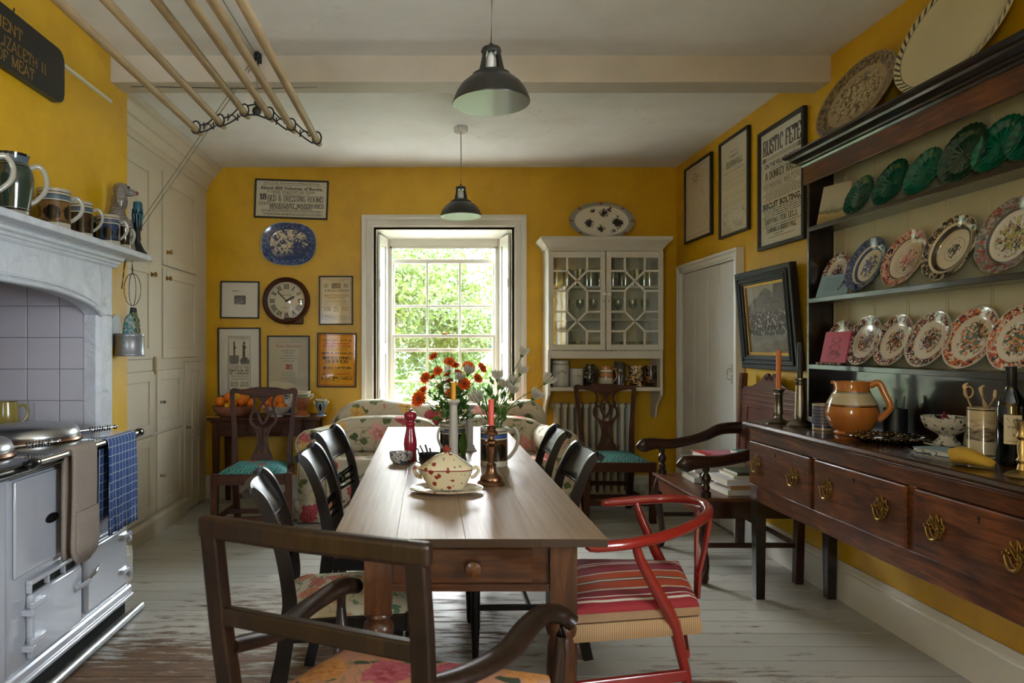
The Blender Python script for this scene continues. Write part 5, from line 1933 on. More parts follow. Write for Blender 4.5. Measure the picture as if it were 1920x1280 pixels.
# ================================================================== CEILING AIRER
ai = thing('clothes_airer', 'wooden slatted clothes airer with cast iron ends hung from the beam', 'airer', (-.9, 3.55, 2.40))
def ail(p):
    return Vector(p) - Vector((-.9, 3.55, 2.40))
YA = 3.55
nodes = [(367, 243), (412, 230), (458, 211), (505, 217), (546, 238), (594, 263)]
NP = [at(px, py, YA) for px, py in nodes]
for p in NP:
    s = MB()
    e = []
    for q, rr in ((3.64, .006), (3.63, .013), (3.60, .0165), (1.55, .0165), (1.53, .01)):
        e.append(ail((p.x, q, p.z)))
    s.tube(e, [(.008, .005), (.015, .010), (.019, .0125), (.019, .0125), (.010, .006)], 10)
    s.build('slat', M['slat'], ai, smooth=50)
def end_bracket(Y):
    b = MB()
    q = [Vector((p.x, Y, p.z)) for p in NP]
    apex = (q[2] + q[3]) / 2 + Vector((0, 0, .085))
    topz = [.045, .05, .05, .05, .05, .045]
    for k in range(6):
        # hoop round each slat
        pts = []
        for i in range(12):
            a_ = 2 * PI * i / 12
            pts.append(ail(q[k] + Vector((.023 * math.cos(a_), 0, .012 + .032 * math.sin(a_)))))
        b.tube(pts, .0042, 6, closed=True, up=(0, 1, 0))
    for k in range(5):
        a_, c_ = q[k], q[k + 1]
        if k == 2:
            b.tube([ail(v) for v in cr([a_ + Vector((.02, 0, -.012)), (a_ + c_) / 2 + Vector((0, 0, -.004)), c_ + Vector((-.02, 0, -.012))], 6)], .0042, 6)
            b.tube([ail(v) for v in cr([a_ + Vector((.015, 0, .035)), (a_ * 2 + c_) / 3 + Vector((.01, 0, .048)), apex - Vector((.012, 0, .02))], 5)], .0042, 6)
            b.tube([ail(v) for v in cr([c_ + Vector((-.015, 0, .035)), (a_ + c_ * 2) / 3 + Vector((-.01, 0, .048)), apex - Vector((-.012, 0, .02))], 5)], .0042, 6)
            m_ = (a_ + c_) / 2
            b.ball(ail(m_ + Vector((0, 0, .018))), (.024, .006, .024), 14, 8)
            b.ball(ail(m_ + Vector((0, 0, .055))), (.013, .005, .016), 10, 6)
            ringp = [ail(apex + Vector((.012 * math.cos(2 * PI * i / 10), 0, .014 * math.sin(2 * PI * i / 10)))) for i in range(10)]
            b.tube(ringp, .004, 6, closed=True, up=(0, 1, 0))
        else:
            lo_ = -.006 if k in (0, 1) else -.006
            b.tube([ail(v) for v in cr([a_ + Vector((.02, 0, -.016)), (a_ + c_) / 2 + Vector((0, 0, -.020)), c_ + Vector((-.02, 0, -.016))], 5)], .0042, 6)
            b.tube([ail(v) for v in cr([a_ + Vector((.02, 0, .022)), (a_ + c_) / 2 + Vector((0, 0, .016)), c_ + Vector((-.02, 0, .034))], 5)], .0038, 6)
            m_ = (a_ + c_) / 2
            b.tube([ail(v) for v in cr([m_ + Vector((-.022, 0, -.016)), m_ + Vector((-.012, 0, .006)), m_ + Vector((.004, 0, .012)), m_ + Vector((.018, 0, .0)), m_ + Vector((.024, 0, -.014))], 4)], .0034, 6)
            for f_ in (-.02, .03):
                b.tube([ail(m_ + Vector((f_, 0, -.016))), ail(m_ + Vector((f_, 0, .02)))], .0032, 6)
    b.build('end_bracket', M['iron'], ai, smooth=50)
    return apex
apex = end_bracket(YA)
end_bracket(1.85)
pl = MB()
pc_ = at(482, 106, 3.63)
pl.lathe([(0, -.012), (.026, -.012), (.03, -.006), (.022, 0), (.03, .006), (.026, .012), (0, .012)], 16, ail(pc_), axis='x')
pl.cbox(ail(pc_ + Vector((0, .02, .02))), (.035, .03, .09))
pl.cbox(ail(pc_ + Vector((0, -.0, -.035))), (.012, .03, .05))
pl.build('pulley', M['iron'], ai, smooth=40, bevel=.002)
rp = MB()
rp.tube([ail(apex + Vector((0, 0, .012))), ail(pc_ + Vector((0, -.015, -.03)))], .0028, 6)
rp.tube([ail(pc_ + Vector((-.006, -.02, .01))), ail((pc_.x - .01, 1.6, CEIL - .03))], .0035, 6)
cleat = Vector((CUP + .035, 4.52, 2.10))
rp.tube([ail(pc_ + Vector((-.02, -.01, -.02))), ail(cleat + Vector((0, 0, .02)))], .0028, 6)
rp.tube([ail(pc_ + Vector((-.005, -.01, -.03))), ail(cleat + Vector((.004, .01, -.01)))], .0028, 6)
rp.build('cord', M['rope'], ai, smooth=50)
cm = MB()
cm.cbox(cleat + Vector((-.02, 0, 0)), (.03, .02, .03))
cm.tube([cleat + Vector((0, 0, -.045)), cleat, cleat + Vector((0, 0, .045))], [.004, .007, .004], 8)
tag(cm.build('cord_cleat', M['iron'], smooth=40), 'iron cleat on the cupboard holding the airer cord', 'cleat')

# ================================================================== SIDE TABLE WITH FRUIT AND VASES
st = thing('side_table', 'dark mahogany side table with drawer against the yellow wall', 'table', (-1.315, 5.70, 0))
hx, y0, y1 = .445, -.20, .225
MB().box(-hx, hx, y0, y1, .712, .738).build('top', M['mahogx'], st, smooth=0, bevel=.006)
MB().box(-hx + .02, hx - .02, y0 + .015, y1 - .005, .695, .712).build('top_moulding', M['mahogx'], st, smooth=0, bevel=.005)
MB().box(-hx + .045, hx - .045, y0 + .04, y1 - .03, .585, .695).build('frieze', M['mahogx'], st, smooth=0)
dr = MB().box(-.2, .2, y0 + .03, y0 + .06, .60, .685).build('drawer', M['mahogx'], st, smooth=0, bevel=.003)
MB().lathe([(.006, 0), (.006, -.01), (.012, -.016), (0, -.022)], 12, axis='y').build('knob', M['brass'], dr, smooth=50, loc=(0, y0 + .03, .64))
for sx in (-1, 1):
    for yy in (y0 + .055, y1 - .035):
        MB().tube([(sx * (hx - .06), yy, .695), (sx * (hx - .06), yy, .4), (sx * (hx - .06), yy, 0)], [.027, .024, .018], rect=True, up=(0, 1, 0)).build('leg', M['mahog'], st, smooth=0, bevel=.002)
ZT = .7385
def tpt(px, Y):
    return ((px - 803) * Y / 1300, Y, ZT)
bw = MB().lathe([(0, .0), (.08, 0), (.10, .004), (.155, .045), (.170, .075), (.172, .085), (.165, .086), (.16, .078), (.145, .05), (.09, .014), (0, .012)], 40, sx=1.0, sy=.82)
tag(bw.build('fruit_bowl', M['terra'], smooth=40, loc=tpt(438, 5.60)), 'shallow terracotta bowl heaped with oranges and lemons', 'bowl')
yp = MB().prism([(-.05, -.04), (.06, -.05), (.05, .03), (-.045, .035)], 'z', 0, .003)
tag(yp.build('paper_slip', plain('yellow_paper', 'C89A28', .8), smooth=0, loc=tpt(398, 5.56), rot=(0, 0, .2)), 'slip of yellow paper on the side table beside the terracotta bowl', 'paper')
bw = MB().lathe([(0, 0), (.05, 0), (.05, .012), (.06, .016), (.10, .045), (.125, .075), (.135, .082), (.13, .084), (.118, .075), (.09, .045), (.05, .025), (0, .022)], 36)
tag(bw.build('fruit_bowl', M['cerw'], smooth=40, loc=tpt(519, 5.60)), 'white footed bowl of oranges beside the terracotta bowl', 'bowl')


def fruit(px, py, Y, r, kind, lab, grp):
    p = at(px, py, Y)
    m_ = MB()
    if kind == 'o':
        m_.lathe([(0, -r)] + [(r * math.cos(a_), r * .96 * math.sin(a_)) for a_ in [(-80 + 20 * i) / 57.3 for i in range(9)]] + [(0, r * .93)], 20)
        o = m_.build('orange', M['orange'], smooth=80, loc=p, rot=(R.uniform(-.6, .6), R.uniform(-.6, .6), 0))
        MB().ball((0, 0, r * .94), (.004, .004, .002), 8, 5).build('stalk', M['leafg'], o)
        tag(o, lab, 'orange', grp)
    else:
        m_.lathe([(0, -r * 1.35), (r * .22, -r * 1.28), (r * .45, -r * 1.02), (r * .8, -r * .6), (r * .95, 0), (r * .8, r * .6), (r * .45, r * 1.02), (r * .2, r * 1.3), (0, r * 1.36)], 20)
        o = m_.build('lemon', M['lemon'], smooth=80, loc=p, rot=(PI / 2 + R.uniform(-.3, .3), R.uniform(-.8, .8) + 1.2, R.uniform(-.4, .4)))
        MB().ball((0, 0, -r * 1.32), (.004, .004, .003), 8, 5).build('stalk', M['bark'], o)
        tag(o, lab, 'lemon', grp)


for px, py, Y, k, r in ((413, 752, 5.62, 'o', .042), (429, 745, 5.66, 'o', .040), (437, 755, 5.56, 'o', .040), (455, 750, 5.56, 'o', .043), (470, 755, 5.60, 'o', .038), (444, 738, 5.64, 'l', .030), (462, 746, 5.68, 'l', .032), (453, 737, 5.66, 'o', .038), (446, 745, 5.55, 'l', .030), (426, 760, 5.55, 'l', .026), (421, 756, 5.70, 'o', .04), (445, 757, 5.70, 'o', .04)):
    fruit(px, py, Y, r, k, 'orange heaped in the terracotta bowl' if k == 'o' else 'lemon heaped in the terracotta bowl', 'oranges in the terracotta bowl' if k == 'o' else 'lemons in the terracotta bowl')
for px, py, Y, r in ((523, 750, 5.60, .044), (512, 759, 5.56, .036), (527, 761, 5.54, .034), (500, 756, 5.60, .036), (494, 762, 5.54, .03), (509, 748, 5.66, .038), (533, 763, 5.60, .03)):
    fruit(px, py, Y, r, 'o', 'orange piled in the white footed bowl', 'oranges in the white bowl')
M['bluejar'] = blotch('blue_and_white_jar', 'BFC4C8', '3C5480', 30, .54)
tag(MB().lathe([(0, 0), (.05, 0), (.055, .01), (.07, .06), (.075, .10), (.065, .14), (.045, .155), (.045, .16), (.066, .165), (.066, .17), (.05, .175), (.05, .178), (0, .19)], 32).build('ginger_jar', M['bluejar'], smooth=40, loc=tpt(537, 5.78)), 'blue and white lidded jar behind the white fruit bowl', 'jar')
t = NT('slip_vase_terracotta')
s = t.sep(t.obj())
sn = t.wave(t.map(t.obj(), (1, 1, 1)), 6.5, 6, 1, 2.2, 'RINGS', 'Y')
body = t.mix(t.step(t.math('ABSOLUTE', t.math('SUBTRACT', sn, .5)), .17, .13), 'A05A34', '4A4C50')
z = t.math('DIVIDE', s[2], .2)
col = t.mix(t.math('GREATER_THAN', z, .775), body, '7E9068')
col = t.mix(t.math('GREATER_THAN', z, .855), col, '2A2420')
col = t.mix(t.math('GREATER_THAN', z, .88), col, 'CABFA8')
col = t.mix(t.math('LESS_THAN', z, .24), col, 'A05A34')
col = t.mix(t.math('LESS_THAN', z, .04), col, 'C9BFA8')
M['slipv'] = t.fin(col, .2, coat=.5)
def urn(name, label, loc, s_, mat, hm):
    t = thing(name, label, 'vase', loc)
    MB().lathe([(0, 0), (.062 * s_, 0), (.064 * s_, .006 * s_), (.055 * s_, .018 * s_), (.026 * s_, .034 * s_), (.024 * s_, .042 * s_), (.03 * s_, .048 * s_), (.052 * s_, .09 * s_), (.064 * s_, .14 * s_), (.065 * s_, .155 * s_), (.064 * s_, .175 * s_), (.069 * s_, .185 * s_), (.069 * s_, .19 * s_), (.062 * s_, .188 * s_), (.058 * s_, .16 * s_), (.02 * s_, .05 * s_), (0, .05 * s_)], 36).build('body', mat, t, smooth=40)
    for sg_ in (-1, 1):
        MB().tube(cr([(sg_ * .060 * s_, 0, .155 * s_), (sg_ * .082 * s_, 0, .165 * s_), (sg_ * .080 * s_, 0, .145 * s_), (sg_ * .058 * s_, 0, .128 * s_)], 4), .0065 * s_, 8, up=(0, 1, 0)).build('handle', hm, t, smooth=60)
    return t
urn('slipware_vase', 'large terracotta slipware vase with coiled worm decoration on the side table', tpt(566, 5.62), 1.07, M['slipv'], M['cer'])
t = NT('slip_vase_blue')
s = t.sep(t.obj())
d = t.vmath('DISTANCE', t.vmath('MULTIPLY', t.obj(), (1.9, 1.0, .9)), (.0, -.04, .09))
leafm = t.math('MULTIPLY', t.step(t.vmath('LENGTH', t.comb(t.math('MULTIPLY', s[0], 2.2), 0.0, t.math('SUBTRACT', s[2], .072))), .032, .030), t.math('LESS_THAN', s[1], 0.0))
halo = t.math('MULTIPLY', t.step(t.vmath('LENGTH', t.comb(t.math('MULTIPLY', s[0], 2.0), 0.0, t.math('SUBTRACT', s[2], .073))), .038, .036), t.math('LESS_THAN', s[1], 0.0))
col = t.mix(halo, '5C7896', 'B9B8A8')
col = t.mix(leafm, col, '1C1A14')
z = t.math('DIVIDE', s[2], .136)
col = t.mix(t.math('GREATER_THAN', z, .78), col, '7E9068')
col = t.mix(t.math('GREATER_THAN', z, .87), col, '2A2420')
col = t.mix(t.math('GREATER_THAN', z, .90), col, 'CABFA8')
col = t.mix(t.math('LESS_THAN', z, .05), col, 'C9BFA8')
M['slipb'] = t.fin(col, .2, coat=.5)
urn('slipware_vase', 'small blue slipware vase with a dark leaf on the side table', tpt(602, 5.64), .71, M['slipb'], M['cer'])

# ================================================================== DINING TABLE
TX0, TX1, TY0, TY1, TZ = -.272, .506, 1.95, 4.68, .76
tb = thing('dining_table', 'long scrubbed pine farmhouse table with turned legs and end drawer', 'table', ((TX0 + TX1) / 2, (TY0 + TY1) / 2, 0))
ox, oy = (TX0 + TX1) / 2, (TY0 + TY1) / 2
xs = [TX0, -.09, .105, .315, TX1]
for a, b in zip(xs[:-1], xs[1:]):
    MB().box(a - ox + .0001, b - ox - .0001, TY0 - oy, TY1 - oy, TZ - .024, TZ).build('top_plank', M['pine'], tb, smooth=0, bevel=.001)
LX0, LX1, LYA, LYB = -.185, .43, 2.0, 4.60
for y0, nm in ((LYA, 'f'), (LYB - .03, 'b')):
    MB().box(LX0 + .08 - ox, LX1 - .08 - ox, y0 + .012 - oy, y0 + .03 - oy, .593, TZ - .024).build('apron', M['pined'], tb, smooth=0, bevel=.002)
for x0 in (LX0 + .012, LX1 - .03):
    MB().box(x0 - ox, x0 + .018 - ox, LYA + .08 - oy, LYB - .08 - oy, .593, TZ - .024).build('apron', M['pined'], tb, smooth=0, bevel=.002)
dw = MB().box(-.03 - ox, .30 - ox, LYA + .004 - oy, LYA + .02 - oy, .618, .715).build('drawer', M['pined'], tb, smooth=0, bevel=.002)
MB().lathe([(.011, 0), (.011, -.008), (.018, -.014), (.024, -.022), (.022, -.032), (.012, -.036), (0, -.037)], 20, axis='y').build('knob', M['pinedz'], dw, smooth=50, loc=(.128 - ox, LYA + .004 - oy, .665))
MB().box(LX0 + .08 - ox, LX1 - .08 - ox, LYA + .002 - oy, LYA + .012 - oy, .593, .614).build('rail', M['pined'], tb, smooth=0, bevel=.002)
leg = [(.0, .02), (.022, .02), (.026, .05), (.022, .06), (.030, .07), (.034, .10), (.040, .22), (.043, .36), (.040, .42), (.034, .445), (.032, .452), (.042, .458), (.046, .475), (.042, .49), (.033, .498), (.033, .506), (.041, .512), (.041, .52), (.036, .526), (.0, .526)]
for x in (LX0, LX1 - .078):
    for y in (LYA, LYB - .078):
        m_ = MB().lathe([(r, z) for r, z in leg], 24)
        m_.lathe([(0, 0), (.016, 0), (.022, .02), (0, .02)], 16)
        m_.box(-.039, .039, -.039, .039, .526, TZ - .024)
        m_.build('leg', M['pinedz'], tb, smooth=40, loc=(x + .039 - ox, y + .039 - oy, 0))

# ================================================================== SOFA
M['chintz'] = floral('rose_chintz', 'C6BCA6', [('A8404A', 'C87878'), ('C87878', 'D8A098'), ('B88430', 'D8B878'), ('9A3440', 'B85860'), ('C88080', 'E0B0A8')], ('4E5C40', '7A8058'), 5.6, dens=.22, leafs=.25)
M['piping'] = plain('white_piping', 'C9C4B4', .8)
so_ = thing('sofa', 'rose chintz covered sofa with loose cushions under the window', 'sofa', (.09, 5.5, 0))
sx = lambda x: x - .09
sy = lambda y: y - 5.5
bk = [(-.83, .15), (-.83, .50), (-.79, .68), (-.72, .79), (-.64, .84), (-.544, .866), (-.367, .868), (-.257, .85), (-.08, .828), (.34, .828), (.60, .84), (.694, .849), (.80, .866), (.86, .862), (.92, .82), (.955, .74), (.97, .60), (.97, .45), (.97, .15)]
MB().prism([(sx(x), z) for x, z in bk], 'y', sy(5.60), sy(5.80)).build('back', M['chintz'], so_, smooth=40, bevel=.045, seg=4)
MB().tube([(sx(x), sy(5.63), z - .006) for x, z in bk[1:-1]], .005, 6).build('back_piping', M['piping'], so_, smooth=50)
MB().box(sx(-.76), sx(.90), sy(5.14), sy(5.75), .10, .33).build('seat_base', M['chintz'], so_, smooth=0, bevel=.02)
for s, xo in ((1, -.985), (-1, 1.12)):
    spl = lambda v: Vector((v.x + s * .19 * (v.y - sy(5.11)) / .69, v.y, v.z))
    P = [(.03, .10), (.012, .30), (.03, .46)]
    for i in range(11):
        a = math.radians(215 - 245 * i / 10)
        P.append((.125 + .118 * math.cos(a), .575 + .115 * math.sin(a)))
    P += [(.215, .46), (.215, .10)]
    MB().prism([(sx(xo) + s * u, v) for u, v in P], 'y', sy(5.11), sy(5.74)).warp(spl).build('arm', M['chintz'], so_, smooth=50, bevel=.02, seg=3)
    ring = [(sx(xo) + s * u, sy(5.112), v) for u, v in P[1:-1]]
    MB().tube(ring, .005, 6, up=(0, 1, 0)).build('arm_piping', M['piping'], so_, smooth=50)
for a, b in ((-.765, .065), (.07, .90)):
    c = MB().box(sx(a), sx(b), sy(5.10), sy(5.62), .335, .475)
    c.build('seat_cushion', M['chintz'], so_, smooth=50, bevel=.045, seg=4)
    c = MB()
    n = 12
    tops = []
    for i in range(n + 1):
        u = i / n
        tops.append((sx(a + (b - a) * u), .735 + .02 * math.sin(PI * u) - .05 * abs(2 * u - 1) ** 6))
    c.prism([(sx(b), .47), (sx(a), .47)] + tops, 'y', sy(5.43), sy(5.61))
    co = c.build('back_cushion', M['chintz'], so_, smooth=50, bevel=.05, seg=4)
    MB().tube([(x, sy(5.445), z - .012) for x, z in tops], .006, 6).build('piping', M['piping'], co, smooth=50)
# gathered skirt
sk = MB()
rows = []
for z, k in ((.17, .35), (.10, .7), (.012, 1.0)):
    row = []
    N = 240
    path = []
    for i in range(N + 1):
        u = i / N
        L = .7 + 2.085 + .7
        d = u * L
        if d < .7:
            p, nrm = Vector((sx(-.975) + .19 * (1 - d / .7), sy(5.80 - d), 0)), Vector((-1, 0, 0))
        elif d < .7 + 2.085:
            p, nrm = Vector((sx(-.975) + (d - .7), sy(5.10), 0)), Vector((0, -1, 0))
        else:
            p, nrm = Vector((sx(1.11) - .19 * (d - 2.785) / .7, sy(5.10 + d - 2.785), 0)), Vector((1, 0, 0))
        f = k * (.012 + .011 * math.sin(d * 95) + .006 * math.sin(d * 41))
        row.append(p + nrm * f + Vector((0, 0, z)))
    rows.append(row)
sk.sheet(rows)
sk.build('skirt', M['chintz'], so_, smooth=60, thick=.004)
for x in (-.84, 1.0):
    for y in (5.16, 5.70):
        MB().lathe([(0, 0), (.018, 0), (.024, .10), (0, .10)], 12).build('foot', M['mahog'], so_, smooth=40, loc=(sx(x), sy(y), 0))

# ================================================================== EBONISED REGENCY CHAIRS
M['honeys'] = floral('honeysuckle_linen', 'BCB49C', [('A05848', 'B87060'), ('B06850', 'C08870'), ('A87058', 'C09878')], ('5A7860', '7E9070'), 11, dens=.35, leafs=.18)
M['plainseat'] = plain('striped_seat_cover', 'B0A894', .8, var=.1)


def regency(label, x, y, rotz, seat='plainseat', group=None, ring=False):
    t = thing('regency_chair', label, 'chair', (x, y, 0), rotz, group)
    e = M['ebony']
    for s in (-1, 1):
        p = cr([(s * .185, .265, 0), (s * .187, .225, .18), (s * .19, .19, .42), (s * .19, .185, .52), (s * .188, .215, .68), (s * .184, .262, .80), (s * .182, .300, .845), (s * .182, .326, .832)], 5)
        MB().tube(p, [(.0125, .020), (.0135, .022), (.014, .026), (.0135, .022), (.013, .020), (.013, .019), (.013, .017), (.012, .012)], rect=True, up=(0, 1, 0)).build('back_post', e, t, smooth=40, bevel=.003)
        fl_ = MB().lathe([(0, 0), (.010, 0), (.014, .02), (.016, .10), (.018, .115), (.0165, .125), (.019, .135), (.020, .26), (.021, .36), (.024, .37), (.024, .38), (.019, .385), (.019, .395), (.0, .395)], 16)
        fl_.box(-.021, .021, -.021, .021, .395, .45)
        fl_.build('front_leg', e, t, smooth=40, loc=(s * .20, -.205, 0))
        MB().tube([(s * .198, -.20, .22), (s * .188, .215, .22)], (.007, .011), rect=True).build('side_stretcher', e, t, smooth=0)
    MB().tube([(-.195, .02, .22), (.195, .02, .22)], (.007, .010), rect=True).build('cross_stretcher', e, t, smooth=0)
    f = MB()
    f.prism([(-.215, -.225), (.215, -.225), (.20, .205), (-.20, .205)], 'z', .39, .445)
    f.build('seat_frame', e, t, smooth=0, bevel=.004)
    n = 10
    g = []
    for i in range(n + 1):
        v = i / n
        yy = -.222 + .40 * v
        hw = .21 - .015 * v
        row = []
        for j in range(n + 1):
            u = 2 * j / n - 1
            q = max(abs(u), abs(2 * v - 1))
            row.append((hw * u, yy, .446 + .038 * (1 - q ** 4)))
        g.append(row)
    m_ = MB().sheet(g)
    m_.box(-.20, .20, -.215, .172, .43, .447)
    m_.build('seat', M[seat], t, smooth=60)
    # crest: curved tablet between the posts
    c = MB()
    for z0, z1, dp in ((.715, .842, .010),):
        front, back = [], []
        N = 12
        rows_f, rows_b = [], []
        for k in range(5):
            w = k / 4
            z = z0 + (z1 - z0) * w
            yb = .226 + .074 * w ** 1.3
            rf, rb = [], []
            for j in range(N + 1):
                u = 2 * j / N - 1
                bow = .030 * (1 - u * u)
                rf.append((.175 * u, yb + bow - dp, z - (.012 * (1 - u * u) if k == 0 else 0)))
                rb.append((.175 * u, yb + bow + dp, z - (.012 * (1 - u * u) if k == 0 else 0)))
            rows_f.append(rf)
            rows_b.append(rb)
        rings = [rf + list(reversed(rb)) for rf, rb in zip(rows_f, rows_b)]
        c.loft(rings)
    co = c.build('crest_rail', e, t, smooth=40)
    b = MB()
    for z in (.722, .732):
        b.tube([(.172 * u, .226 + .030 * (1 - u * u) - .011 + (z - .715) * .58, z - .012 * (1 - u * u)) for u in [2 * j / 10 - 1 for j in range(11)]], .003, 5)
    b.build('reeding', e, co, smooth=50)
    m2 = MB()
    for z in (.545, .575, .612, .628):
        dz = .0 if z < .6 else .012
        m2.tube([(.178 * u, .188 + (z - .52) * .16 + .026 * (1 - u * u), z - dz * (1 - abs(u)) - .01 * (1 - u * u)) for u in [2 * j / 10 - 1 for j in range(11)]], .0065, 6)
    if ring:
        m2.tube([(.085 * math.cos(a), .222 + .012 * math.sin(a), .585 + .033 * math.sin(a)) for a in [2 * PI * i / 20 for i in range(20)]], .005, 6, closed=True, up=(0, 1, 0))
    m2.ball((0, .225, .582), (.022, .010, .02), 12, 8)
    m2.build('middle_rail', e, t, smooth=50)
    return t


D = math.radians
regency('black regency chair with green honeysuckle seat pulled nearest the armchair', -.285, 2.40, D(99), 'honeys')
regency('black regency chair tucked under the table beside the honeysuckle chair', -.225, 3.02, D(91), 'plainseat', ring=False)
regency('black regency chair at the sofa end of the table by the left arm', -.255, 3.71, D(82), 'plainseat', ring=True)
regency('black regency chair pushed in opposite, nearest the red armchair', .40, 3.07, D(-90), 'plainseat')
regency('black regency chair pushed in before the radiator and teal chair', .42, 3.79, D(-92), 'plainseat')

# ================================================================== CHIPPENDALE CHAIRS
def teal(name, c0, c1, c2, spots=None):
    t = NT(name)
    v = t.obj()
    n = t.wave(t.map(v, (1, 1, 1), rot=(0, 0, .6)), 18, 9, 3, 1.4)
    col = t.ramp(n, [(.30, c2), (.5, c0), (.75, c1)])
    if spots:
        d = t.vor(v, 8.5, .7).outputs
        m_ = t.math('MULTIPLY', t.step(t.math('ADD', d['Distance'], t.math('MULTIPLY', t.noise(v, 60, 2), .12)), .42, .38), t.math('GREATER_THAN', t.nd('SeparateColor', {0: d['Color']}).outputs[0], .45))
        red = t.mix(t.step(t.vor(v, 90).outputs['Distance'], .3, .5), 'B0503C', '8A3A30')
        col = t.mix(m_, col, red)
    return t.fin(col, .75)
M['teal1'] = teal('teal_red_fabric', '2E8482', '58A8A0', '1C5252', True)
M['teal2'] = teal('teal_leaf_fabric', '2A8488', '48A0A0', '4E5238')


def chippendale(label, x, y, rotz, seat, seatdz=0):
    t = thing('chippendale_chair', label, 'chair', (x, y, 0), rotz)
    w = M['mahog']
    lean = lambda v: Vector((v.x, v.y + max(0, v.z - .42) * .16, v.z))
    for s in (-1, 1):
        MB().box(s * .245 - .023, s * .245 + .023, -.225, -.18, 0, .45).build('front_leg', w, t, smooth=0, bevel=.003)
        p = [(s * .185, .275, 0), (s * .19, .225, .22), (s * .195, .20, .43), (s * .20, .20, .60), (s * .217, .20, .80), (s * .232, .20, .95)]
        MB().tube(cr(p, 4), [(.020, .022), (.021, .022), (.020, .020), (.016, .013), (.016, .012)], rect=True, up=(0, 1, 0)).warp(lean).build('back_post', w, t, smooth=30, bevel=.002)
        MB().box(s * .222 - .012, s * .222 + .012, -.18, .215, .385, .445).build('side_rail', w, t, smooth=0, bevel=.002)
        MB().tube([(s * .24, -.19, .14), (s * .20, .225, .14)], (.010, .018), rect=True).build('side_stretcher', w, t, smooth=0, bevel=.002)
    MB().box(-.222, .222, -.222, -.197, .375, .445).build('front_rail', M['mahogx'], t, smooth=0, bevel=.002)
    MB().box(-.20, .20, .19, .212, .385, .45).build('back_rail', M['mahogx'], t, smooth=0, bevel=.002)
    MB().box(-.235, .235, -.215, -.195, .125, .16).build('front_stretcher', M['mahogx'], t, smooth=0, bevel=.002)
    MB().box(-.215, .215, .03, .05, .125, .155).build('cross_stretcher', M['mahogx'], t, smooth=0, bevel=.002)
    MB().box(-.19, .19, .222, .24, .19, .225).build('back_stretcher', M['mahogx'], t, smooth=0, bevel=.002)
    n = 10
    g = []
    for i in range(n + 1):
        v = i / n
        row = []
        for j in range(n + 1):
            u = 2 * j / n - 1
            q = max(abs(u), abs(2 * v - 1))
            row.append(((.232 - .045 * v) * u, -.20 + .40 * v, .446 + .042 * (1 - q ** 5)))
        g.append(row)
    m_ = MB().sheet(g)
    m_.prism([(-.225, -.195), (.225, -.195), (.18, .195), (-.18, .195)], 'z', .43, .447)
    m_.build('seat', M[seat], t, smooth=60)
    # crest rail: serpentine with eared ends
    U = [(0, 1.0), (.05, 1.0), (.10, .995), (.14, .986), (.17, .984), (.20, .992), (.225, .995), (.243, .985), (.250, .965), (.245, .945)]
    L = [(.222, .945), (.212, .955), (.195, .958), (.165, .952), (.13, .946), (.095, .938), (.055, .930), (.0, .926)]
    P = U + L
    P = P + [(-x_, z_) for x_, z_ in reversed(P) if x_ > 0]
    MB().prism(P, 'y', .188, .212).warp(lean).build('crest_rail', M['mahogx'], t, smooth=30, bevel=.004)
    # pierced splat: flat straps
    sp = MB()
    def strap(pts, wd):
        sp.tube(cr([(x_, .20, z_) for x_, z_ in pts], 6), wd, rect=True, up=(0, 1, 0))
    q = .00114
    def zc(px_, py_):   # px in the photographed chair (centre 503) -> local
        return ((px_ - 503) * q, .975 - (py_ - 292) * q * .985)
    for s in (1, -1):
        m = lambda L_: [(s * x_, z_) for x_, z_ in [zc(*k) for k in L_]]
        strap(m([(425, 318), (442, 345), (447, 380), (438, 408)]), [(.009, .007), (.009, .007), (.008, .007), (.011, .007)])
        strap(m([(436, 400), (440, 425), (470, 432)]), [(.009, .007), (.009, .007), (.007, .007)])
        strap(m([(440, 425), (424, 455), (424, 492), (448, 522), (480, 540)]), [(.009, .007), (.010, .007), (.010, .007), (.010, .007)])
        strap(m([(503, 368), (478, 408), (472, 450), (488, 490), (503, 508)]), [(.007, .007), (.009, .007), (.009, .007), (.008, .007)])
        strap(m([(460, 318), (485, 345), (503, 368)]), [(.014, .007), (.012, .007), (.008, .007)])
        strap(m([(478, 535), (492, 570), (494, 610), (480, 660), (452, 712)]), [(.012, .007), (.009, .007), (.008, .007), (.008, .007), (.011, .007)])
        strap(m([(455, 530), (470, 570), (474, 620), (462, 680), (446, 712)]), [(.010, .007), (.008, .007), (.007, .007), (.007, .007), (.010, .007)])
        strap(m([(500, 535), (505, 600), (498, 660), (488, 712)]), [(.009, .007), (.006, .007), (.006, .007), (.009, .007)])
    a_, b_ = zc(503, 325), zc(503, 365)
    sp.add([(-.055, .194, .945), (.055, .194, .945), (.012, .194, b_[1]), (-.012, .194, b_[1]), (-.055, .206, .945), (.055, .206, .945), (.012, .206, b_[1]), (-.012, .206, b_[1])], [(0, 1, 2, 3), (4, 7, 6, 5), (0, 4, 5, 1), (1, 5, 6, 2), (2, 6, 7, 3), (3, 7, 4, 0)])
    zb = zc(503, 712)[1]
    sp.prism([(-.072, zb + .004), (-.066, zb + .016), (.066, zb + .016), (.072, zb + .004), (.082, .475), (.082, .45), (-.082, .45), (-.082, .475)], 'y', .192, .208)
    sp.warp(lean).build('splat', w, t, smooth=30)
    return t


chippendale('mahogany chair with pierced splat and teal seat spotted red by the side table', -1.20, 4.86, D(4), 'teal1')
chippendale('mahogany chair with pierced splat and teal leaf seat before the radiator', 1.42, 5.33, D(-2), 'teal2')

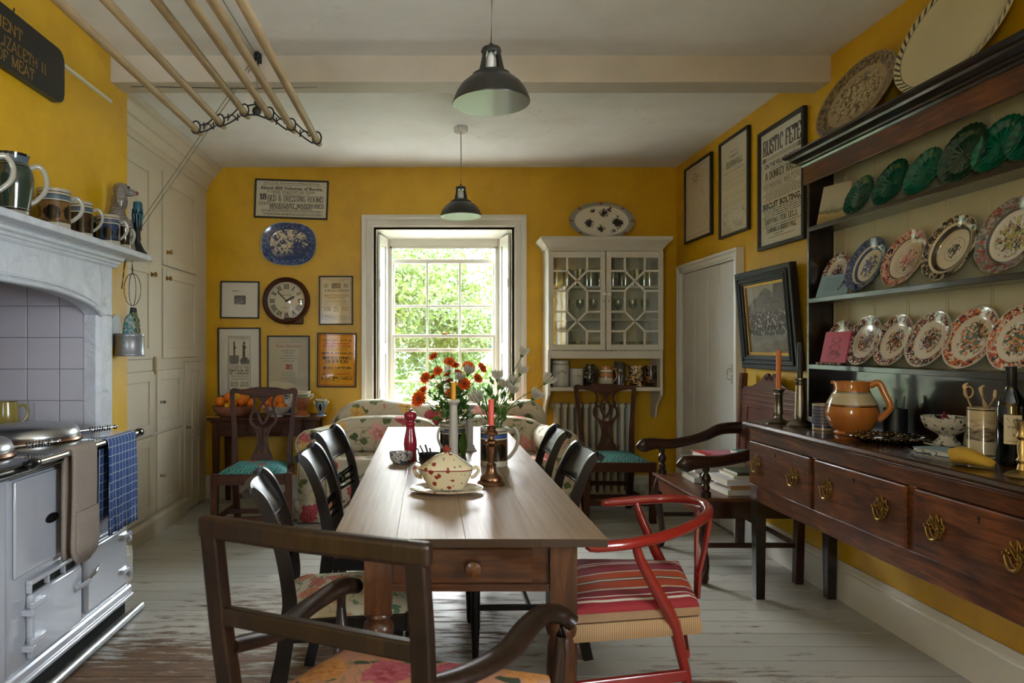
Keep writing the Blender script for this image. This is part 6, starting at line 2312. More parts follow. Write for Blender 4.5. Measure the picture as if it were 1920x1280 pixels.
# ================================================================== RED WISHBONE ARMCHAIR
wc = thing('wishbone_chair', 'red lacquered hoop back armchair with striped kilim cushion', 'chair', (.72, 2.42, 0))
wl = lambda p: Vector(p) - Vector((.72, 2.42, 0))
hp = [at(1105, 1026, 2.09), at(1180, 1019, 2.12), at(1255, 1002, 2.20), at(1307, 979, 2.32), at(1328, 960, 2.42), at(1317, 944, 2.53), at(1275, 935, 2.63), at(1215, 936, 2.68), at(1132, 943, 2.68)]
pth = [wl(p) for p in cr(hp, 6)]
rr = [.010] + [.0165] * (len(pth) - 2) + [.010]
pth = [pth[0] + (pth[0] - pth[1]).normalized() * .012] + pth + [pth[-1] + (pth[-1] - pth[-2]).normalized() * .012]
MB().tube(pth, [.004] + [.0135] + [.0175] * (len(pth) - 4) + [.0135] + [.004], 12).build('hoop', M['red'], wc, smooth=60)
nl = [at(1190, 1016, 2.13), at(1202, 1052, 2.15), at(1234, 1112, 2.19), at(1262, 1165, 2.22), at(1277, 1225, 2.25), at(1288, 1280, 2.27), Vector((.862, 2.29, 0))]
MB().tube([wl(p) for p in cr(nl, 5)], [.012, .016, .020, .021, .018, .0165, .013], 10).build('leg', M['red'], wc, smooth=60)
fl2 = [at(1192, 941, 2.68), at(1204, 975, 2.67), at(1228, 1030, 2.66), at(1258, 1095, 2.65), at(1272, 1170, 2.65), at(1281, 1240, 2.65), Vector((.985, 2.66, 0))]
MB().tube([wl(p) for p in cr(fl2, 5)], [.012, .016, .020, .021, .018, .0165, .013], 10).build('leg', M['red'], wc, smooth=60)
for p in ((.43, 2.16), (.56, 2.68)):
    MB().tube([wl((p[0], p[1], 0)), wl((p[0], p[1], .2)), wl((p[0], p[1], .44))], [.013, .018, .017], 10).build('leg', M['red'], wc, smooth=60)
sp = MB()
b0 = Vector((.955, 2.465, .41))
for dy in (-.055, .055):
    top = at(1322, 957, 2.475) + Vector((-.004, dy, -.004))
    sp.tube([wl(b0 + Vector((0, dy * .15, 0))), wl(b0 + Vector((.004, dy * .25, .10))), wl((b0 + top) / 2 + Vector((0, dy * .18, .03))), wl(top)], [(.009, .006), (.010, .006), (.010, .006), (.011, .006)], rect=True, up=(1, 0, .2))
sp.build('splat', M['red'], wc, smooth=30, bevel=.002)
corn = [(.43, 2.16), (.875, 2.235), (.965, 2.66), (.56, 2.68)]
n_, f_ = (.842, 2.255), (.965, 2.655)
rails = MB()
for (a, b, z, r) in ((corn[0], n_, .235, (.009, .018)), (corn[3], f_, .235, (.009, .018)), (n_, f_, .30, (.009, .014)), (corn[0], corn[3], .30, (.009, .014))):
    rails.tube([wl((a[0], a[1], z)), wl((b[0], b[1], z))], r, rect=True)
rails.build('stretchers', M['red'], wc, smooth=0, bevel=.004)
t = NT('paper_cord')
v = t.obj()
M['cord'] = t.fin(t.mix(t.wave(t.map(v, (1, 1, 1), rot=(0, 0, .2)), 45, .6), '7E6244', 'A88860'), .8)
cx_ = Vector((sum(c[0] for c in corn) / 4, sum(c[1] for c in corn) / 4, 0))
def loop(sc, z):
    P = [Vector((c[0], c[1], 0)) for c in corn]
    out = []
    for i in range(4):
        for k in range(6):
            out.append(P[i].lerp(P[(i + 1) % 4], k / 6))
    return [wl(cx_ + (p - cx_) * sc + Vector((0, 0, z))) for p in out]
MB().loft([loop(1.0, .375), loop(1.03, .395), loop(1.03, .415), loop(.99, .43), loop(.6, .425)]).build('cord_seat', M['cord'], wc, smooth=50)
t = NT('kilim_stripes')
s = t.sep(t.map(t.obj(), (1, 1, 1), rot=(0, 0, -.17)))
u = t.math('ADD', s[1], t.math('MULTIPLY', t.noise(t.obj(), 9, 2), .012))
u = t.math('ADD', t.math('MULTIPLY', u, 1 / .56), .49)
st = [(0, '6E1A20'), (.10, '862028'), (.17, 'C9C2AE'), (.185, '8A2030'), (.215, 'C9C2AE'), (.23, '7A1C28'), (.30, 'B8B09C'), (.32, 'A83E18'), (.43, '26241E'), (.445, 'C9C2AE'), (.465, '26241E'), (.48, 'B04418'), (.58, 'B8B09C'), (.60, '8A2030'), (.68, '7A1824'), (.745, 'C9C2AE'), (.76, '8A2030'), (.785, 'C9C2AE'), (.80, '6E1A20')]
col = t.ramp(u, st, True)
t.bump(t.wave(t.obj(), 160, 1), .3, .002)
M['kilim'] = t.fin(col, .85)
M['kilimside'] = plain('tan_cushion_edge', '8A6E50', .85, var=.15, scale=60)
def pillow(sc, z, amp=0):
    return [p + Vector((0, 0, 0)) for p in loop(sc, z)]
MB().loft([loop(.97, .431), loop(1.01, .437), loop(1.01, .458), loop(.98, .464)]).build('cushion_base', M['kilimside'], wc, smooth=40)
MB().loft([loop(.99, .462), loop(1.0, .468), loop(.97, .480), loop(.85, .492), loop(.5, .50), loop(.05, .502)]).build('cushion', M['kilim'], wc, smooth=60)

# ================================================================== ARMCHAIR AT THE TABLE END
M['pinkfloral'] = floral('faded_pink_floral', 'A8785C', [('8E4A3C', 'B07058'), ('8A3A40', 'A85860'), ('9A6030', 'B88048')], ('3A4030', '5C6448'), 6.0, dens=.12, leafs=.22)
ac = thing('open_armchair', 'dark walnut open armchair with scrolled arms at the table end', 'chair', (-.05, 1.68, 0))
al_ = lambda p: Vector(p) - Vector((-.05, 1.68, 0))
BL, BR_ = at(385, 985, 1.53), at(798, 1036, 1.32)
w = M['arm']
dv = (BR_ - BL)
dv.z = 0
dv.normalize()
fw = Vector((-dv.y, dv.x, 0))
up = Vector((0, 0, 1))
zr = .905
tl_, tr_ = Vector((BL.x, BL.y, zr)), Vector((BR_.x, BR_.y, zr))
MB().tube([al_(tl_ - dv * .012), al_((tl_ + tr_) / 2 - fw * .012), al_(tr_ + dv * .012)], (.016, .024), rect=True).build('crest_rail', w, ac, smooth=0, bevel=.010, seg=3)
for c_, sg in ((tl_, 1), (tr_, -1)):
    inn = dv * .018 * sg
    p = [c_ + inn + up * -.01, c_ + inn + up * -.22 + fw * .03, c_ + inn + dv * .010 * sg + up * -.45 + fw * .055, c_ + inn + dv * .012 * sg + fw * .03 - up * .70, c_ + inn - fw * .03 - up * (zr)]
    MB().tube([al_(q) for q in cr(p, 4)], [(.021, .017), (.021, .018), (.022, .020), (.021, .02), (.018, .018)], rect=True, up=fw).build('back_post', w, ac, smooth=30, bevel=.004)
zm = .705
MB().tube([al_(Vector((tl_.x, tl_.y, zm)) + dv * .03 + fw * .025), al_(Vector((tr_.x, tr_.y, zm)) - dv * .03 + fw * .025)], (.013, .020), rect=True).build('middle_rail', w, ac, smooth=0, bevel=.005)
# arms: bowed, ending in a knuckle
armL = [Vector((BL.x, BL.y, 0)) + dv * .03 + fw * .05 + up * .625, at(520, 1185, 1.70), at(575, 1140, 1.84), at(640, 1100, 2.0), at(668, 1098, 2.06)]
armR = [Vector((BR_.x, BR_.y, 0)) - dv * .02 + fw * .05 + up * .625, at(880, 1262, 1.46), at(950, 1222, 1.58), at(992, 1172, 1.70), at(1022, 1150, 1.77), at(1052, 1152, 1.80), at(1074, 1168, 1.80)]
for P in (armL, armR):
    q = cr(P, 6)
    MB().tube([al_(v) for v in q], [(.024, .018), (.030, .017), (.032, .018), (.031, .020), (.034, .024), (.026, .022)], 14).build('arm', w, ac, smooth=60)
seatc = [Vector((-.245, 1.965, 0)), Vector((.335, 1.80, 0)), tr_ * 1, tl_ * 1]
seatc[2] = Vector((BR_.x, BR_.y, 0)) - dv * .0 + fw * .04
seatc[3] = Vector((BL.x, BL.y, 0)) + fw * .04
for P, c_ in ((armL, seatc[0]), (armR, seatc[1])):
    e = P[-2]
    MB().tube([al_(Vector((e.x, e.y, .61))), al_(Vector((e.x, e.y, .55))), al_((Vector((e.x, e.y, .50)) + Vector((c_.x, c_.y, .50))) / 2), al_(Vector((c_.x, c_.y, .38)) - fw * .03)], [.016, .013, .018, .017], 10).build('arm_support', w, ac, smooth=60)
for c_ in seatc[:2]:
    i_ = c_ - fw * .03
    MB().tube([al_((i_.x, i_.y, 0)), al_((i_.x, i_.y, .4))], [.018, .022], rect=True, up=fw).build('front_leg', w, ac, smooth=0, bevel=.003)
cen = sum(seatc, Vector()) / 4
def sl(sc, z):
    out = []
    for i in range(4):
        for k in range(6):
            out.append(seatc[i].lerp(seatc[(i + 1) % 4], k / 6))
    return [al_(cen + (p - cen) * sc + up * z) for p in out]
MB().loft([sl(.97, .36), sl(.97, .415)]).build('seat_frame', w, ac, smooth=0, bevel=.004)
MB().loft([sl(.98, .414), sl(1.0, .425), sl(.97, .448), sl(.85, .462), sl(.5, .47), sl(.04, .472)]).build('seat', M['pinkfloral'], ac, smooth=60)

# ================================================================== OAK SETTLE CHAIR BY THE DOOR
se = thing('oak_settle', 'dark oak settle chair with carved back and scrolled arms beside the dresser', 'chair', (1.78, 4.18, 0))
ol = lambda p: Vector(p) - Vector((1.78, 4.18, 0))
w = M['settle']
SX0_, SX1_, SYA, SYB = 1.49, 2.06, 3.79, 4.54
s = MB()
s.box(SX0_ - .02 - 1.78, SX1_ - 1.78, SYA - .02 - 4.18, SYB + .02 - 4.18, .455, .475)
s.build('seat', M['settleback'], se, smooth=0, bevel=.006)
s = MB()
s.box(SX0_ - 1.78, SX0_ + .02 - 1.78, SYA - 4.18, SYB - 4.18, .37, .455)
s.build('front_rail', M['settleback'], se, smooth=0, bevel=.003)
for yy in (SYA, SYB - .02):
    MB().box(SX0_ + .02 - 1.78, SX1_ - 1.78, yy - 4.18, yy + .02 - 4.18, .36, .455).build('side_rail', w, se, smooth=0, bevel=.003)
for yy in (SYA + .02, SYB - .02):
    p = cr([(SX0_ + .03, yy, .46), (SX0_ + .015, yy, .40), (SX0_ + .0, yy, .33), (SX0_ + .02, yy, .22), (SX0_ + .035, yy, .10), (SX0_ + .02, yy, .045), (SX0_ + .015, yy, .012)], 5)
    MB().tube([ol(q) for q in p], [.03, .036, .036, .026, .018, .020, .034, .030], 12, up=(0, 1, 0)).build('cabriole_leg', w, se, smooth=60)
    MB().tube([ol((SX1_ - .03, yy, 0)), ol((SX1_ - .02, yy, .46))], (.022, .022), rect=True, up=(0, 1, 0)).build('back_leg', w, se, smooth=0, bevel=.003)
    MB().tube([ol((SX0_ + .03, yy, .21)), ol((SX1_ - .03, yy, .21))], (.009, .013), rect=True).build('side_stretcher', w, se, smooth=0, bevel=.003)
    # arm and turned support
    sgn = 1 if yy > 4.2 else -1
    A_ = cr([(SX0_ - .13, yy + .01 * sgn, .65), (SX0_ - .095, yy + .01 * sgn, .655), (SX0_ - .02, yy + .01 * sgn, .668), (SX0_ + .12, yy, .672), (SX0_ + .30, yy, .715), (SX0_ + .42, yy, .765), (SX1_ + .0, yy, .775)], 6)
    MB().tube([ol(q) for q in A_], [(.008, .010), (.030, .046), (.028, .034), (.027, .030), (.027, .036), (.026, .040)], 14).build('arm', w, se, smooth=60)
    m_ = MB().lathe([(.0, 0), (.028, 0), (.028, .03), (.018, .036), (.024, .055), (.016, .07), (.026, .09), (.028, .105), (.020, .125), (.014, .135), (.020, .15), (.022, .185), (0, .185)], 16)
    m_.build('arm_support', w, se, smooth=50, loc=ol((SX0_ + .035, yy, .474)))
MB().tube([ol((SX1_ - .03, SYA + .02, .21)), ol((SX1_ - .03, SYB - .02, .21))], (.009, .013), rect=True).build('back_stretcher', w, se, smooth=0, bevel=.003)
# back: leaning slightly to the wall
bkx = lambda z: SX1_ - .03 + .03 * (z - .46) / .65
for yy in (SYA + .01, SYB - .01):
    MB().tube([ol((bkx(.44), yy, .44)), ol((bkx(1.13), yy, 1.13))], (.022, .017), rect=True, up=(0, 1, 0)).build('stile', M['settleback'], se, smooth=0, bevel=.004)
def bpan(y0, y1, z0, z1, d0, d1, nm, mt):
    mb = MB().box(d0, d1, y0 - 4.18, y1 - 4.18, z0, z1)
    mb.warp(lambda v: Vector((v.x + bkx(v.z) - 1.78, v.y, v.z)))
    return mb.build(nm, M[mt], se, smooth=0, bevel=.003)
bpan(SYA + .02, SYB - .02, .92, 1.03, -.014, .010, 'top_rail', 'settleback')
for z in (.935, .965, .995):
    bpan(SYA + .03, SYB - .03, z, z + .012, -.019, -.013, 'moulding', 'settleback')
bpan(SYA + .02, SYB - .02, .50, .56, -.014, .010, 'lower_rail', 'settleback')
for a in (SYA + .02, 4.09, SYB - .10):
    bpan(a, a + .08 if a != 4.09 else a + .14, .56, .92, -.012, .008, 'muntin', 'settleback')
bpan(SYA + .03, SYB - .03, .54, .93, -.002, .006, 'panel', 'settleback')
P = [(SYA + .03, 1.03), (SYA + .05, 1.045), (SYA + .16, 1.055), (SYA + .25, 1.085), (4.10, 1.13), (4.13, 1.14), (4.15, 1.125), (4.165, 1.11), (4.18, 1.125), (4.20, 1.14), (4.23, 1.13), (SYB - .25, 1.085), (SYB - .16, 1.055), (SYB - .05, 1.045), (SYB - .03, 1.03)]
cr_ = MB().prism([(y - 4.18, z) for y, z in P], 'x', -.012, .010)
cr_.warp(lambda v: Vector((v.x + bkx(v.z) - 1.78, v.y, v.z))).build('carved_crest', M['settleback'], se, smooth=0, bevel=.003)
sc = MB()
for y, s_ in ((4.135, 1), (4.195, -1)):
    pts = [(bkx(1.1) - .016 - 1.78, y - 4.18 + s_ * .018 * (1 - i / 14) * math.cos(i * .7), 1.108 + .018 * (1 - i / 14) * math.sin(i * .7)) for i in range(13)]
    sc.tube(pts, .004, 6, up=(1, 0, 0))
sc.build('scroll', M['settleback'], se, smooth=50)
# books on the settle
def book(label, x, y, z, dx, dy, h, rz, cover, group=None, spine=0):
    t = thing('book', label, 'book', (x, y, z), rz, group)
    MB().box(-dx / 2 + .003, dx / 2 - .004, -dy / 2 + .004, dy / 2 - .004, .003, h - .003).build('pages', M['paperw'], t, smooth=0)
    c = MB()
    c.box(-dx / 2, dx / 2, -dy / 2, dy / 2, 0, .003)
    c.box(-dx / 2, dx / 2, -dy / 2, dy / 2, h - .003, h)
    c.box(-dx / 2, dx / 2, -dy / 2, -dy / 2 + .003, .003, h - .003) if spine == 0 else c.box(-dx / 2, -dx / 2 + .003, -dy / 2, dy / 2, .003, h - .003)
    c.build('cover', cover, t, smooth=0, bevel=.001)
    return t
def cov(name, c):
    return plain(name, c, .45, var=.08)
z = .4755
for lab, dx, dy, h, rz, c_, ox_ in (('white backed large book at the bottom of the stack near the dresser', .30, .24, .032, .05, 'B9BAB8', 0), ('tan book second in the stack near the dresser', .27, .22, .022, .02, 'A07848', .01), ('thick white and grey book in the middle of the stack near the dresser', .29, .23, .034, .07, 'C4C6CA', -.01), ('thin cream book fourth in the stack near the dresser', .24, .20, .016, .0, 'C2BCA6', .02), ('dark green book on top of the stack near the dresser', .22, .18, .018, .04, '36402C', .03)):
    book(lab, 1.80 + ox_, 3.96, z, dx, dy, h, rz, cov('book_cover', c_))
    z += h + .0003
z = .4755
for lab, dx, dy, h, rz, c_, ox_ in (('pale grey book at the bottom of the stack by the door', .32, .24, .034, -.04, 'A9ABA8', 0), ('dark slate book second in the stack by the door', .30, .24, .030, .03, '45474A', .01), ('white book third in the stack by the door', .29, .22, .030, -.02, 'C6C8CC', -.01), ('cream book fourth in the stack by the door', .27, .22, .026, .05, 'C0B89C', .01), ('grey picture book fifth in the stack by the door', .29, .21, .020, .0, '8C8E92', -.02)):
    book(lab, 1.77 + ox_, 4.30, z, dx, dy, h, rz, cov('book_cover', c_))
    z += h + .0003
M['pinkcov'] = cov('pink_cover', 'C07890')
b_ = book('pink book with a red spine on top of the stack by the door', 1.79, 4.29, z, .24, .19, .030, .05, M['pinkcov'])
MB().box(-.1201, -.07, -.0951, .0951, .0301, .0306).build('red_band', cov('red_band', 'B02A20'), b_, smooth=0)
book('small teal book with red boards leaning on the pink book', 1.93, 4.22, z + .0305, .14, .11, .022, .1, cov('teal_cover', '5E8284'))

# ================================================================== DRESSER
dsr = thing('oak_dresser', 'long dark oak dresser with three drawers and open plate rack', 'dresser', (1.90, 2.55, 0))
dl_ = lambda x, y, z: (x - 1.90, y - 2.55, z)
def dbox(x0, x1, y0, y1, z0, z1, nm, mt, bev=.003, parent=dsr):
    return MB().box(x0 - 1.90, x1 - 1.90, y0 - 2.55, y1 - 2.55, z0, z1).build(nm, M[mt], parent, smooth=0, bevel=bev)
XF, YE0, YE1 = 1.68, 1.40, 3.62
tp = [(-.25, .885), (-.25, .897), (-.243, .908), (-.235, .912), (.215, .912), (.215, .885)]
MB().prism(tp, 'y', YE0 - 2.55 - .03, YE1 - 2.55 + .03).build('top', M['oaktop'], dsr, smooth=0, bevel=.003)
dbox(XF - .012, XF + .02, YE0, YE1, .872, .885, 'top_moulding', 'oaky')
dbox(XF, XF + .02, YE0, YE1, .817, .872, 'upper_rail', 'oaky', .001)
dbox(XF, XF + .02, YE0, YE1, .508, .590, 'apron', 'oaky')
dbox(XF + .02, 2.105, YE1 - .02, YE1, .508, .885, 'end_panel', 'oaky')
dbox(XF + .02, 2.105, YE0, YE0 + .02, .508, .885, 'end_panel', 'oaky')
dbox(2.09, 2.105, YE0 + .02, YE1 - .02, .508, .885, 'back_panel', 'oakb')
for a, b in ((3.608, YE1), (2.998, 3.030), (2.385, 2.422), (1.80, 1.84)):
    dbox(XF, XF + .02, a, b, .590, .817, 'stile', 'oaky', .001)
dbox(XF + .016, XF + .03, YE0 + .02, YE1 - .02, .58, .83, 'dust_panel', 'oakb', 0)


def brass_handle(parent, y, z):
    P = MB()
    k = 1.0
    # fretted batwing plate as a scrolled outline
    o = [(-.034, .002), (-.038, .018), (-.028, .026), (-.024, .042), (-.014, .028), (-.006, .046), (0, .052), (.006, .046), (.014, .028), (.024, .042), (.028, .026), (.038, .018), (.034, .002), (.026, -.006), (.018, -.022), (.008, -.026), (0, -.036), (-.008, -.026), (-.018, -.022), (-.026, -.006)]
    q = cr([(0, u, v) for u, v in o + o[:1]], 2)[:-1]
    P.tube([(-.0025, p.y, p.z) for p in q], (.0028, .0015), 6, closed=True, up=(1, 0, 0))
    for a, b in (((-.026, .024), (.012, -.024)), ((.026, .024), (-.012, -.024)), ((0, .05), (0, -.034)), ((-.034, .006), (.0, .024)), ((.034, .006), (.0, .024)), ((-.024, -.006), (.016, .03)), ((.024, -.006), (-.016, .03))):
        P.tube([(-.0022, a[0], a[1]), (-.0022, b[0], b[1])], (.0022, .0012), 6, up=(1, 0, 0))
    h = P.build('handle', M['brass'], parent, smooth=40)
    h.location = (XF - .0135 - 1.90, y - 2.55, z)
    b = MB()
    for s in (-1, 1):
        b.lathe([(.006, 0), (.006, -.003), (.004, -.005), (.004, -.014), (.006, -.018), (0, -.020)], 10, (0, s * .030, .008), axis='x')
    pts = [(-.015, .030 * math.cos(a), .008 + (-.042) * math.sin(a)) for a in [PI * i / 12 for i in range(13)]]
    b.tube(pts, [.003, .004, .0052, .004, .003], 8, up=(1, 0, 0))
    b.build('bail', M['brass'], h, smooth=50)


for a, b, hs, ky in ((3.030, 3.608, (3.517, 3.165), 3.335), (2.422, 2.998, (2.897, 2.548), 2.716), (1.84, 2.385, (2.275, 1.96), 2.10)):
    d = MB()
    d.box(XF - .012 - 1.90, XF + .01 - 1.90, a + .003 - 2.55, b - .003 - 2.55, .593, .814)
    do = d.build('drawer', M['oaky'], dsr, smooth=0, bevel=.005)
    for y in hs:
        brass_handle(do, y, .70)
    kb = MB()
    kb.lathe([(0, -.0015), (.0055, -.0015), (.0055, 0)], 12, (0, 0, .004), axis='x')
    kb.box(-.0015, 0, -.0025, .0025, -.012, .004)
    kb.build('keyhole', M['ink'], do, smooth=0, loc=(XF - .0125 - 1.90, ky - 2.55, .777))
for x0, x1 in ((XF + .002, XF + .058), (2.05, 2.105)):
    for y0 in (YE1 - .06, YE0 + .004):
        MB().tube([dl_((x0 + x1) / 2, y0 + .028, .52), dl_((x0 + x1) / 2, y0 + .028, 0)], [.028, .022], rect=True, up=(0, 1, 0)).build('leg', M['oakb'], dsr, smooth=0, bevel=.002)
# rack
RX0, RX1 = 1.975, 2.112
for y0 in (YE1 - .022, YE0):
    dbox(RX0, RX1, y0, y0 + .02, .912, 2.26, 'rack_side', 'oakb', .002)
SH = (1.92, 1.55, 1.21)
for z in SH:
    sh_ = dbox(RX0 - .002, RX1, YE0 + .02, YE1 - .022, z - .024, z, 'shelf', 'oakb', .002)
    ng = MB()
    y = YE1 - .2
    while y > YE0:
        ng.lathe([(.003, 0), (0, -.0008)], 6, (RX0 - .0022 - 1.90, y - 2.55 + R.uniform(-.03, .03), z - .012 + R.uniform(-.003, .003)), axis='x')
        y -= .24
    ng.build('nail_head', M['ink'], sh_, smooth=0)
M['rackb'] = plain('cream_rack_board', 'B3AB88', .45, var=.12, scale=3, bump=.05)
bnd = [YE1 - .022, 3.497, 3.272, 3.045, 2.815, 2.590, 2.365, 2.14, 1.915, 1.69, YE0 + .02]
for a, b in zip(bnd[1:], bnd[:-1]):
    pk = MB().box(2.102 - 1.90, 2.112 - 1.90, a + .0012 - 2.55, b - .0012 - 2.55, 1.21, 2.25)
    pk.box(2.0995 - 1.90, 2.103 - 1.90, b - .014 - 2.55, b - .007 - 2.55, 1.21, 2.25)
    pk.build('back_plank', M['rackb'], dsr, smooth=0, bevel=.0015)
dbox(2.112, 2.12, YE0, YE1, .912, 2.26, 'rack_back', 'oakb', 0)
dbox(2.100, 2.112, YE0 + .02, YE1 - .022, .913, 1.187, 'splash_board', 'oakb', 0)
dbox(RX0 - .012, RX0 + .006, YE0 - .01, YE1 + .01, 2.144, 2.245, 'frieze', 'oaky', .002)
mb = MB()
pf = [(0, 2.235), (.008, 2.235), (.012, 2.245), (.022, 2.250), (.024, 2.258), (.034, 2.262), (.05, 2.275), (.056, 2.285), (.068, 2.288), (.078, 2.297), (.078, 2.307)]
rg = []
for u, z in pf:
    rg.append([(RX1 - 1.90, YE1 + u - 2.55, z), (RX0 - .012 - u - 1.90, YE1 + u - 2.55, z), (RX0 - .012 - u - 1.90, YE0 - u - 2.55, z), (RX1 - 1.90, YE0 - u - 2.55, z)])
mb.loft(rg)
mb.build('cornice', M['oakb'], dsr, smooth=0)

# ---- plates in the rack
def rack_plate(name, label, px, shelf, d, mat, tau=.30, xb=2.018, scal=0, ns=12, group=None, rim=.70, yaw=0, depth=.02, sq=1.0):
    Rp = d / 2
    Y = (1300 * 2.055) / (px - 803)
    c = (xb + Rp * math.sin(tau), Y, SH[shelf] + Rp * math.cos(tau) + .001)
    return dish(name, label, 'plate', Rp, Rp * sq, mat, c, (0, -(PI / 2 - tau), yaw), depth, rim, 0, scal, ns, group=group, seg=48)


def green_mat(name, c0, c1):
    t = NT(name)
    s = t.sep(t.obj())
    th = t.math('ARCTAN2', s[1], s[0])
    r = t.vmath('LENGTH', t.obj())
    veins = t.math('ABSOLUTE', t.math('SINE', t.math('ADD', t.math('MULTIPLY', th, 9.0), t.math('MULTIPLY', t.noise(t.obj(), 14, 2), 3.0))))
    n = t.noise(t.obj(), 34, 3)
    h = t.math('ADD', t.math('MULTIPLY', veins, .5), n)
    col = t.mix(t.step(h, .2, 1.5), c0, c1)
    t.bump(h, .45, .006)
    return t.fin(col, .10, coat=.7)
M['green1'] = green_mat('green_majolica', '02261C', '0A5A42')
M['green2'] = green_mat('olive_majolica', '0A2016', '2A4A32')
M['green3'] = green_mat('emerald_majolica', '023426', '0C6E50')
for px, lab, m_, d in ((1618, 'small green majolica leaf plate next to the little landscape', 'green1', .195), (1676, 'green majolica plate moulded with grapes, second along the top shelf', 'green1', .215), (1739, 'emerald majolica leaf plate in the middle of the top shelf', 'green3', .205), (1812, 'olive green majolica plate moulded with a basketweave rim', 'green2', .235), (1880, 'bright emerald majolica leaf plate overlapping the olive one', 'green3', .215), (1950, 'green majolica plate at the near end of the top shelf', 'green1', .215)):
    rack_plate('majolica_plate', lab, px, 0, d, M[m_], scal=.02, ns=24, tau=.38 if m_ != 'green2' else .30, xb=2.012 if m_ != 'green2' else 2.02)
ink3 = ['1E2230', '8A3420', '2A3048']
M['imari'] = plate_mat('imari_plate', 'C6C0B0', ['23273A', 'A04A30', '1E2430'], ['2A3150', 'A8583C', '262C3C'], (.12, .12), .70, .50, 75, .50, edge='B8B0A0')
M['bluepl'] = plate_mat('blue_transfer_plate', 'C2BCA4', ['3A4668', '525E84', '2E3858'], ['333F66', '56628A'], (.135, .135), .70, .46, 60, .46, band=[(.62, .05, '3C486C'), (.70, .012, 'BEB8A4')], rimground='7880A0')
M['imaribowl'] = plate_mat('panelled_imari_bowl', 'C2B49C', ['2A2630', 'A04A3C', 'C4907C'], ['B05C48', '2E3450', 'C08468'], (.128, .128), .74, .50, 55, .46, band=[(.72, .02, '3A2A2C'), (.50, .01, '8C7C6C')], rimground='C4A48C')
M['brownpl'] = plate_mat('brown_transfer_bowl', 'C4B89A', ['2E261C', '4A3E2E', '1E1812'], ['2A241C', '4A4238'], (.134, .134), .78, .50, 50, .30, band=[(.66, .06, '3A3024'), (.36, .012, '8C8474')], rimground='A89C80')
M['greypl'] = plate_mat('grey_chinoiserie_plate', 'C4BEB0', ['4A4A46', '8A3A30', '6A6A62'], ['8A5A48', '3A3A36', '9A9450'], (.14, .14), .72, .48, 45, .58, band=[(.70, .03, '4A4842')], rimground='8E8C84')
M['imari2'] = plate_mat('orange_imari_plate', 'C8C0AE', ['A8442E', '2A2E38', 'C46A40'], ['B8602C', '2C3030', 'C88440', '3A4A34'], (.125, .125), .72, .50, 45, .60, edge='B8B0A0')
rack_plate('imari_plate', 'small imari plate behind the blue card on the middle shelf', 1573, 1, .225, M['imari'])
rack_plate('transfer_plate', 'blue and white landscape soup plate on the middle shelf', 1629, 1, .268, M['bluepl'], rim=.66, depth=.03, tau=.34)
rack_plate('imari_bowl', 'deep panelled imari bowl in peach and red on the middle shelf', 1702, 1, .258, M['imaribowl'], scal=.012, ns=10, rim=.66, depth=.03, tau=.34)
rack_plate('transfer_bowl', 'deep brown transferware bowl with wavy rim on the middle shelf', 1790, 1, .268, M['brownpl'], scal=.02, ns=8, rim=.62, depth=.035, tau=.32)
rack_plate('transfer_plate', 'large grey chinoiserie plate with red figures on the middle shelf', 1903, 1, .28, M['greypl'], scal=.012, ns=12, rim=.68, depth=.03, tau=.28)
rack_plate('imari_plate', 'imari plate half hidden by the pink booklet on the bottom shelf', 1578, 2, .225, M['imari'])
rack_plate('imari_plate', 'imari plate with a blue sprig next to the pink booklet', 1626, 2, .24, M['imari'], yaw=.0)
rack_plate('imari_plate', 'imari plate with a blue sprig, third along the bottom shelf', 1680, 2, .238, M['imari'], tau=.33)
rack_plate('imari_plate', 'imari plate with wide dark bouquet in the middle of the bottom shelf', 1745, 2, .245, M['imari'], tau=.34)
rack_plate('imari_plate', 'orange flowered imari plate on the bottom shelf above the bowl', 1822, 2, .255, M['imari2'], scal=.006, ns=10, tau=.36)
rack_plate('imari_plate', 'orange flowered imari plate at the near end behind the bottle', 1915, 2, .25, M['imari2'], tau=.34)
# big dishes on the cornice
M['brownplat'] = plate_mat('brown_oval_platter', 'A08C68', ['3A2E20', '55452E', '8A7450'], ['33281A', '6E5A3C', 'B8A880'], (.19, .30), .72, .46, 34, .68, edge='8A7652', rimground='7A6648')
tau = .30
dish('oval_platter', 'brown transferware oval platter leaning on top of the dresser', 'platter', .19, .30, M['brownplat'], (1.985 + .19 * math.sin(tau), 3.30, 2.307 + .19 * math.cos(tau)), (0, -(PI / 2 - tau), 0), rim=.74)
t = NT('cream_creamware')
s = t.sep(t.obj())
x = t.math('DIVIDE', s[0], .235)
y_ = t.math('DIVIDE', s[1], .31)
r = t.math('SQRT', t.math('ADD', t.math('MULTIPLY', x, x), t.math('MULTIPLY', y_, y_)))
th = t.math('ARCTAN2', y_, x)
key = t.step(t.math('SINE', t.math('ADD', t.math('MULTIPLY', th, 46.0), t.math('MULTIPLY', r, 60.0))), .1, .4)
rimm = t.math('MULTIPLY', t.step(r, .90, .905), t.step(r, .995, .985))
col = t.mix(t.math('MULTIPLY', rimm, key), 'C2B994', '3E3A2A')
col = t.mix(t.step(t.math('ABSOLUTE', t.math('SUBTRACT', r, .895)), .007, .004), col, '4A4634')
M['cream_d'] = t.fin(col, .14, coat=.4)
dish('oval_platter', 'very large cream platter with dark edging leaning on the dresser top', 'platter', .235, .31, M['cream_d'], (1.99 + .235 * math.sin(.26), 2.70, 2.307 + .235 * math.cos(.26)), (0, -(PI / 2 - .26), 0), rim=.82)

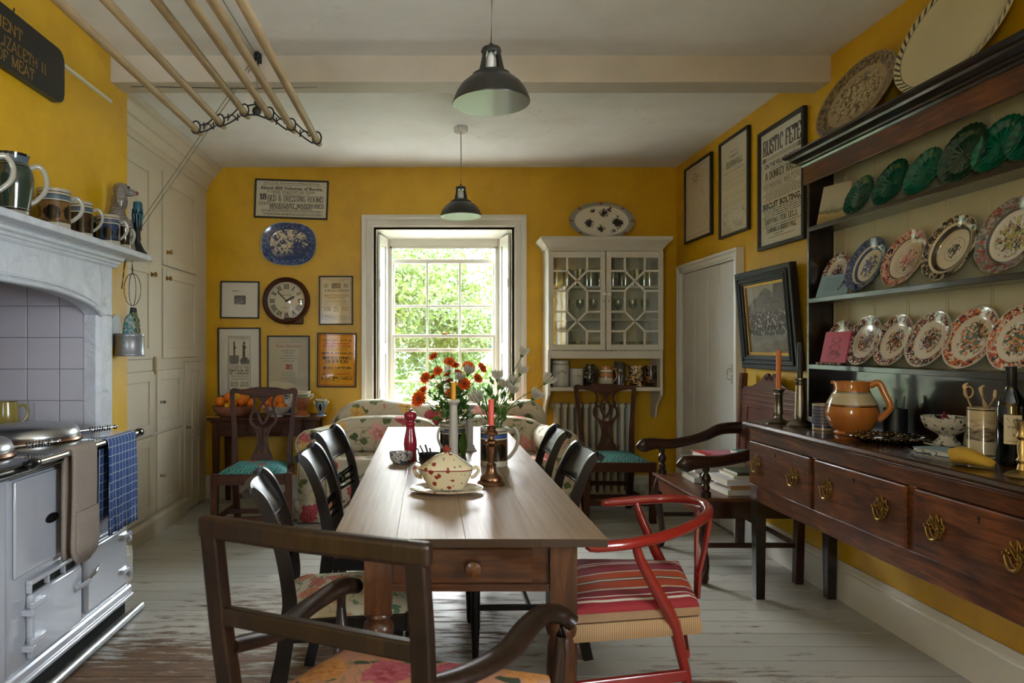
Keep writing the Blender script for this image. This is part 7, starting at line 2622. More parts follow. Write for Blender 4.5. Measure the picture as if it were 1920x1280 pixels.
# ---- small things on the rack shelves
def leaning_card(name, label, cat, px0, px1, X, z0, h, lean, mat, th=.004, yaw=0, prints=None):
    y0, y1 = 1300 * X / (px1 - 803), 1300 * X / (px0 - 803)
    w = y1 - y0
    t = thing(name, label, cat, (X, (y0 + y1) / 2, z0), rot=(-lean, 0, -PI / 2 + yaw))
    MB().box(-w / 2, w / 2, 0, th, 0, h).build('card', mat, t, smooth=0)
    if prints:
        for nm, m_, fn in prints:
            b = MB()
            fn(b, w, h)
            b.build(nm, M[m_], t, smooth=0, normals=False)
    return t
lt = NT('little_landscape')
z = lt.math('ADD', lt.sep(lt.obj())[2], lt.math('MULTIPLY', lt.noise(lt.obj(), 16, 3), .07))
M['landsc'] = lt.fin(lt.ramp(lt.math('MULTIPLY', z, 5.5), [(.2, '8A7440'), (.42, 'A8925C'), (.5, '5C5A3C'), (.62, 'A09C84'), (1, 'B0A88C')]), .5)
leaning_card('small_painting', 'little landscape painting leaning at the far end of the top shelf', 'painting', 1540, 1575, 2.00, SH[0] + .001, .20, .25, M['landsc'], .010, .35)
M['bluecard'] = plain('pale_blue_card', '7E9CA8', .7)
leaning_card('greeting_card', 'pale blue letter card standing on the middle shelf', 'card', 1537, 1578, 1.99, SH[1] + .001, .115, .35, M['bluecard'], .002, .25, [('writing', 'inkg', lambda b, w, h: [small_print(b, -w * .05, h * (.8 - .1 * i), w * .5, h * .035) for i in range(6)])])
M['pinkcard'] = plain('pink_booklet', 'B04058', .6)
def ornam(b, w, h):
    for i in range(26):
        a = i / 26
        x_ = w * .25 * math.sin(a * 9) * (1 - a * .4)
        rule(b, x_, h * (.12 + .7 * a), w * .09, h * .012)
        rule(b, -x_, h * (.12 + .7 * a), w * .06, h * .012)
    small_print(b, 0, h * .30, w * .35, h * .03, 5)
leaning_card('booklet', 'pink printed booklet standing on the bottom plate shelf', 'booklet', 1541, 1580, 1.985, SH[2] + .013, .155, .22, M['pinkcard'], .006, .12, [('print', 'ink', ornam)])
leaning_card('note_card', 'cream handwritten card tucked beside the blue card', 'card', 1572, 1592, 2.03, SH[1] + .001, .105, .3, M['paper'], .002, .1, [('writing', 'inkg', lambda b, w, h: [small_print(b, 0, h * (.85 - .11 * i), w * .7, h * .035) for i in range(7)])])
for i, px in enumerate((1540, 1556, 1572)):
    tag(MB().lathe([(0, 0), (.026, 0), (.027, .002), (.027, .010), (.025, .0115), (0, .0115)], 20).build('pill_tin', M['pewter'], smooth=40, loc=(2.002, 1300 * 2.0 / (px - 803), SH[2])), 'small flat round tin in front of the pink booklet', 'tin', 'flat tins on the bottom shelf')

# ---- things standing on the dresser
DZT = .9125
def dpt(px, Y):
    return ((px - 803) * Y / 1300, Y, DZT)
def candlestick(name, label, loc, prof, mat, candle=None, n=24, square=None):
    t = thing(name, label, 'candlestick', loc)
    m_ = MB().lathe(prof, n)
    m_.build('stick', mat, t, smooth=40)
    if candle:
        r, z0, z1, cm = candle
        MB().lathe([(0, z0), (r, z0), (r * .97, z1 - .004), (r * .8, z1), (0, z1)], 16).build('candle', cm, t, smooth=40)
        MB().tube([(0, 0, z1), (.001, 0, z1 + .005), (.003, 0, z1 + .009)], .001, 5).build('wick', M['ink'], t, smooth=0)
    return t
M['wax_o'] = plain('orange_wax', 'D07428', .45)
M['wax_k'] = plain('black_wax', '14120F', .45)
M['wax_c'] = plain('coral_wax', 'D05040', .4)
M['wax_y'] = plain('ochre_wax', 'D29418', .45)
candlestick('candlestick', 'pewter candlestick with an orange candle on the dresser', dpt(1460, 3.55), [(0, 0), (.062, 0), (.064, .005), (.055, .012), (.04, .018), (.022, .024), (.016, .034), (.021, .05), (.019, .055), (.0185, .14), (.022, .145), (.02, .15), (.026, .165), (.034, .17), (.034, .174), (.012, .174), (0, .174)], M['pewter'], (.0125, .165, .37, M['wax_o']))
candlestick('candlestick', 'tall pewter candlestick with a black candle on the dresser', dpt(1500, 3.40), [(0, 0), (.058, 0), (.060, .006), (.05, .018), (.035, .026), (.022, .034), (.026, .05), (.024, .056), (.022, .17), (.018, .20), (.024, .204), (.026, .214), (.02, .22), (.028, .228), (.028, .234), (0, .234)], M['pewter'], (.0125, .23, .41, M['wax_k']))
M['blackbox'] = plain('black_japanned_box', '15171A', .4)
bx = thing('flat_box', 'flat black box lying on a white tray at the end of the dresser', 'box', (2.0, 3.46, DZT))
MB().box(-.05, .05, -.09, .10, .004, .03).build('box', M['blackbox'], bx, smooth=0, bevel=.002)
MB().box(-.06, .06, -.10, .11, 0, .004).build('tray', M['cerw'], bx, smooth=0, bevel=.0015)
M['stripemug'] = bands('striped_mug_glaze', [(0, 'A89878'), (.012, '2A303C')] + sum([[(.02 + .015 * i, '5C6C84'), (.028 + .015 * i, '6E4A40'), (.031 + .015 * i, '3A4458')] for i in range(6)], []) + [(.113, 'B0A488')])
mug('striped_mug', 'blue and brown ringed mug beside the big orange jug', 'mug', dpt(1543, 3.24), .046, .122, M['stripemug'])
M['bigjug'] = bands('orange_banded_jug', [(0, 'B06C30'), (.125, '2A1A10'), (.129, 'B06C30'), (.132, '2A1A10'), (.135, 'B9AC8C'), (.183, '2A1A10'), (.186, 'B9AC8C'), (.189, '2A1A10'), (.192, 'B06C30'), (.4, 'B06C30')])
M['bigjugh'] = plain('orange_glaze', 'B06C30', .13, coat=.6)
j = mug('pottery_jug', 'large round orange pottery jug with a cream band on the dresser', 'jug', dpt(1597, 3.07), .1, .235, M['bigjug'], handle=-.75, hr=.055, hm=M['bigjugh'], belly=[(.070, 0), (.072, .008), (.066, .016), (.085, .035), (.103, .075), (.106, .10), (.098, .14), (.080, .175), (.068, .20), (.072, .235)], ht=.014, hz=(.30, .93))
MB().prism([(-.02, .0), (.02, .0), (0, -.03)], 'z', .222, .236).build('spout', M['bigjugh'], j, smooth=40, loc=(-.065, .02, 0), rot=(0, 0, 1.8))
pm = mug('pen_mug', 'black mug full of pens behind the orange jug', 'mug', (2.035, 3.02, DZT), .045, .12, M['blackbox'])
for i, c_ in enumerate(('1E4A3A', '8A8A84', 'C09A50', '2A2A2E', '1E5A50', '3A3A40')):
    a = i * 1.05
    o = MB().tube([(.02 * math.cos(a), .02 * math.sin(a), .012), (.036 * math.cos(a), .036 * math.sin(a), .15 + .012 * (i % 3))], .004, 7).build('pen', plain('pen_barrel', c_, .4), smooth=40, loc=(2.035, 3.02, DZT))
    tag(o, 'pen standing in the black mug on the dresser', 'pen', 'pens in the black mug')
t = NT('spatterware')
n = t.vor(t.obj(), 75)
M['spatter'] = t.fin(t.ramp(n.outputs['Distance'], [(.2, 'A89878'), (.38, '3A2C1C'), (.6, '1E1812')]), .12, coat=.6)
dish('spatter_dish', 'brown spatterware dish lying flat on the dresser top', 'dish', .15, .15, M['spatter'], (1.885, 2.845, DZT + .0025), (0, 0, 0), depth=.024, rim=.72)
M['bwtransfer'] = blotch('black_transfer', 'C2BEAE', '34322C', 48, .57)
dish('saucer_plate', 'white transfer plate under the footed bowl on the dresser', 'plate', .078, .078, M['bwtransfer'], (2.015, 2.69, DZT + .0025), (0, 0, 0), depth=.012)
tag(MB().lathe([(0, 0), (.045, 0), (.045, .006), (.028, .022), (.026, .032), (.04, .042), (.07, .06), (.082, .085), (.086, .105), (.083, .106), (.078, .088), (.06, .062), (0, .05)], 36).build('footed_bowl', M['bwtransfer'], smooth=40, loc=(2.012, 2.69, DZT + .0115)), 'white footed bowl with black scroll border on the dresser', 'bowl')
rb = thing('ribbon', 'folded crimson ribbon lying in the footed bowl', 'ribbon', (2.0, 2.69, DZT + .083))
MB().sheet([[(-.03, -.03, .02), (-.02, -.01, .03)], [(.0, -.02, .03), (.0, .0, .055)], [(.03, -.01, .012), (.035, .012, .02)]]).build('fold', plain('crimson_ribbon', '7A2430', .6), rb, smooth=0, thick=.002)
MB().sheet([[(-.05, .0, .015), (-.04, .02, .02)], [(.0, .0, .03), (.0, .025, .038)], [(.04, -.02, .01), (.05, .0, .012)]]).build('dark_fold', plain('brown_ribbon', '241816', .6), rb, smooth=0, thick=.002)
t = NT('sepia_view')
s = t.sep(t.obj())
zz0 = t.math('ADD', s[2], t.math('MULTIPLY', t.math('SUBTRACT', t.noise(t.obj(), 30, 4), .5), .03))
view = t.ramp(t.noise(t.map(t.obj(), (1, 1, 3)), 26, 4, .6), [(.35, '2A241C'), (.6, '86765C')])
m1 = t.math('MULTIPLY', t.math('GREATER_THAN', zz0, .062), t.math('LESS_THAN', zz0, .105))
cl_ = t.math('MULTIPLY', t.math('MULTIPLY', t.step(zz0, .105, .12), t.step(zz0, .15, .125)), t.step(t.noise(t.map(t.obj(), (1, 1, 4)), 18, 3), .42, .6))
facing = t.step(t.math('ADD', t.math('MULTIPLY', s[0], -1.0), t.math('MULTIPLY', s[1], -.8)), .012, .03)
col = t.mix(t.math('MULTIPLY', m1, facing), 'B6A684', view)
col = t.mix(t.math('MULTIPLY', t.math('MULTIPLY', cl_, facing), .55), col, '5C5040')
for zc in (.012, .168):
    col = t.mix(t.step(t.math('ABSOLUTE', t.math('SUBTRACT', s[2], zc)), .003, .002), col, '3A3024')
M['sepia'] = t.fin(col, .14, coat=.5)
mug('beaker', 'tall sepia printed beaker holding wooden tongs on the dresser', 'beaker', (1.945, 2.43, DZT), .047, .175, M['sepia'], belly=[(.047, 0), (.049, .004), (.047, .012), (.047, .175)])
M['lightwood'] = plain('pale_wood', 'B89E70', .55)
sc_ = thing('wooden_tongs', 'pale wooden tongs and scissors standing in the sepia beaker', 'tongs', (1.945, 2.43, DZT + .012))
for p in ([(.0, .01, 0), (-.01, .02, .12), (-.03, .03, .19), (-.035, .04, .235), (-.02, .045, .245)], [(.0, -.01, 0), (.01, -.01, .12), (-.02, -.03, .18), (-.025, -.02, .23), (-.01, -.015, .24)], [(.01, .0, 0), (.015, .01, .13), (.02, -.02, .19), (.03, -.015, .225)]):
    MB().tube(cr(p, 4), [(.004, .003), (.007, .003), (.007, .003), (.004, .003)], 6).build('blade', M['lightwood'], sc_, smooth=40)
MB().tube([(-.028 + .016 * math.cos(a), .03, .215 + .02 * math.sin(a)) for a in [2 * PI * i / 12 for i in range(12)]], .003, 6, closed=True, up=(0, 1, 0)).build('loop', M['lightwood'], sc_, smooth=40)
leaning_card('view_card', 'white card with a small engraving propped behind the beaker', 'card', 1805, 1840, 2.07, DZT, .135, .12, M['paperw'], .003, 0, [('engraving', 'engr', lambda b, w, h: rule(b, 0, h * .42, w * .7, h * .34))])
M['bottle'] = plain('dark_bottle_glass', '070B07', .08, coat=.8)
bt = thing('wine_bottle', 'dark green wine bottle with a cream label on the dresser', 'bottle', (1.925, 2.29, DZT))
MB().lathe([(0, 0), (.036, 0), (.040, .004), (.0405, .19), (.037, .21), (.022, .235), (.0155, .25), (.0145, .262), (0, .262)], 32).build('glass', M['bottle'], bt, smooth=45)
MB().lathe([(.0148, .255), (.0155, .256), (.0155, .315), (.0165, .316), (.0165, .322), (.0145, .323), (0, .323)], 24).build('capsule', plain('black_capsule', '15181A', .4), bt, smooth=40)
lb = MB()
rows = [[(.0411 * math.cos(a), .0411 * math.sin(a), z) for a in [PI + .95 + i * .15 - .55 for i in range(9)]] for z in (.07, .165)]
lb.sheet(rows)
lo_ = lb.build('label', M['paper'], bt, smooth=60)
pr_ = MB()
small_print(pr_, 0, .150, .032, .006, 2)
small_print(pr_, 0, .125, .03, .004, 2)
small_print(pr_, .006, .10, .015, .005, 2)
small_print(pr_, 0, .08, .03, .003, 1)
a0 = PI + .95 + .05
pr_.warp(lambda v: Vector((.0415 * math.cos(a0 + v.x / .041), .0415 * math.sin(a0 + v.x / .041), v.z))).build('print', M['ink'], lo_, smooth=0, normals=False)
# pouch, book, spectacles, brass sticks
po = MB()
rg = []
for i, (x, w_, h_, dz) in enumerate(((-.062, .012, .030, .02), (-.055, .03, .048, 0), (-.03, .040, .060, 0), (0, .040, .056, 0), (.03, .034, .042, 0), (.055, .026, .030, 0), (.066, .012, .016, .006))):
    ring = []
    for k in range(16):
        a = 2 * PI * k / 16
        wob = 1 + .06 * math.sin(3 * a + i * 1.7) + .04 * math.sin(5 * a + i)
        ring.append((x + .004 * math.sin(a * 2 + i), w_ * math.cos(a) * wob, max(0, dz + h_ / 2 + h_ / 2 * math.sin(a) * wob)))
    rg.append(ring)
po.loft(rg)
tag(po.build('cloth_pouch', plain('mustard_cloth', 'B08E2E', .85, var=.15, scale=20, bump=.3), smooth=70, sub=1, loc=(1.765, 2.255, DZT + .001), rot=(0, 0, -1.1)), 'crumpled mustard yellow cloth pouch on the dresser edge', 'pouch')
book('pale blue paperback lying behind the spectacles on the dresser', 1.865, 2.50, DZT, .11, .17, .018, .15, cov('pale_blue_cover', '7E979C'))
sp_ = thing('spectacles', 'folded metal spectacles lying on the dresser edge', 'spectacles', (1.765, 2.47, DZT))
for yy in (-.032, .032):
    MB().tube([(.0 + .016 * math.cos(a), yy + .024 * math.sin(a), .006 + .012 * (math.cos(a) + 1) / 2) for a in [2 * PI * i / 16 for i in range(16)]], .0016, 6, closed=True).build('rim', M['chrome'], sp_, smooth=40)
    MB().tube([(-.016, yy * 1.7, .016), (-.02, -yy * .2, .012), (-.012, -yy * 1.6, .008)], .002, 6).build('temple', M['iron'], sp_, smooth=40)
MB().tube([(.0, -.008, .016), (0, .008, .016)], .0016, 6).build('bridge', M['chrome'], sp_, smooth=40)
M['brassl'] = plain('pale_brass', 'B09A68', .28, 1, var=.15)
for (x, y, lab, h) in ((1.765, 2.06, 'pale brass candlestick at the near end of the dresser', .17), (1.87, 2.06, 'taller pale brass candlestick behind the near one', .30)):
    k = h / .17
    candlestick('brass_candlestick', lab, (x, y, DZT), [(0, 0), (.042, 0), (.044, .004), (.036, .012), (.014, .022), (.010, .04 * k), (.016, .05 * k), (.010, .06 * k), (.013, .09 * k), (.009, .11 * k), (.016, .12 * k), (.012, .13 * k), (.018, .16 * k), (.022, .168 * k), (.010, h), (0, h)], M['brassl'])

# ================================================================== ON THE MANTELPIECE
MZ = 1.7865
def mant(px, X):
    return (X, 1300 * -X / (803 - px), MZ)
M['greenjug'] = bands('dark_green_banded', [(0, '8A8676'), (.02, '1A1A16'), (.026, '8A8676'), (.03, '2E3A30'), (.185, '15150F'), (.19, '7E8076'), (.194, '15150F'), (.198, '4E5C68'), (.225, '15150F'), (.4, '4E5C68')])
M['paleh'] = plain('pale_handle_glaze', '9A9688', .15, coat=.5)
mug('mocha_jug', 'large dark green mocha jug on the mantelpiece', 'jug', mant(22, -1.565), .07, .235, M['greenjug'], handle=.75, hr=.06, hm=M['paleh'], belly=[(.055, 0), (.060, .03), (.072, .10), (.076, .145), (.070, .175), (.056, .20), (.055, .215), (.060, .235)], ht=.010)
mug('mocha_jug', 'dark mocha jug on the mantelpiece, furthest from the spaniel', 'jug', mant(-52, -1.555), .07, .21, M['greenjug'], handle=.75, hr=.06, hm=M['paleh'], belly=[(.065, 0), (.07, .08), (.066, .16), (.06, .21)], ht=.010)
def mocha(name, base, band, h):
    t = NT(name)
    s = t.sep(t.obj())
    th = t.math('MULTIPLY', t.math('ARCTAN2', s[1], s[0]), .065)
    cell = t.math('SUBTRACT', t.math('FRACT', t.math('ADD', t.math('MULTIPLY', th, 13.0), .5)), .5)
    d = t.vmath('LENGTH', t.comb(t.math('MULTIPLY', cell, .075), 0.0, t.math('SUBTRACT', s[2], h * .40)))
    d = t.math('ADD', d, t.math('MULTIPLY', t.math('SUBTRACT', t.noise(t.obj(), 120, 3, .7), .5), .03))
    tree_ = t.step(d, h * .20, h * .18)
    z = t.math('DIVIDE', s[2], h)
    col = t.mix(tree_, base, '1A1610')
    for lo, hi, c_ in ((0, .15, 'A8A290'), (.15, .17, '1E1A16'), (.19, .21, '1E1A16'), (.68, .70, '1E1A16'), (.70, .73, 'B0AA98'), (.73, .83, band), (.83, .85, '1E1A16'), (.85, .90, 'A8A290'), (.90, .92, '1E1A16'), (.92, 1.1, 'A8A290')):
        m_ = t.math('MULTIPLY', t.math('GREATER_THAN', z, lo - .001), t.math('LESS_THAN', z, hi))
        col = t.mix(m_, col, c_)
    return t.fin(col, .14, coat=.5)
M['mocha1'] = mocha('mocha_tan', '6E5030', '4E6470', .165)
M['mocha2'] = mocha('mocha_brown', '3A2818', '4E5A64', .165)
M['mocha3'] = mocha('mocha_blue', '2E3E58', '4A5C70', .145)
mug('mocha_mug', 'wide tan mocha mug with dark trees on the mantelpiece', 'mug', mant(101, -1.56), .064, .165, M['mocha1'], handle=.75, hr=.05, ht=.009, hm=M['paleh'])
mug('mocha_mug', 'tall dark brown mocha mug on the mantelpiece', 'mug', mant(151, -1.575), .052, .165, M['mocha2'], handle=.75, hr=.045, hm=M['paleh'])
mug('mocha_mug', 'small brown mocha mug tucked against the chimney breast', 'mug', mant(181, -1.615), .042, .14, M['mocha2'])
mug('mocha_mug', 'short blue mocha mug before the china spaniel', 'mug', mant(203, -1.545), .054, .145, M['mocha3'], handle=.75, hr=.04, hm=M['paleh'])
mug('mocha_mug', 'smallest mocha mug next to the blackened candlestick', 'mug', mant(233, -1.53), .031, .125, M['mocha2'], handle=1.0, hr=.03, hm=M['paleh'])
# china spaniel
dg = thing('china_spaniel', 'glazed grey china spaniel seated on the mantelpiece', 'ornament', mant(224, -1.60), .55)
t = NT('grey_brown_lustre')
n = t.wave(t.obj(), 42, 6, 2, 1.5, 'BANDS', 'Z')
t.bump(n, .6, .006)
M['spaniel'] = t.fin(t.ramp(n, [(.2, '5A5048'), (.7, '9A948C')]), .14, coat=.6)
m_ = MB()
# faces local +x
m_.ball((-.03, 0, .075), (.050, .045, .075), 20, 14)
m_.ball((-.01, 0, .15), (.040, .038, .085), 20, 14)
m_.ball((.02, 0, .10), (.035, .036, .07), 18, 12)
m_.ball((.0, 0, .235), (.036, .032, .05), 18, 12)
m_.ball((.008, 0, .285), (.038, .033, .036), 18, 12)
m_.ball((.045, 0, .278), (.030, .019, .018), 14, 10)
m_.ball((-.03, .035, .03), (.045, .022, .032), 14, 10)
m_.ball((-.03, -.035, .03), (.045, .022, .032), 14, 10)
for s in (-1, 1):
    m_.tube([(.035, s * .02, .15), (.048, s * .02, .07), (.052, s * .02, .012)], [.017, .013, .014], 10)
    m_.ball((.064, s * .02, .010), (.018, .013, .010), 12, 8)
    m_.ball((.0, s * .034, .25), (.022, .010, .055), 14, 10)
m_.warp(lambda v: v * 1.14)
body = m_.build('body', M['spaniel'], dg, smooth=80)
rmod = body.modifiers.new('remesh', 'REMESH')
rmod.mode = 'VOXEL'
rmod.voxel_size = .005
rmod.use_smooth_shade = True
sm = body.modifiers.new('smooth', 'SMOOTH')
sm.iterations = 3
MB().ball((.082, 0, .317), (.012, .014, .011), 12, 8).build('nose', plain('red_brown_nose', '6A3024', .2, coat=.5), dg, smooth=80)
e = MB()
for s in (-1, 1):
    e.ball((.040, s * .028, .338), (.007, .006, .007), 10, 6)
e.build('eyes', M['ink'], dg, smooth=80)
MB().lathe([(0, 0), (.085, 0), (.088, .006), (.08, .012), (0, .012)], 24, sx=1, sy=.66).build('plinth', M['spaniel'], dg, smooth=40)
M['tealwax'] = plain('teal_wax', '1C4E5C', .4, var=.2)
cs = candlestick('candlestick', 'black candlestick dripping with teal wax at the end of the mantelpiece', mant(258, -1.525), [(0, 0), (.046, 0), (.047, .008), (.034, .02), (.022, .045), (.014, .065), (.018, .08), (.015, .09), (.014, .19), (.024, .20), (.026, .21), (.014, .215), (.014, .225), (0, .225)], M['iron'])
wx = MB()
wx.lathe([(0, .21), (.020, .212), (.024, .225), (.023, .26), (.020, .272), (.012, .262), (0, .262)], 14, mod=lambda a, r: 1 + .08 * math.sin(5 * a))
for i in range(9):
    a = i * .7
    l = R.uniform(.05, .16)
    wx.tube([(.023 * math.cos(a), .023 * math.sin(a), .235), (.025 * math.cos(a), .025 * math.sin(a), .21), (.020 * math.cos(a), .020 * math.sin(a), .235 - l)], [.006, .0055, .003], 6)
wx.build('wax', M['tealwax'], cs, smooth=60)

# ---- hanging below the shelf
wk = thing('wire_whisk', 'brown wire balloon whisk hanging from a hook under the mantel shelf', 'whisk', (-1.555, 3.645, 1.756))
M['wire'] = plain('brown_wire', '5A4632', .5, .5)
lp = MB()
for i in range(4):
    a = PI * i / 4
    pts = []
    for k in range(25):
        u = -1 + 2 * k / 24
        wd = .046 * math.sqrt(max(0, 1 - u ** 2)) if abs(u) < 1 else 0
        q = 2 * PI * k / 24
        pts.append((.044 * math.sin(q) * math.cos(a), .044 * math.sin(q) * math.sin(a), -.155 - .085 * math.cos(q)))
    lp.tube(pts, .0016, 5, closed=False)
lp.build('wires', M['wire'], wk, smooth=40)
MB().tube(cr([(0, 0, -.075), (0, 0, -.05), (-.002, 0, -.02), (0, 0, 0)], 3), [.006, .005, .002, .002], 8).build('handle', M['wire'], wk, smooth=40)
st_ = thing('leather_strap', 'thin brown leather strap hanging beside the whisk', 'strap', (-1.60, 3.66, 1.756))
MB().tube(cr([(0, 0, 0), (-.008, .004, -.05), (-.012, .0, -.10), (-.018, 0, -.15)], 4), (.004, .0015), rect=True).build('strap', plain('brown_leather', '4A3426', .7), st_, smooth=0)
tn = thing('wall_tin', 'grey enamel wall tin holding packets below the mantel shelf', 'tin', (-1.602, 3.72, 1.25))
M['tin'] = plain('grey_tin', '8A8C90', .35, .4, var=.15)
MB().lathe([(0, 0), (.074, 0), (.077, .004), (.077, .012), (.074, .016), (.074, .10), (.077, .105), (.077, .114), (.074, .12), (.070, .12), (.070, .01), (0, .01)], 32).build('body', M['tin'], tn, smooth=40)
MB().prism([(-.055, .05), (.055, .05), (.055, .16)] + [(.055 * math.cos(a), .17 + .055 * math.sin(a)) for a in [PI * i / 8 for i in range(9)]] + [(-.055, .16)], 'x', -.076, -.072).build('back_plate', M['tin'], tn, smooth=0, bevel=.001)
t = NT('packet_print')
s = t.sep(t.obj())
dm = t.math('ADD', t.math('ABSOLUTE', t.math('SUBTRACT', t.math('FRACT', t.math('MULTIPLY', t.math('ADD', s[1], .5), 22.0)), .5)), t.math('ABSOLUTE', t.math('SUBTRACT', t.math('FRACT', t.math('MULTIPLY', s[2], 18.0)), .5)))
col = t.ramp(dm, [(.25, '1E2A1C'), (.35, '9A9A60'), (.5, '28382A'), (.7, '5A6A3C')], True)
col = t.mix(t.math('GREATER_THAN', s[2], .235), col, '14160F')
M['packet'] = t.fin(col, .7, spec=.2)
pk = MB()
rg = []
for z, w_, d_ in ((.012, .034, .022), (.10, .038, .026), (.19, .036, .020), (.225, .036, .008), (.262, .034, .003)):
    rg.append([(x * d_, y * w_, z) for x, y in ((-1, -1), (1, -1), (1, 1), (-1, 1))])
pk.loft(rg)
tag(pk.build('paper_packet', M['packet'], smooth=0, bevel=.003, loc=(-1.588, 3.735, 1.25)), 'green patterned packet standing in the wall tin', 'packet')
pk = MB()
rg = []
for z, w_, d_ in ((.012, .014, .03), (.12, .016, .032), (.20, .015, .02), (.225, .014, .003)):
    rg.append([(x * d_, y * w_, z) for x, y in ((-1, -1), (1, -1), (1, 1), (-1, 1))])
pk.loft(rg)
M['bluepk'] = blotch('teal_white_packet', '8C9490', '2A6A70', 40, .50, .8)
M['bluepk'].node_tree.nodes['Principled BSDF'].inputs['Coat Weight'].default_value = 0
tag(pk.build('paper_packet', M['bluepk'], smooth=0, bevel=.003, loc=(-1.585, 3.673, 1.25), rot=(0, 0, .6)), 'white and teal packet beside the green packet in the wall tin', 'packet')

# small yellow jug on the cooker
mug('yellow_jug', 'mustard glazed jug in the shade on top of the cooker', 'jug', (-1.975, 3.24, .8935), .055, .15, plain('mustard_glaze', '8A7A3C', .2, coat=.4), handle=.9, hr=.045, belly=[(.045, 0), (.06, .05), (.056, .11), (.05, .15)])

# ---- cloths over the cooker rail
RXX, RZ, RR = XA + .078, .888, .0145
def draped(name, label, cat, y0, y1, zf, zb, mat, wav=.006, th=.004, round_=0, ny=26, group=None):
    rows = []
    prof = []
    for i in range(9):
        prof.append((RXX - RR - .006 - .002 * (1 - i / 8), zb + (RZ - zb) * i / 8, 'b', 1 - i / 8))
    for i in range(1, 8):
        a = PI - PI * i / 8
        prof.append((RXX + (RR + .003) * math.cos(a), RZ + (RR + .003) * math.sin(a), 't', 0))
    for i in range(18):
        prof.append((RXX + RR + .004, RZ - (RZ - zf) * i / 17, 'f', i / 17))
    for x, z, kind, d in prof:
        row = []
        for j in range(ny + 1):
            u = j / ny
            yy = y0 + (y1 - y0) * u
            dz = 0
            if round_ and kind == 'f' and d > .8:
                q = abs(2 * u - 1)
                dz = round_ * (1 - math.sqrt(max(0, 1 - q ** 2.4))) * (d - .8) / .2
            wv = wav * d * (math.sin(yy * 62) + .6 * math.sin(yy * 131 + 1))
            row.append((x + (abs(wv) if kind == 'f' else -abs(wv) * .3), yy + (d * .012 * math.sin(z * 9) if kind == 'f' else 0), z + dz))
        rows.append(row)
    o = MB().sheet(rows).build(name, mat, None, smooth=70, thick=th)
    tag(o, label, cat, group)
    return o
t = NT('blue_check_cotton')
s = t.sep(t.obj())
gy_ = t.math('ABSOLUTE', t.math('SUBTRACT', t.math('FRACT', t.math('MULTIPLY', s[1], 31.0)), .5))
gz_ = t.math('ABSOLUTE', t.math('SUBTRACT', t.math('FRACT', t.math('MULTIPLY', s[2], 26.0)), .5))
ln_ = t.math('MAXIMUM', t.step(gy_, .07, .04), t.step(gz_, .06, .03))
M['check'] = t.fin(t.mix(t.math('MULTIPLY', ln_, .75), t.mix(t.noise(t.obj(), 40, 3), '1E3A70', '2C5290'), 'B8C0CC'), .85)
draped('tea_towel', 'blue and white checked tea towel folded over the cooker rail', 'towel', 2.985, 3.262, .49, .55, M['check'], .009)
M['terry'] = plain('beige_terry', '9E9084', .95, var=.3, scale=150, bump=1.0)
gl = draped('oven_glove', 'beige towelling double oven glove hanging over the cooker rail', 'oven glove', 2.69, 2.865, .445, .47, M['terry'], .003, .016, .06)
MB().sheet([[(RXX + RR + .016 + .004 * math.sin(3 * u), 2.692 + .171 * u, z + .05 * (1 - math.sqrt(max(0, 1 - abs(2 * u - 1) ** 2.4))) * k) for u in [i / 14 for i in range(15)]] for z, k in ((.655, 0), (.60, 0), (.52, .2), (.462, 1))]).build('pocket', M['terry'], gl, smooth=70, thick=.012)

# ================================================================== ON THE TABLE
def tpos(px, Y):
    return ((px - 803) * Y / 1300, Y, TZ + .0005)
M['tureenm'] = blotch('red_sprig_glaze', 'C6BA9C', '8A3226', 42, .59)
t = NT('red_sprig_tureen')
s = t.sep(t.obj())
v = t.obj()
d1 = t.vor(v, 32, .9).outputs
fl_ = t.math('MULTIPLY', t.step(t.math('ADD', d1['Distance'], t.math('MULTIPLY', t.math('SUBTRACT', t.noise(v, 110, 2), .5), .4)), .30, .24), t.math('GREATER_THAN', t.nd('SeparateColor', {0: d1['Color']}).outputs[0], .08))
d2 = t.vor(t.vmath('ADD', v, (.3, .7, .2)), 48).outputs
lf_ = t.math('MULTIPLY', t.step(d2['Distance'], .26, .2), t.math('GREATER_THAN', t.nd('SeparateColor', {0: d2['Color']}).outputs[0], .3))
col = t.mix(lf_, 'C4B896', '8A7A5E')
col = t.mix(fl_, col, '7E2A20')
M['sprig'] = t.fin(col, .12, coat=.5)
M['redrim'] = plain('red_rim', '7E2A20', .15, coat=.5)
tu = thing('lidded_tureen', 'small cream tureen with red sprigs and pointed lid', 'tureen', (.0675, 2.58, TZ + .0145))
def oct_ring(rx, ry, z, e=3.2):
    return [(rx * math.copysign(abs(math.cos(a)) ** (2 / e), math.cos(a)), ry * math.copysign(abs(math.sin(a)) ** (2 / e), math.sin(a)), z) for a in [2 * PI * i / 40 for i in range(40)]]
MB().loft([oct_ring(.062, .042, 0), oct_ring(.066, .045, .004), oct_ring(.070, .048, .012), oct_ring(.084, .056, .035), oct_ring(.094, .062, .058), oct_ring(.099, .066, .075), oct_ring(.094, .062, .075), oct_ring(.085, .056, .05), oct_ring(.05, .03, .012)]).build('bowl', M['sprig'], tu, smooth=40)
MB().tube([Vector(p) for p in oct_ring(.0995, .0665, .0745)], .0022, 6, closed=True).build('rim_line', M['redrim'], tu, smooth=50)
lid = MB().loft([oct_ring(.099, .066, .076), oct_ring(.098, .065, .080), oct_ring(.085, .056, .090), oct_ring(.062, .042, .106), oct_ring(.040, .028, .122), oct_ring(.018, .014, .130), oct_ring(.012, .010, .132)]).build('lid', M['sprig'], tu, smooth=40)
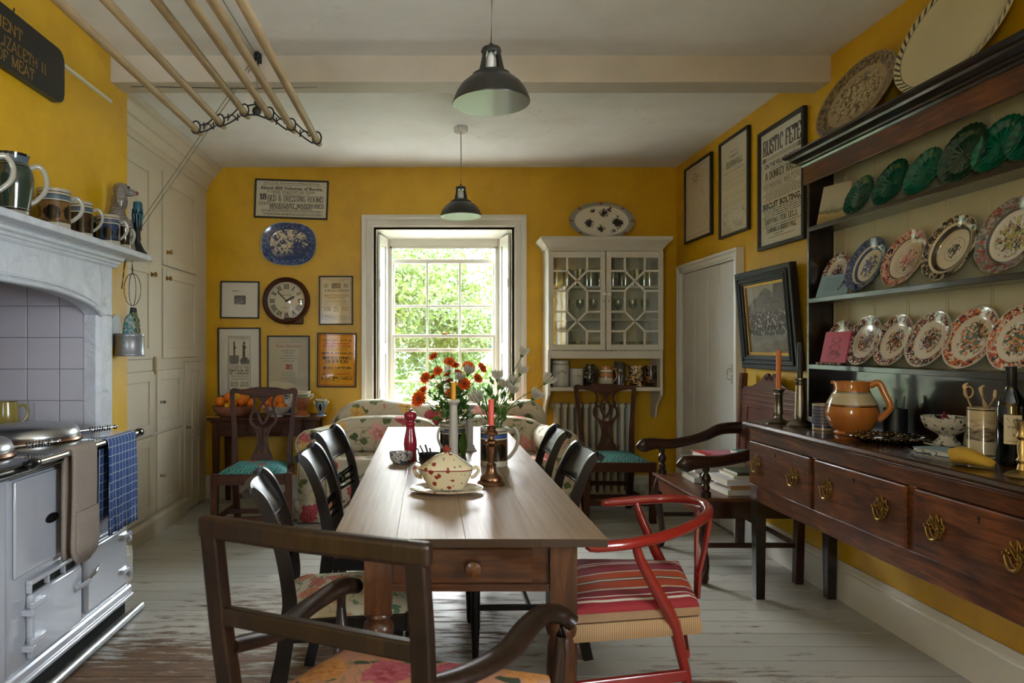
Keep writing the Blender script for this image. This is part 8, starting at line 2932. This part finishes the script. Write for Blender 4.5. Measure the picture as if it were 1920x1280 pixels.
MB().lathe([(.012, .130), (.010, .136), (.018, .142), (.019, .148), (.010, .154), (.004, .160), (0, .161)], 8).build('finial', M['redrim'], lid, smooth=30)
for s in (-1, 1):
    MB().tube(cr([(s * .090, 0, .040), (s * .105, 0, .045), (s * .118, 0, .062), (s * .116, 0, .076), (s * .106, 0, .078), (s * .100, 0, .070)], 4), .007, 8, up=(0, 1, 0)).build('handle', M['sprig'], tu, smooth=60)
t = NT('sprig_stand')
s = t.sep(t.obj())
r = t.vmath('LENGTH', t.vmath('MULTIPLY', t.obj(), (1 / .137, 1 / .10, 0)))
d1 = t.vor(t.obj(), 38, .9).outputs
fl_ = t.step(t.math('ADD', d1['Distance'], t.math('MULTIPLY', t.noise(t.obj(), 100, 2), .2)), .32, .28)
col = t.mix(fl_, 'C4B896', '7E3226')
col = t.mix(t.step(t.math('ABSOLUTE', t.math('SUBTRACT', r, .97)), .03, .02), col, '7E2A20')
M['sprigst'] = t.fin(col, .12, coat=.5)
dish('tureen_stand', 'oval red sprigged stand under the small tureen', 'plate', .137, .10, M['sprigst'], (.0675, 2.58, TZ + .003), (0, 0, 0), depth=.016, rim=.62, foot=.58)
candlestick('candlestick', 'worn silver plate candlestick with a coral candle beside the tureen', tpos(921, 2.72), [(0, 0), (.054, 0), (.055, .006), (.050, .012), (.042, .016), (.044, .022), (.040, .032), (.026, .040), (.020, .052), (.017, .066), (.020, .078), (.011, .088), (.013, .10), (.018, .125), (.021, .150), (.011, .156), (.025, .164), (.025, .170), (.011, .178), (.011, .19), (.025, .197), (.026, .206), (.016, .214), (.017, .226), (.021, .232), (.012, .233), (0, .233)], M['copper'], (.0118, .22, .335, M['wax_c']))
M['mocha4'] = mocha('mocha_table_mug', '4A3018', '3A5080', .175)
mug('mocha_tankard', 'mocha ware tankard with blue band holding white flowers', 'tankard', tpos(926, 3.16), .0625, .175, M['mocha4'], handle=-.05, hr=.05, hm=M['paleh'], ht=.009, hz=(.18, .92))
mug('mocha_tankard', 'mocha ware tankard holding the orange marigolds', 'tankard', tpos(849, 3.42), .064, .165, M['mocha2'], handle=-2.4, hr=.04, hm=M['paleh'], ht=.009)
t = NT('white_column_glaze')
M['colm'] = plain('white_column_glaze', 'A8A49A', .3, coat=.3)
def column_stick(label, x, y, h, candle=None):
    t = thing('column_candlestick', label, 'candlestick', (x, y, TZ + .0005))
    b = MB()
    b.box(-.036, .036, -.036, .036, 0, .010)
    b.box(-.030, .030, -.030, .030, .010, .020)
    b.lathe([(.027, .02), (.028, .026), (.022, .032), (.020, .034)], 24)
    b.build('base', M['colm'], t, smooth=30, bevel=.001)
    MB().lathe([(.0205, .034), (.0205, h * .5), (.0175, h - .025)], 40, mod=lambda a, r: 1 - .045 * (.5 + .5 * math.cos(a * 16))).build('shaft', M['colm'], t, smooth=60)
    c = MB()
    c.lathe([(.0175, h - .025), (.020, h - .022), (.024, h - .012), (.026, h - .010)], 24)
    c.box(-.027, .027, -.027, .027, h - .010, h)
    c.build('capital', M['colm'], t, smooth=30, bevel=.001)
    if candle:
        MB().lathe([(0, h), (.0118, h), (.0115, h + candle - .003), (.009, h + candle), (0, h + candle)], 14).build('candle', M['wax_y'], t, smooth=40)
column_stick('white fluted column candlestick with an ochre candle before the marigolds', .112, 3.08, .305, .078)
column_stick('white fluted column candlestick without a candle behind the marigolds', .215, 3.62, .24)
pmill = thing('pepper_mill', 'tall glossy crimson pepper mill on the table', 'pepper mill', tpos(769.5, 3.30))
M['crim'] = plain('crimson_lacquer', '8E1A2C', .2, coat=.6)
MB().lathe([(0, 0), (.030, 0), (.031, .006), (.030, .03), (.028, .04), (.029, .05), (.032, .075), (.030, .10), (.024, .13), (.021, .15), (.0205, .165), (.023, .17), (.023, .176), (.019, .180), (0, .18)], 28).build('body', M['crim'], pmill, smooth=50)
MB().lathe([(.020, .18), (.022, .184), (.020, .19), (.029, .20), (.031, .212), (.028, .225), (.016, .232), (0, .233)], 28).build('head', M['crim'], pmill, smooth=50)
MB().lathe([(.006, .232), (.006, .236), (.010, .240), (.009, .247), (0, .25)], 14).build('finial', M['pewter'], pmill, smooth=50)
M['spongeb'] = blotch('blue_spongeware', 'BAB8AE', '2C3A60', 60, .52)
tag(MB().lathe([(0, 0), (.034, 0), (.040, .004), (.051, .022), (.054, .05), (.052, .051), (.048, .024), (.034, .008), (0, .008)], 32, mod=lambda a, r: 1 + .05 * max(0, math.cos(a - 2.6)) ** 8).build('sponge_bowl', M['spongeb'], smooth=40, loc=tpos(752, 3.22)), 'small blue spongeware bowl next to the pepper mill', 'bowl')
bk_ = thing('metal_basket', 'dark ribbed oval metal basket of knives on the table', 'basket', tpos(809, 3.10))
MB().loft([oct_ring(.042, .03, 0, 2), oct_ring(.050, .036, .02, 2), oct_ring(.058, .042, .06, 2), oct_ring(.060, .044, .064, 2), oct_ring(.055, .04, .06, 2), oct_ring(.04, .028, .006, 2)]).build('body', plain('blackened_pewter', '2A2826', .35, .6), bk_, smooth=50)
rb = MB()
for i in range(36):
    a = 2 * PI * i / 36
    rb.tube([(.045 * math.cos(a), .033 * math.sin(a), .006), (.0575 * math.cos(a), .0425 * math.sin(a), .042)], .0018, 5)
rb.build('ribs', M['pewter'], bk_, smooth=40)
for s in (-1, 1):
    MB().tube(cr([(s * .05, 0, .02), (s * .066, 0, .03), (s * .072, 0, .06), (s * .066, 0, .085), (s * .058, 0, .075), (s * .057, 0, .06)], 4), .003, 7, up=(0, 1, 0)).build('handle', M['iron'], bk_, smooth=50)
for i, (a, b, c_) in enumerate((((-.01, .01, .01), (-.052, .0, .10), 'alu'), ((.0, 0, .01), (-.028, .02, .10), 'iron'), ((-.02, -.01, .02), (.054, .0, .078), 'iron'), ((.01, .01, .01), (-.008, .02, .085), 'iron'))):
    o = MB().tube([a, Vector(a).lerp(Vector(b), .5), b], [(.003, .002), (.006, .003), (.007, .004)], 8).build('butter_knife', M[c_], smooth=50, loc=tpos(809, 3.10))
    tag(o, 'small knife standing in the dark metal basket', 'knife', 'knives in the metal basket')

# ---- cut flowers
def flower(name, label, group, base, head, kind, r):
    t = thing(name, label, 'flower', base, group=group)
    h = Vector(head) - Vector(base)
    r = r * (1.3 if kind == 'w' else 1.1)
    d = Vector((h.x * 1.0, h.y * 1.0 - .13, .11)).normalized()
    if kind == 'w':
        d = Vector((h.x * .8, h.y * .8, .2)).normalized()
    mid = Vector((h.x * .35, h.y * .35, h.z * .55))
    low = Vector((R.uniform(-.02, .02), R.uniform(-.02, .02), -.11))
    st = cr([low, Vector((h.x * .08, h.y * .08, .0)), mid, h - d * .012], 5)
    MB().tube(st, [.0024, .0022, .002, .0018], 5).build('stem', M['leafg'], t, smooth=50)
    u = d.cross(Vector((.3, 1, .2))).normalized()
    v = d.cross(u)
    p = MB()
    layers = ((20, 1.0, .05), (18, .85, .25), (12, .55, .5)) if kind == 'o' else ((13, .95, .95), (12, .85, 1.25), (9, .6, 1.5))
    for n, rr, lift in layers:
        off = R.uniform(0, 1)
        for i in range(n):
            a = 2 * PI * (i + off) / n + R.uniform(-.06, .06)
            e = u * math.cos(a) + v * math.sin(a)
            w = u * -math.sin(a) + v * math.cos(a)
            L = r * rr * R.uniform(.88, 1.1)
            if kind == 'o':
                dr = -.25 * R.random()
                p.add([h + e * r * .15 - w * .0018, h + e * r * .15 + w * .0018, h + e * L * .65 + d * L * (lift + .05) + w * r * .15, h + e * L + d * L * (lift + dr * .3), h + e * L * .65 + d * L * (lift + .05) - w * r * .15], [(0, 1, 2, 3, 4)])
            else:
                p.add([h + e * r * .10 - w * .002, h + e * r * .10 + w * .002, h + e * L * .62 + d * L * lift * .55 + w * r * .16, h + e * L * .66 + d * L * lift * 1.05, h + e * L * .62 + d * L * lift * .55 - w * r * .16], [(0, 1, 2, 3, 4)])
    p.build('petals', M['petalo' if kind == 'o' else 'petalw'], t, smooth=0, normals=False)
    c = MB().ball(h + d * r * .12, r * (.20 if kind == 'o' else .18), 8, 6)
    c.build('centre', plain('flower_centre', '3A2410' if kind == 'o' else '9AA060', .8) if not M.get('fc' + kind) else M['fc' + kind], t, smooth=60)
    cx = MB().lathe([(0, -.012), (.004, -.010), (.008, -.003), (.009, .003), (0, .004)], 8)
    cx.warp(lambda q: h + u * q.x + v * q.y + d * q.z)
    cx.build('calyx', M['leafg'], t, smooth=50)
    lv = MB()
    for k in range(5 if kind == 'o' else 3):
        i = R.randrange(6, len(st) - 3)
        b0 = st[i]
        a = R.uniform(0, 2 * PI)
        e = Vector((math.cos(a), math.sin(a), R.uniform(.1, .7))).normalized()
        w = e.cross(Vector((0, 0, 1))).normalized()
        L = R.uniform(.035, .07) if kind == 'o' else R.uniform(.02, .04)
        wd = L * (.20 if kind == 'o' else .16)
        dn = Vector((0, 0, -.2 * L))
        lv.add([b0, b0 + e * L * .35 + w * wd, b0 + e * L * .75 + w * wd * .8, b0 + e * L + dn, b0 + e * L * .75 - w * wd * .8, b0 + e * L * .35 - w * wd], [(0, 1, 2, 3, 4, 5)])
    lv.build('leaves', M['leafg'], t, smooth=0, normals=False)
M['fco'] = plain('marigold_centre', '7A3010', .8)
M['fcw'] = plain('daisy_centre', '9AA060', .8)
mb0 = tpos(849, 3.42)
mb0 = Vector((mb0[0], mb0[1], TZ + .16))
mb1 = tpos(926, 3.16)
mb1 = Vector((mb1[0], mb1[1], TZ + .17))
for (zx_, zy_, Y, r) in ((372, 112, 3.44, .026), (490, 152, 3.42, .030), (533, 178, 3.46, .024), (636, 195, 3.38, .036), (735, 198, 3.42, .032), (403, 222, 3.36, .027), (312, 272, 3.36, .032), (366, 264, 3.48, .020), (475, 248, 3.50, .022), (703, 278, 3.36, .028), (600, 318, 3.34, .034), (290, 372, 3.40, .030), (262, 432, 3.30, .042), (420, 336, 3.48, .020), (488, 296, 3.48, .022), (490, 388, 3.36, .022), (560, 230, 3.52, .024)):
    b0 = mb0 + Vector((R.uniform(-.03, .03), R.uniform(-.03, .03), 0))
    flower('marigold', {372: 'small orange marigold on the tallest stem of the bouquet', 262: 'largest orange marigold drooping towards the pepper mill', 636: 'wide orange marigold just behind the upper white aster'}.get(zx_, 'orange marigold in the mocha tankard bouquet'), None if zx_ in (372, 262, 636) else 'orange marigolds in the tankard', b0, at(720 + zx_ / 4, 640 + zy_ / 4, Y), 'o', r)
for (zx_, zy_, Y, r) in ((628, 248, 3.34, .032), (567, 292, 3.32, .028)):
    flower('white_aster', 'white aster among the orange marigolds', 'white asters among the marigolds', mb0.copy(), at(720 + zx_ / 4, 640 + zy_ / 4, Y), 'w', r)
for (zx_, zy_, Y, r) in ((710, 462, 3.08, .040), (852, 290, 3.20, .034), (888, 348, 3.10, .032), (958, 392, 3.08, .032), (962, 325, 3.18, .034), (1020, 245, 3.16, .034), (1034, 105, 3.18, .030), (1208, 312, 3.14, .036), (1118, 428, 3.10, .036)):
    b0 = mb1 + Vector((R.uniform(-.03, .03), R.uniform(-.02, .02), 0))
    flower('white_aster', {1034: 'white aster standing tallest above the blue banded tankard', 1208: 'white aster leaning out furthest towards the cabinet', 710: 'white aster low beside the coral candle'}.get(zx_, 'white aster in the blue banded tankard'), None if zx_ in (1034, 1208, 710) else 'white asters in the tankard', b0, at(720 + zx_ / 4, 640 + zy_ / 4, Y), 'w', r)
# loose greenery in both tankards
for lab, b0, n, sp_r in (('bushy green foliage filling the marigold tankard', mb0, 170, .115), ('sparse green foliage in the white aster tankard', mb1, 60, .075)):
    t = thing('cut_foliage', lab, 'foliage', b0)
    f = MB()
    for i in range(n):
        a, b = R.uniform(0, 2 * PI), R.uniform(.0, 1)
        c = Vector((math.cos(a) * sp_r * b, math.sin(a) * sp_r * b * .8, R.uniform(-.0, .20) * (1 - b * .3)))
        if c.length < .05:
            c *= 1.5
        e = (c + Vector((0, 0, .03))).normalized()
        e = (e + Vector((R.gauss(0, .4), R.gauss(0, .4), R.gauss(0, .4)))).normalized()
        w = e.cross(Vector((R.gauss(0, .3), R.gauss(0, .3), 1))).normalized()
        L = R.uniform(.03, .06)
        wd = L * .24
        f.add([c, c + e * L * .4 + w * wd, c + e * L, c + e * L * .4 - w * wd], [(0, 1, 2, 3)])
    f.build('leaves', M['leafg'], t, smooth=0, normals=False)
    s = MB()
    for i in range(10):
        a = R.uniform(0, 2 * PI)
        s.tube([(0, 0, -.1), (.02 * math.cos(a), .02 * math.sin(a), .02), (.07 * math.cos(a), .06 * math.sin(a), R.uniform(.1, .2))], .0018, 5)
    s.build('stalks', M['leafg'], t, smooth=50)
bigl = thing('large_leaf', 'broad green leaf hanging over the tankard rim', 'leaf', (.165, 3.28, .82))
MB().sheet([[(-.02 * math.sin(PI * u) * k, -.01 * k * k, .085 - .13 * u) for k in (-1, -.5, 0, .5, 1)] for u in [i / 8 * .96 + .02 for i in range(9)]]).build('blade', M['leafg'], bigl, smooth=60)
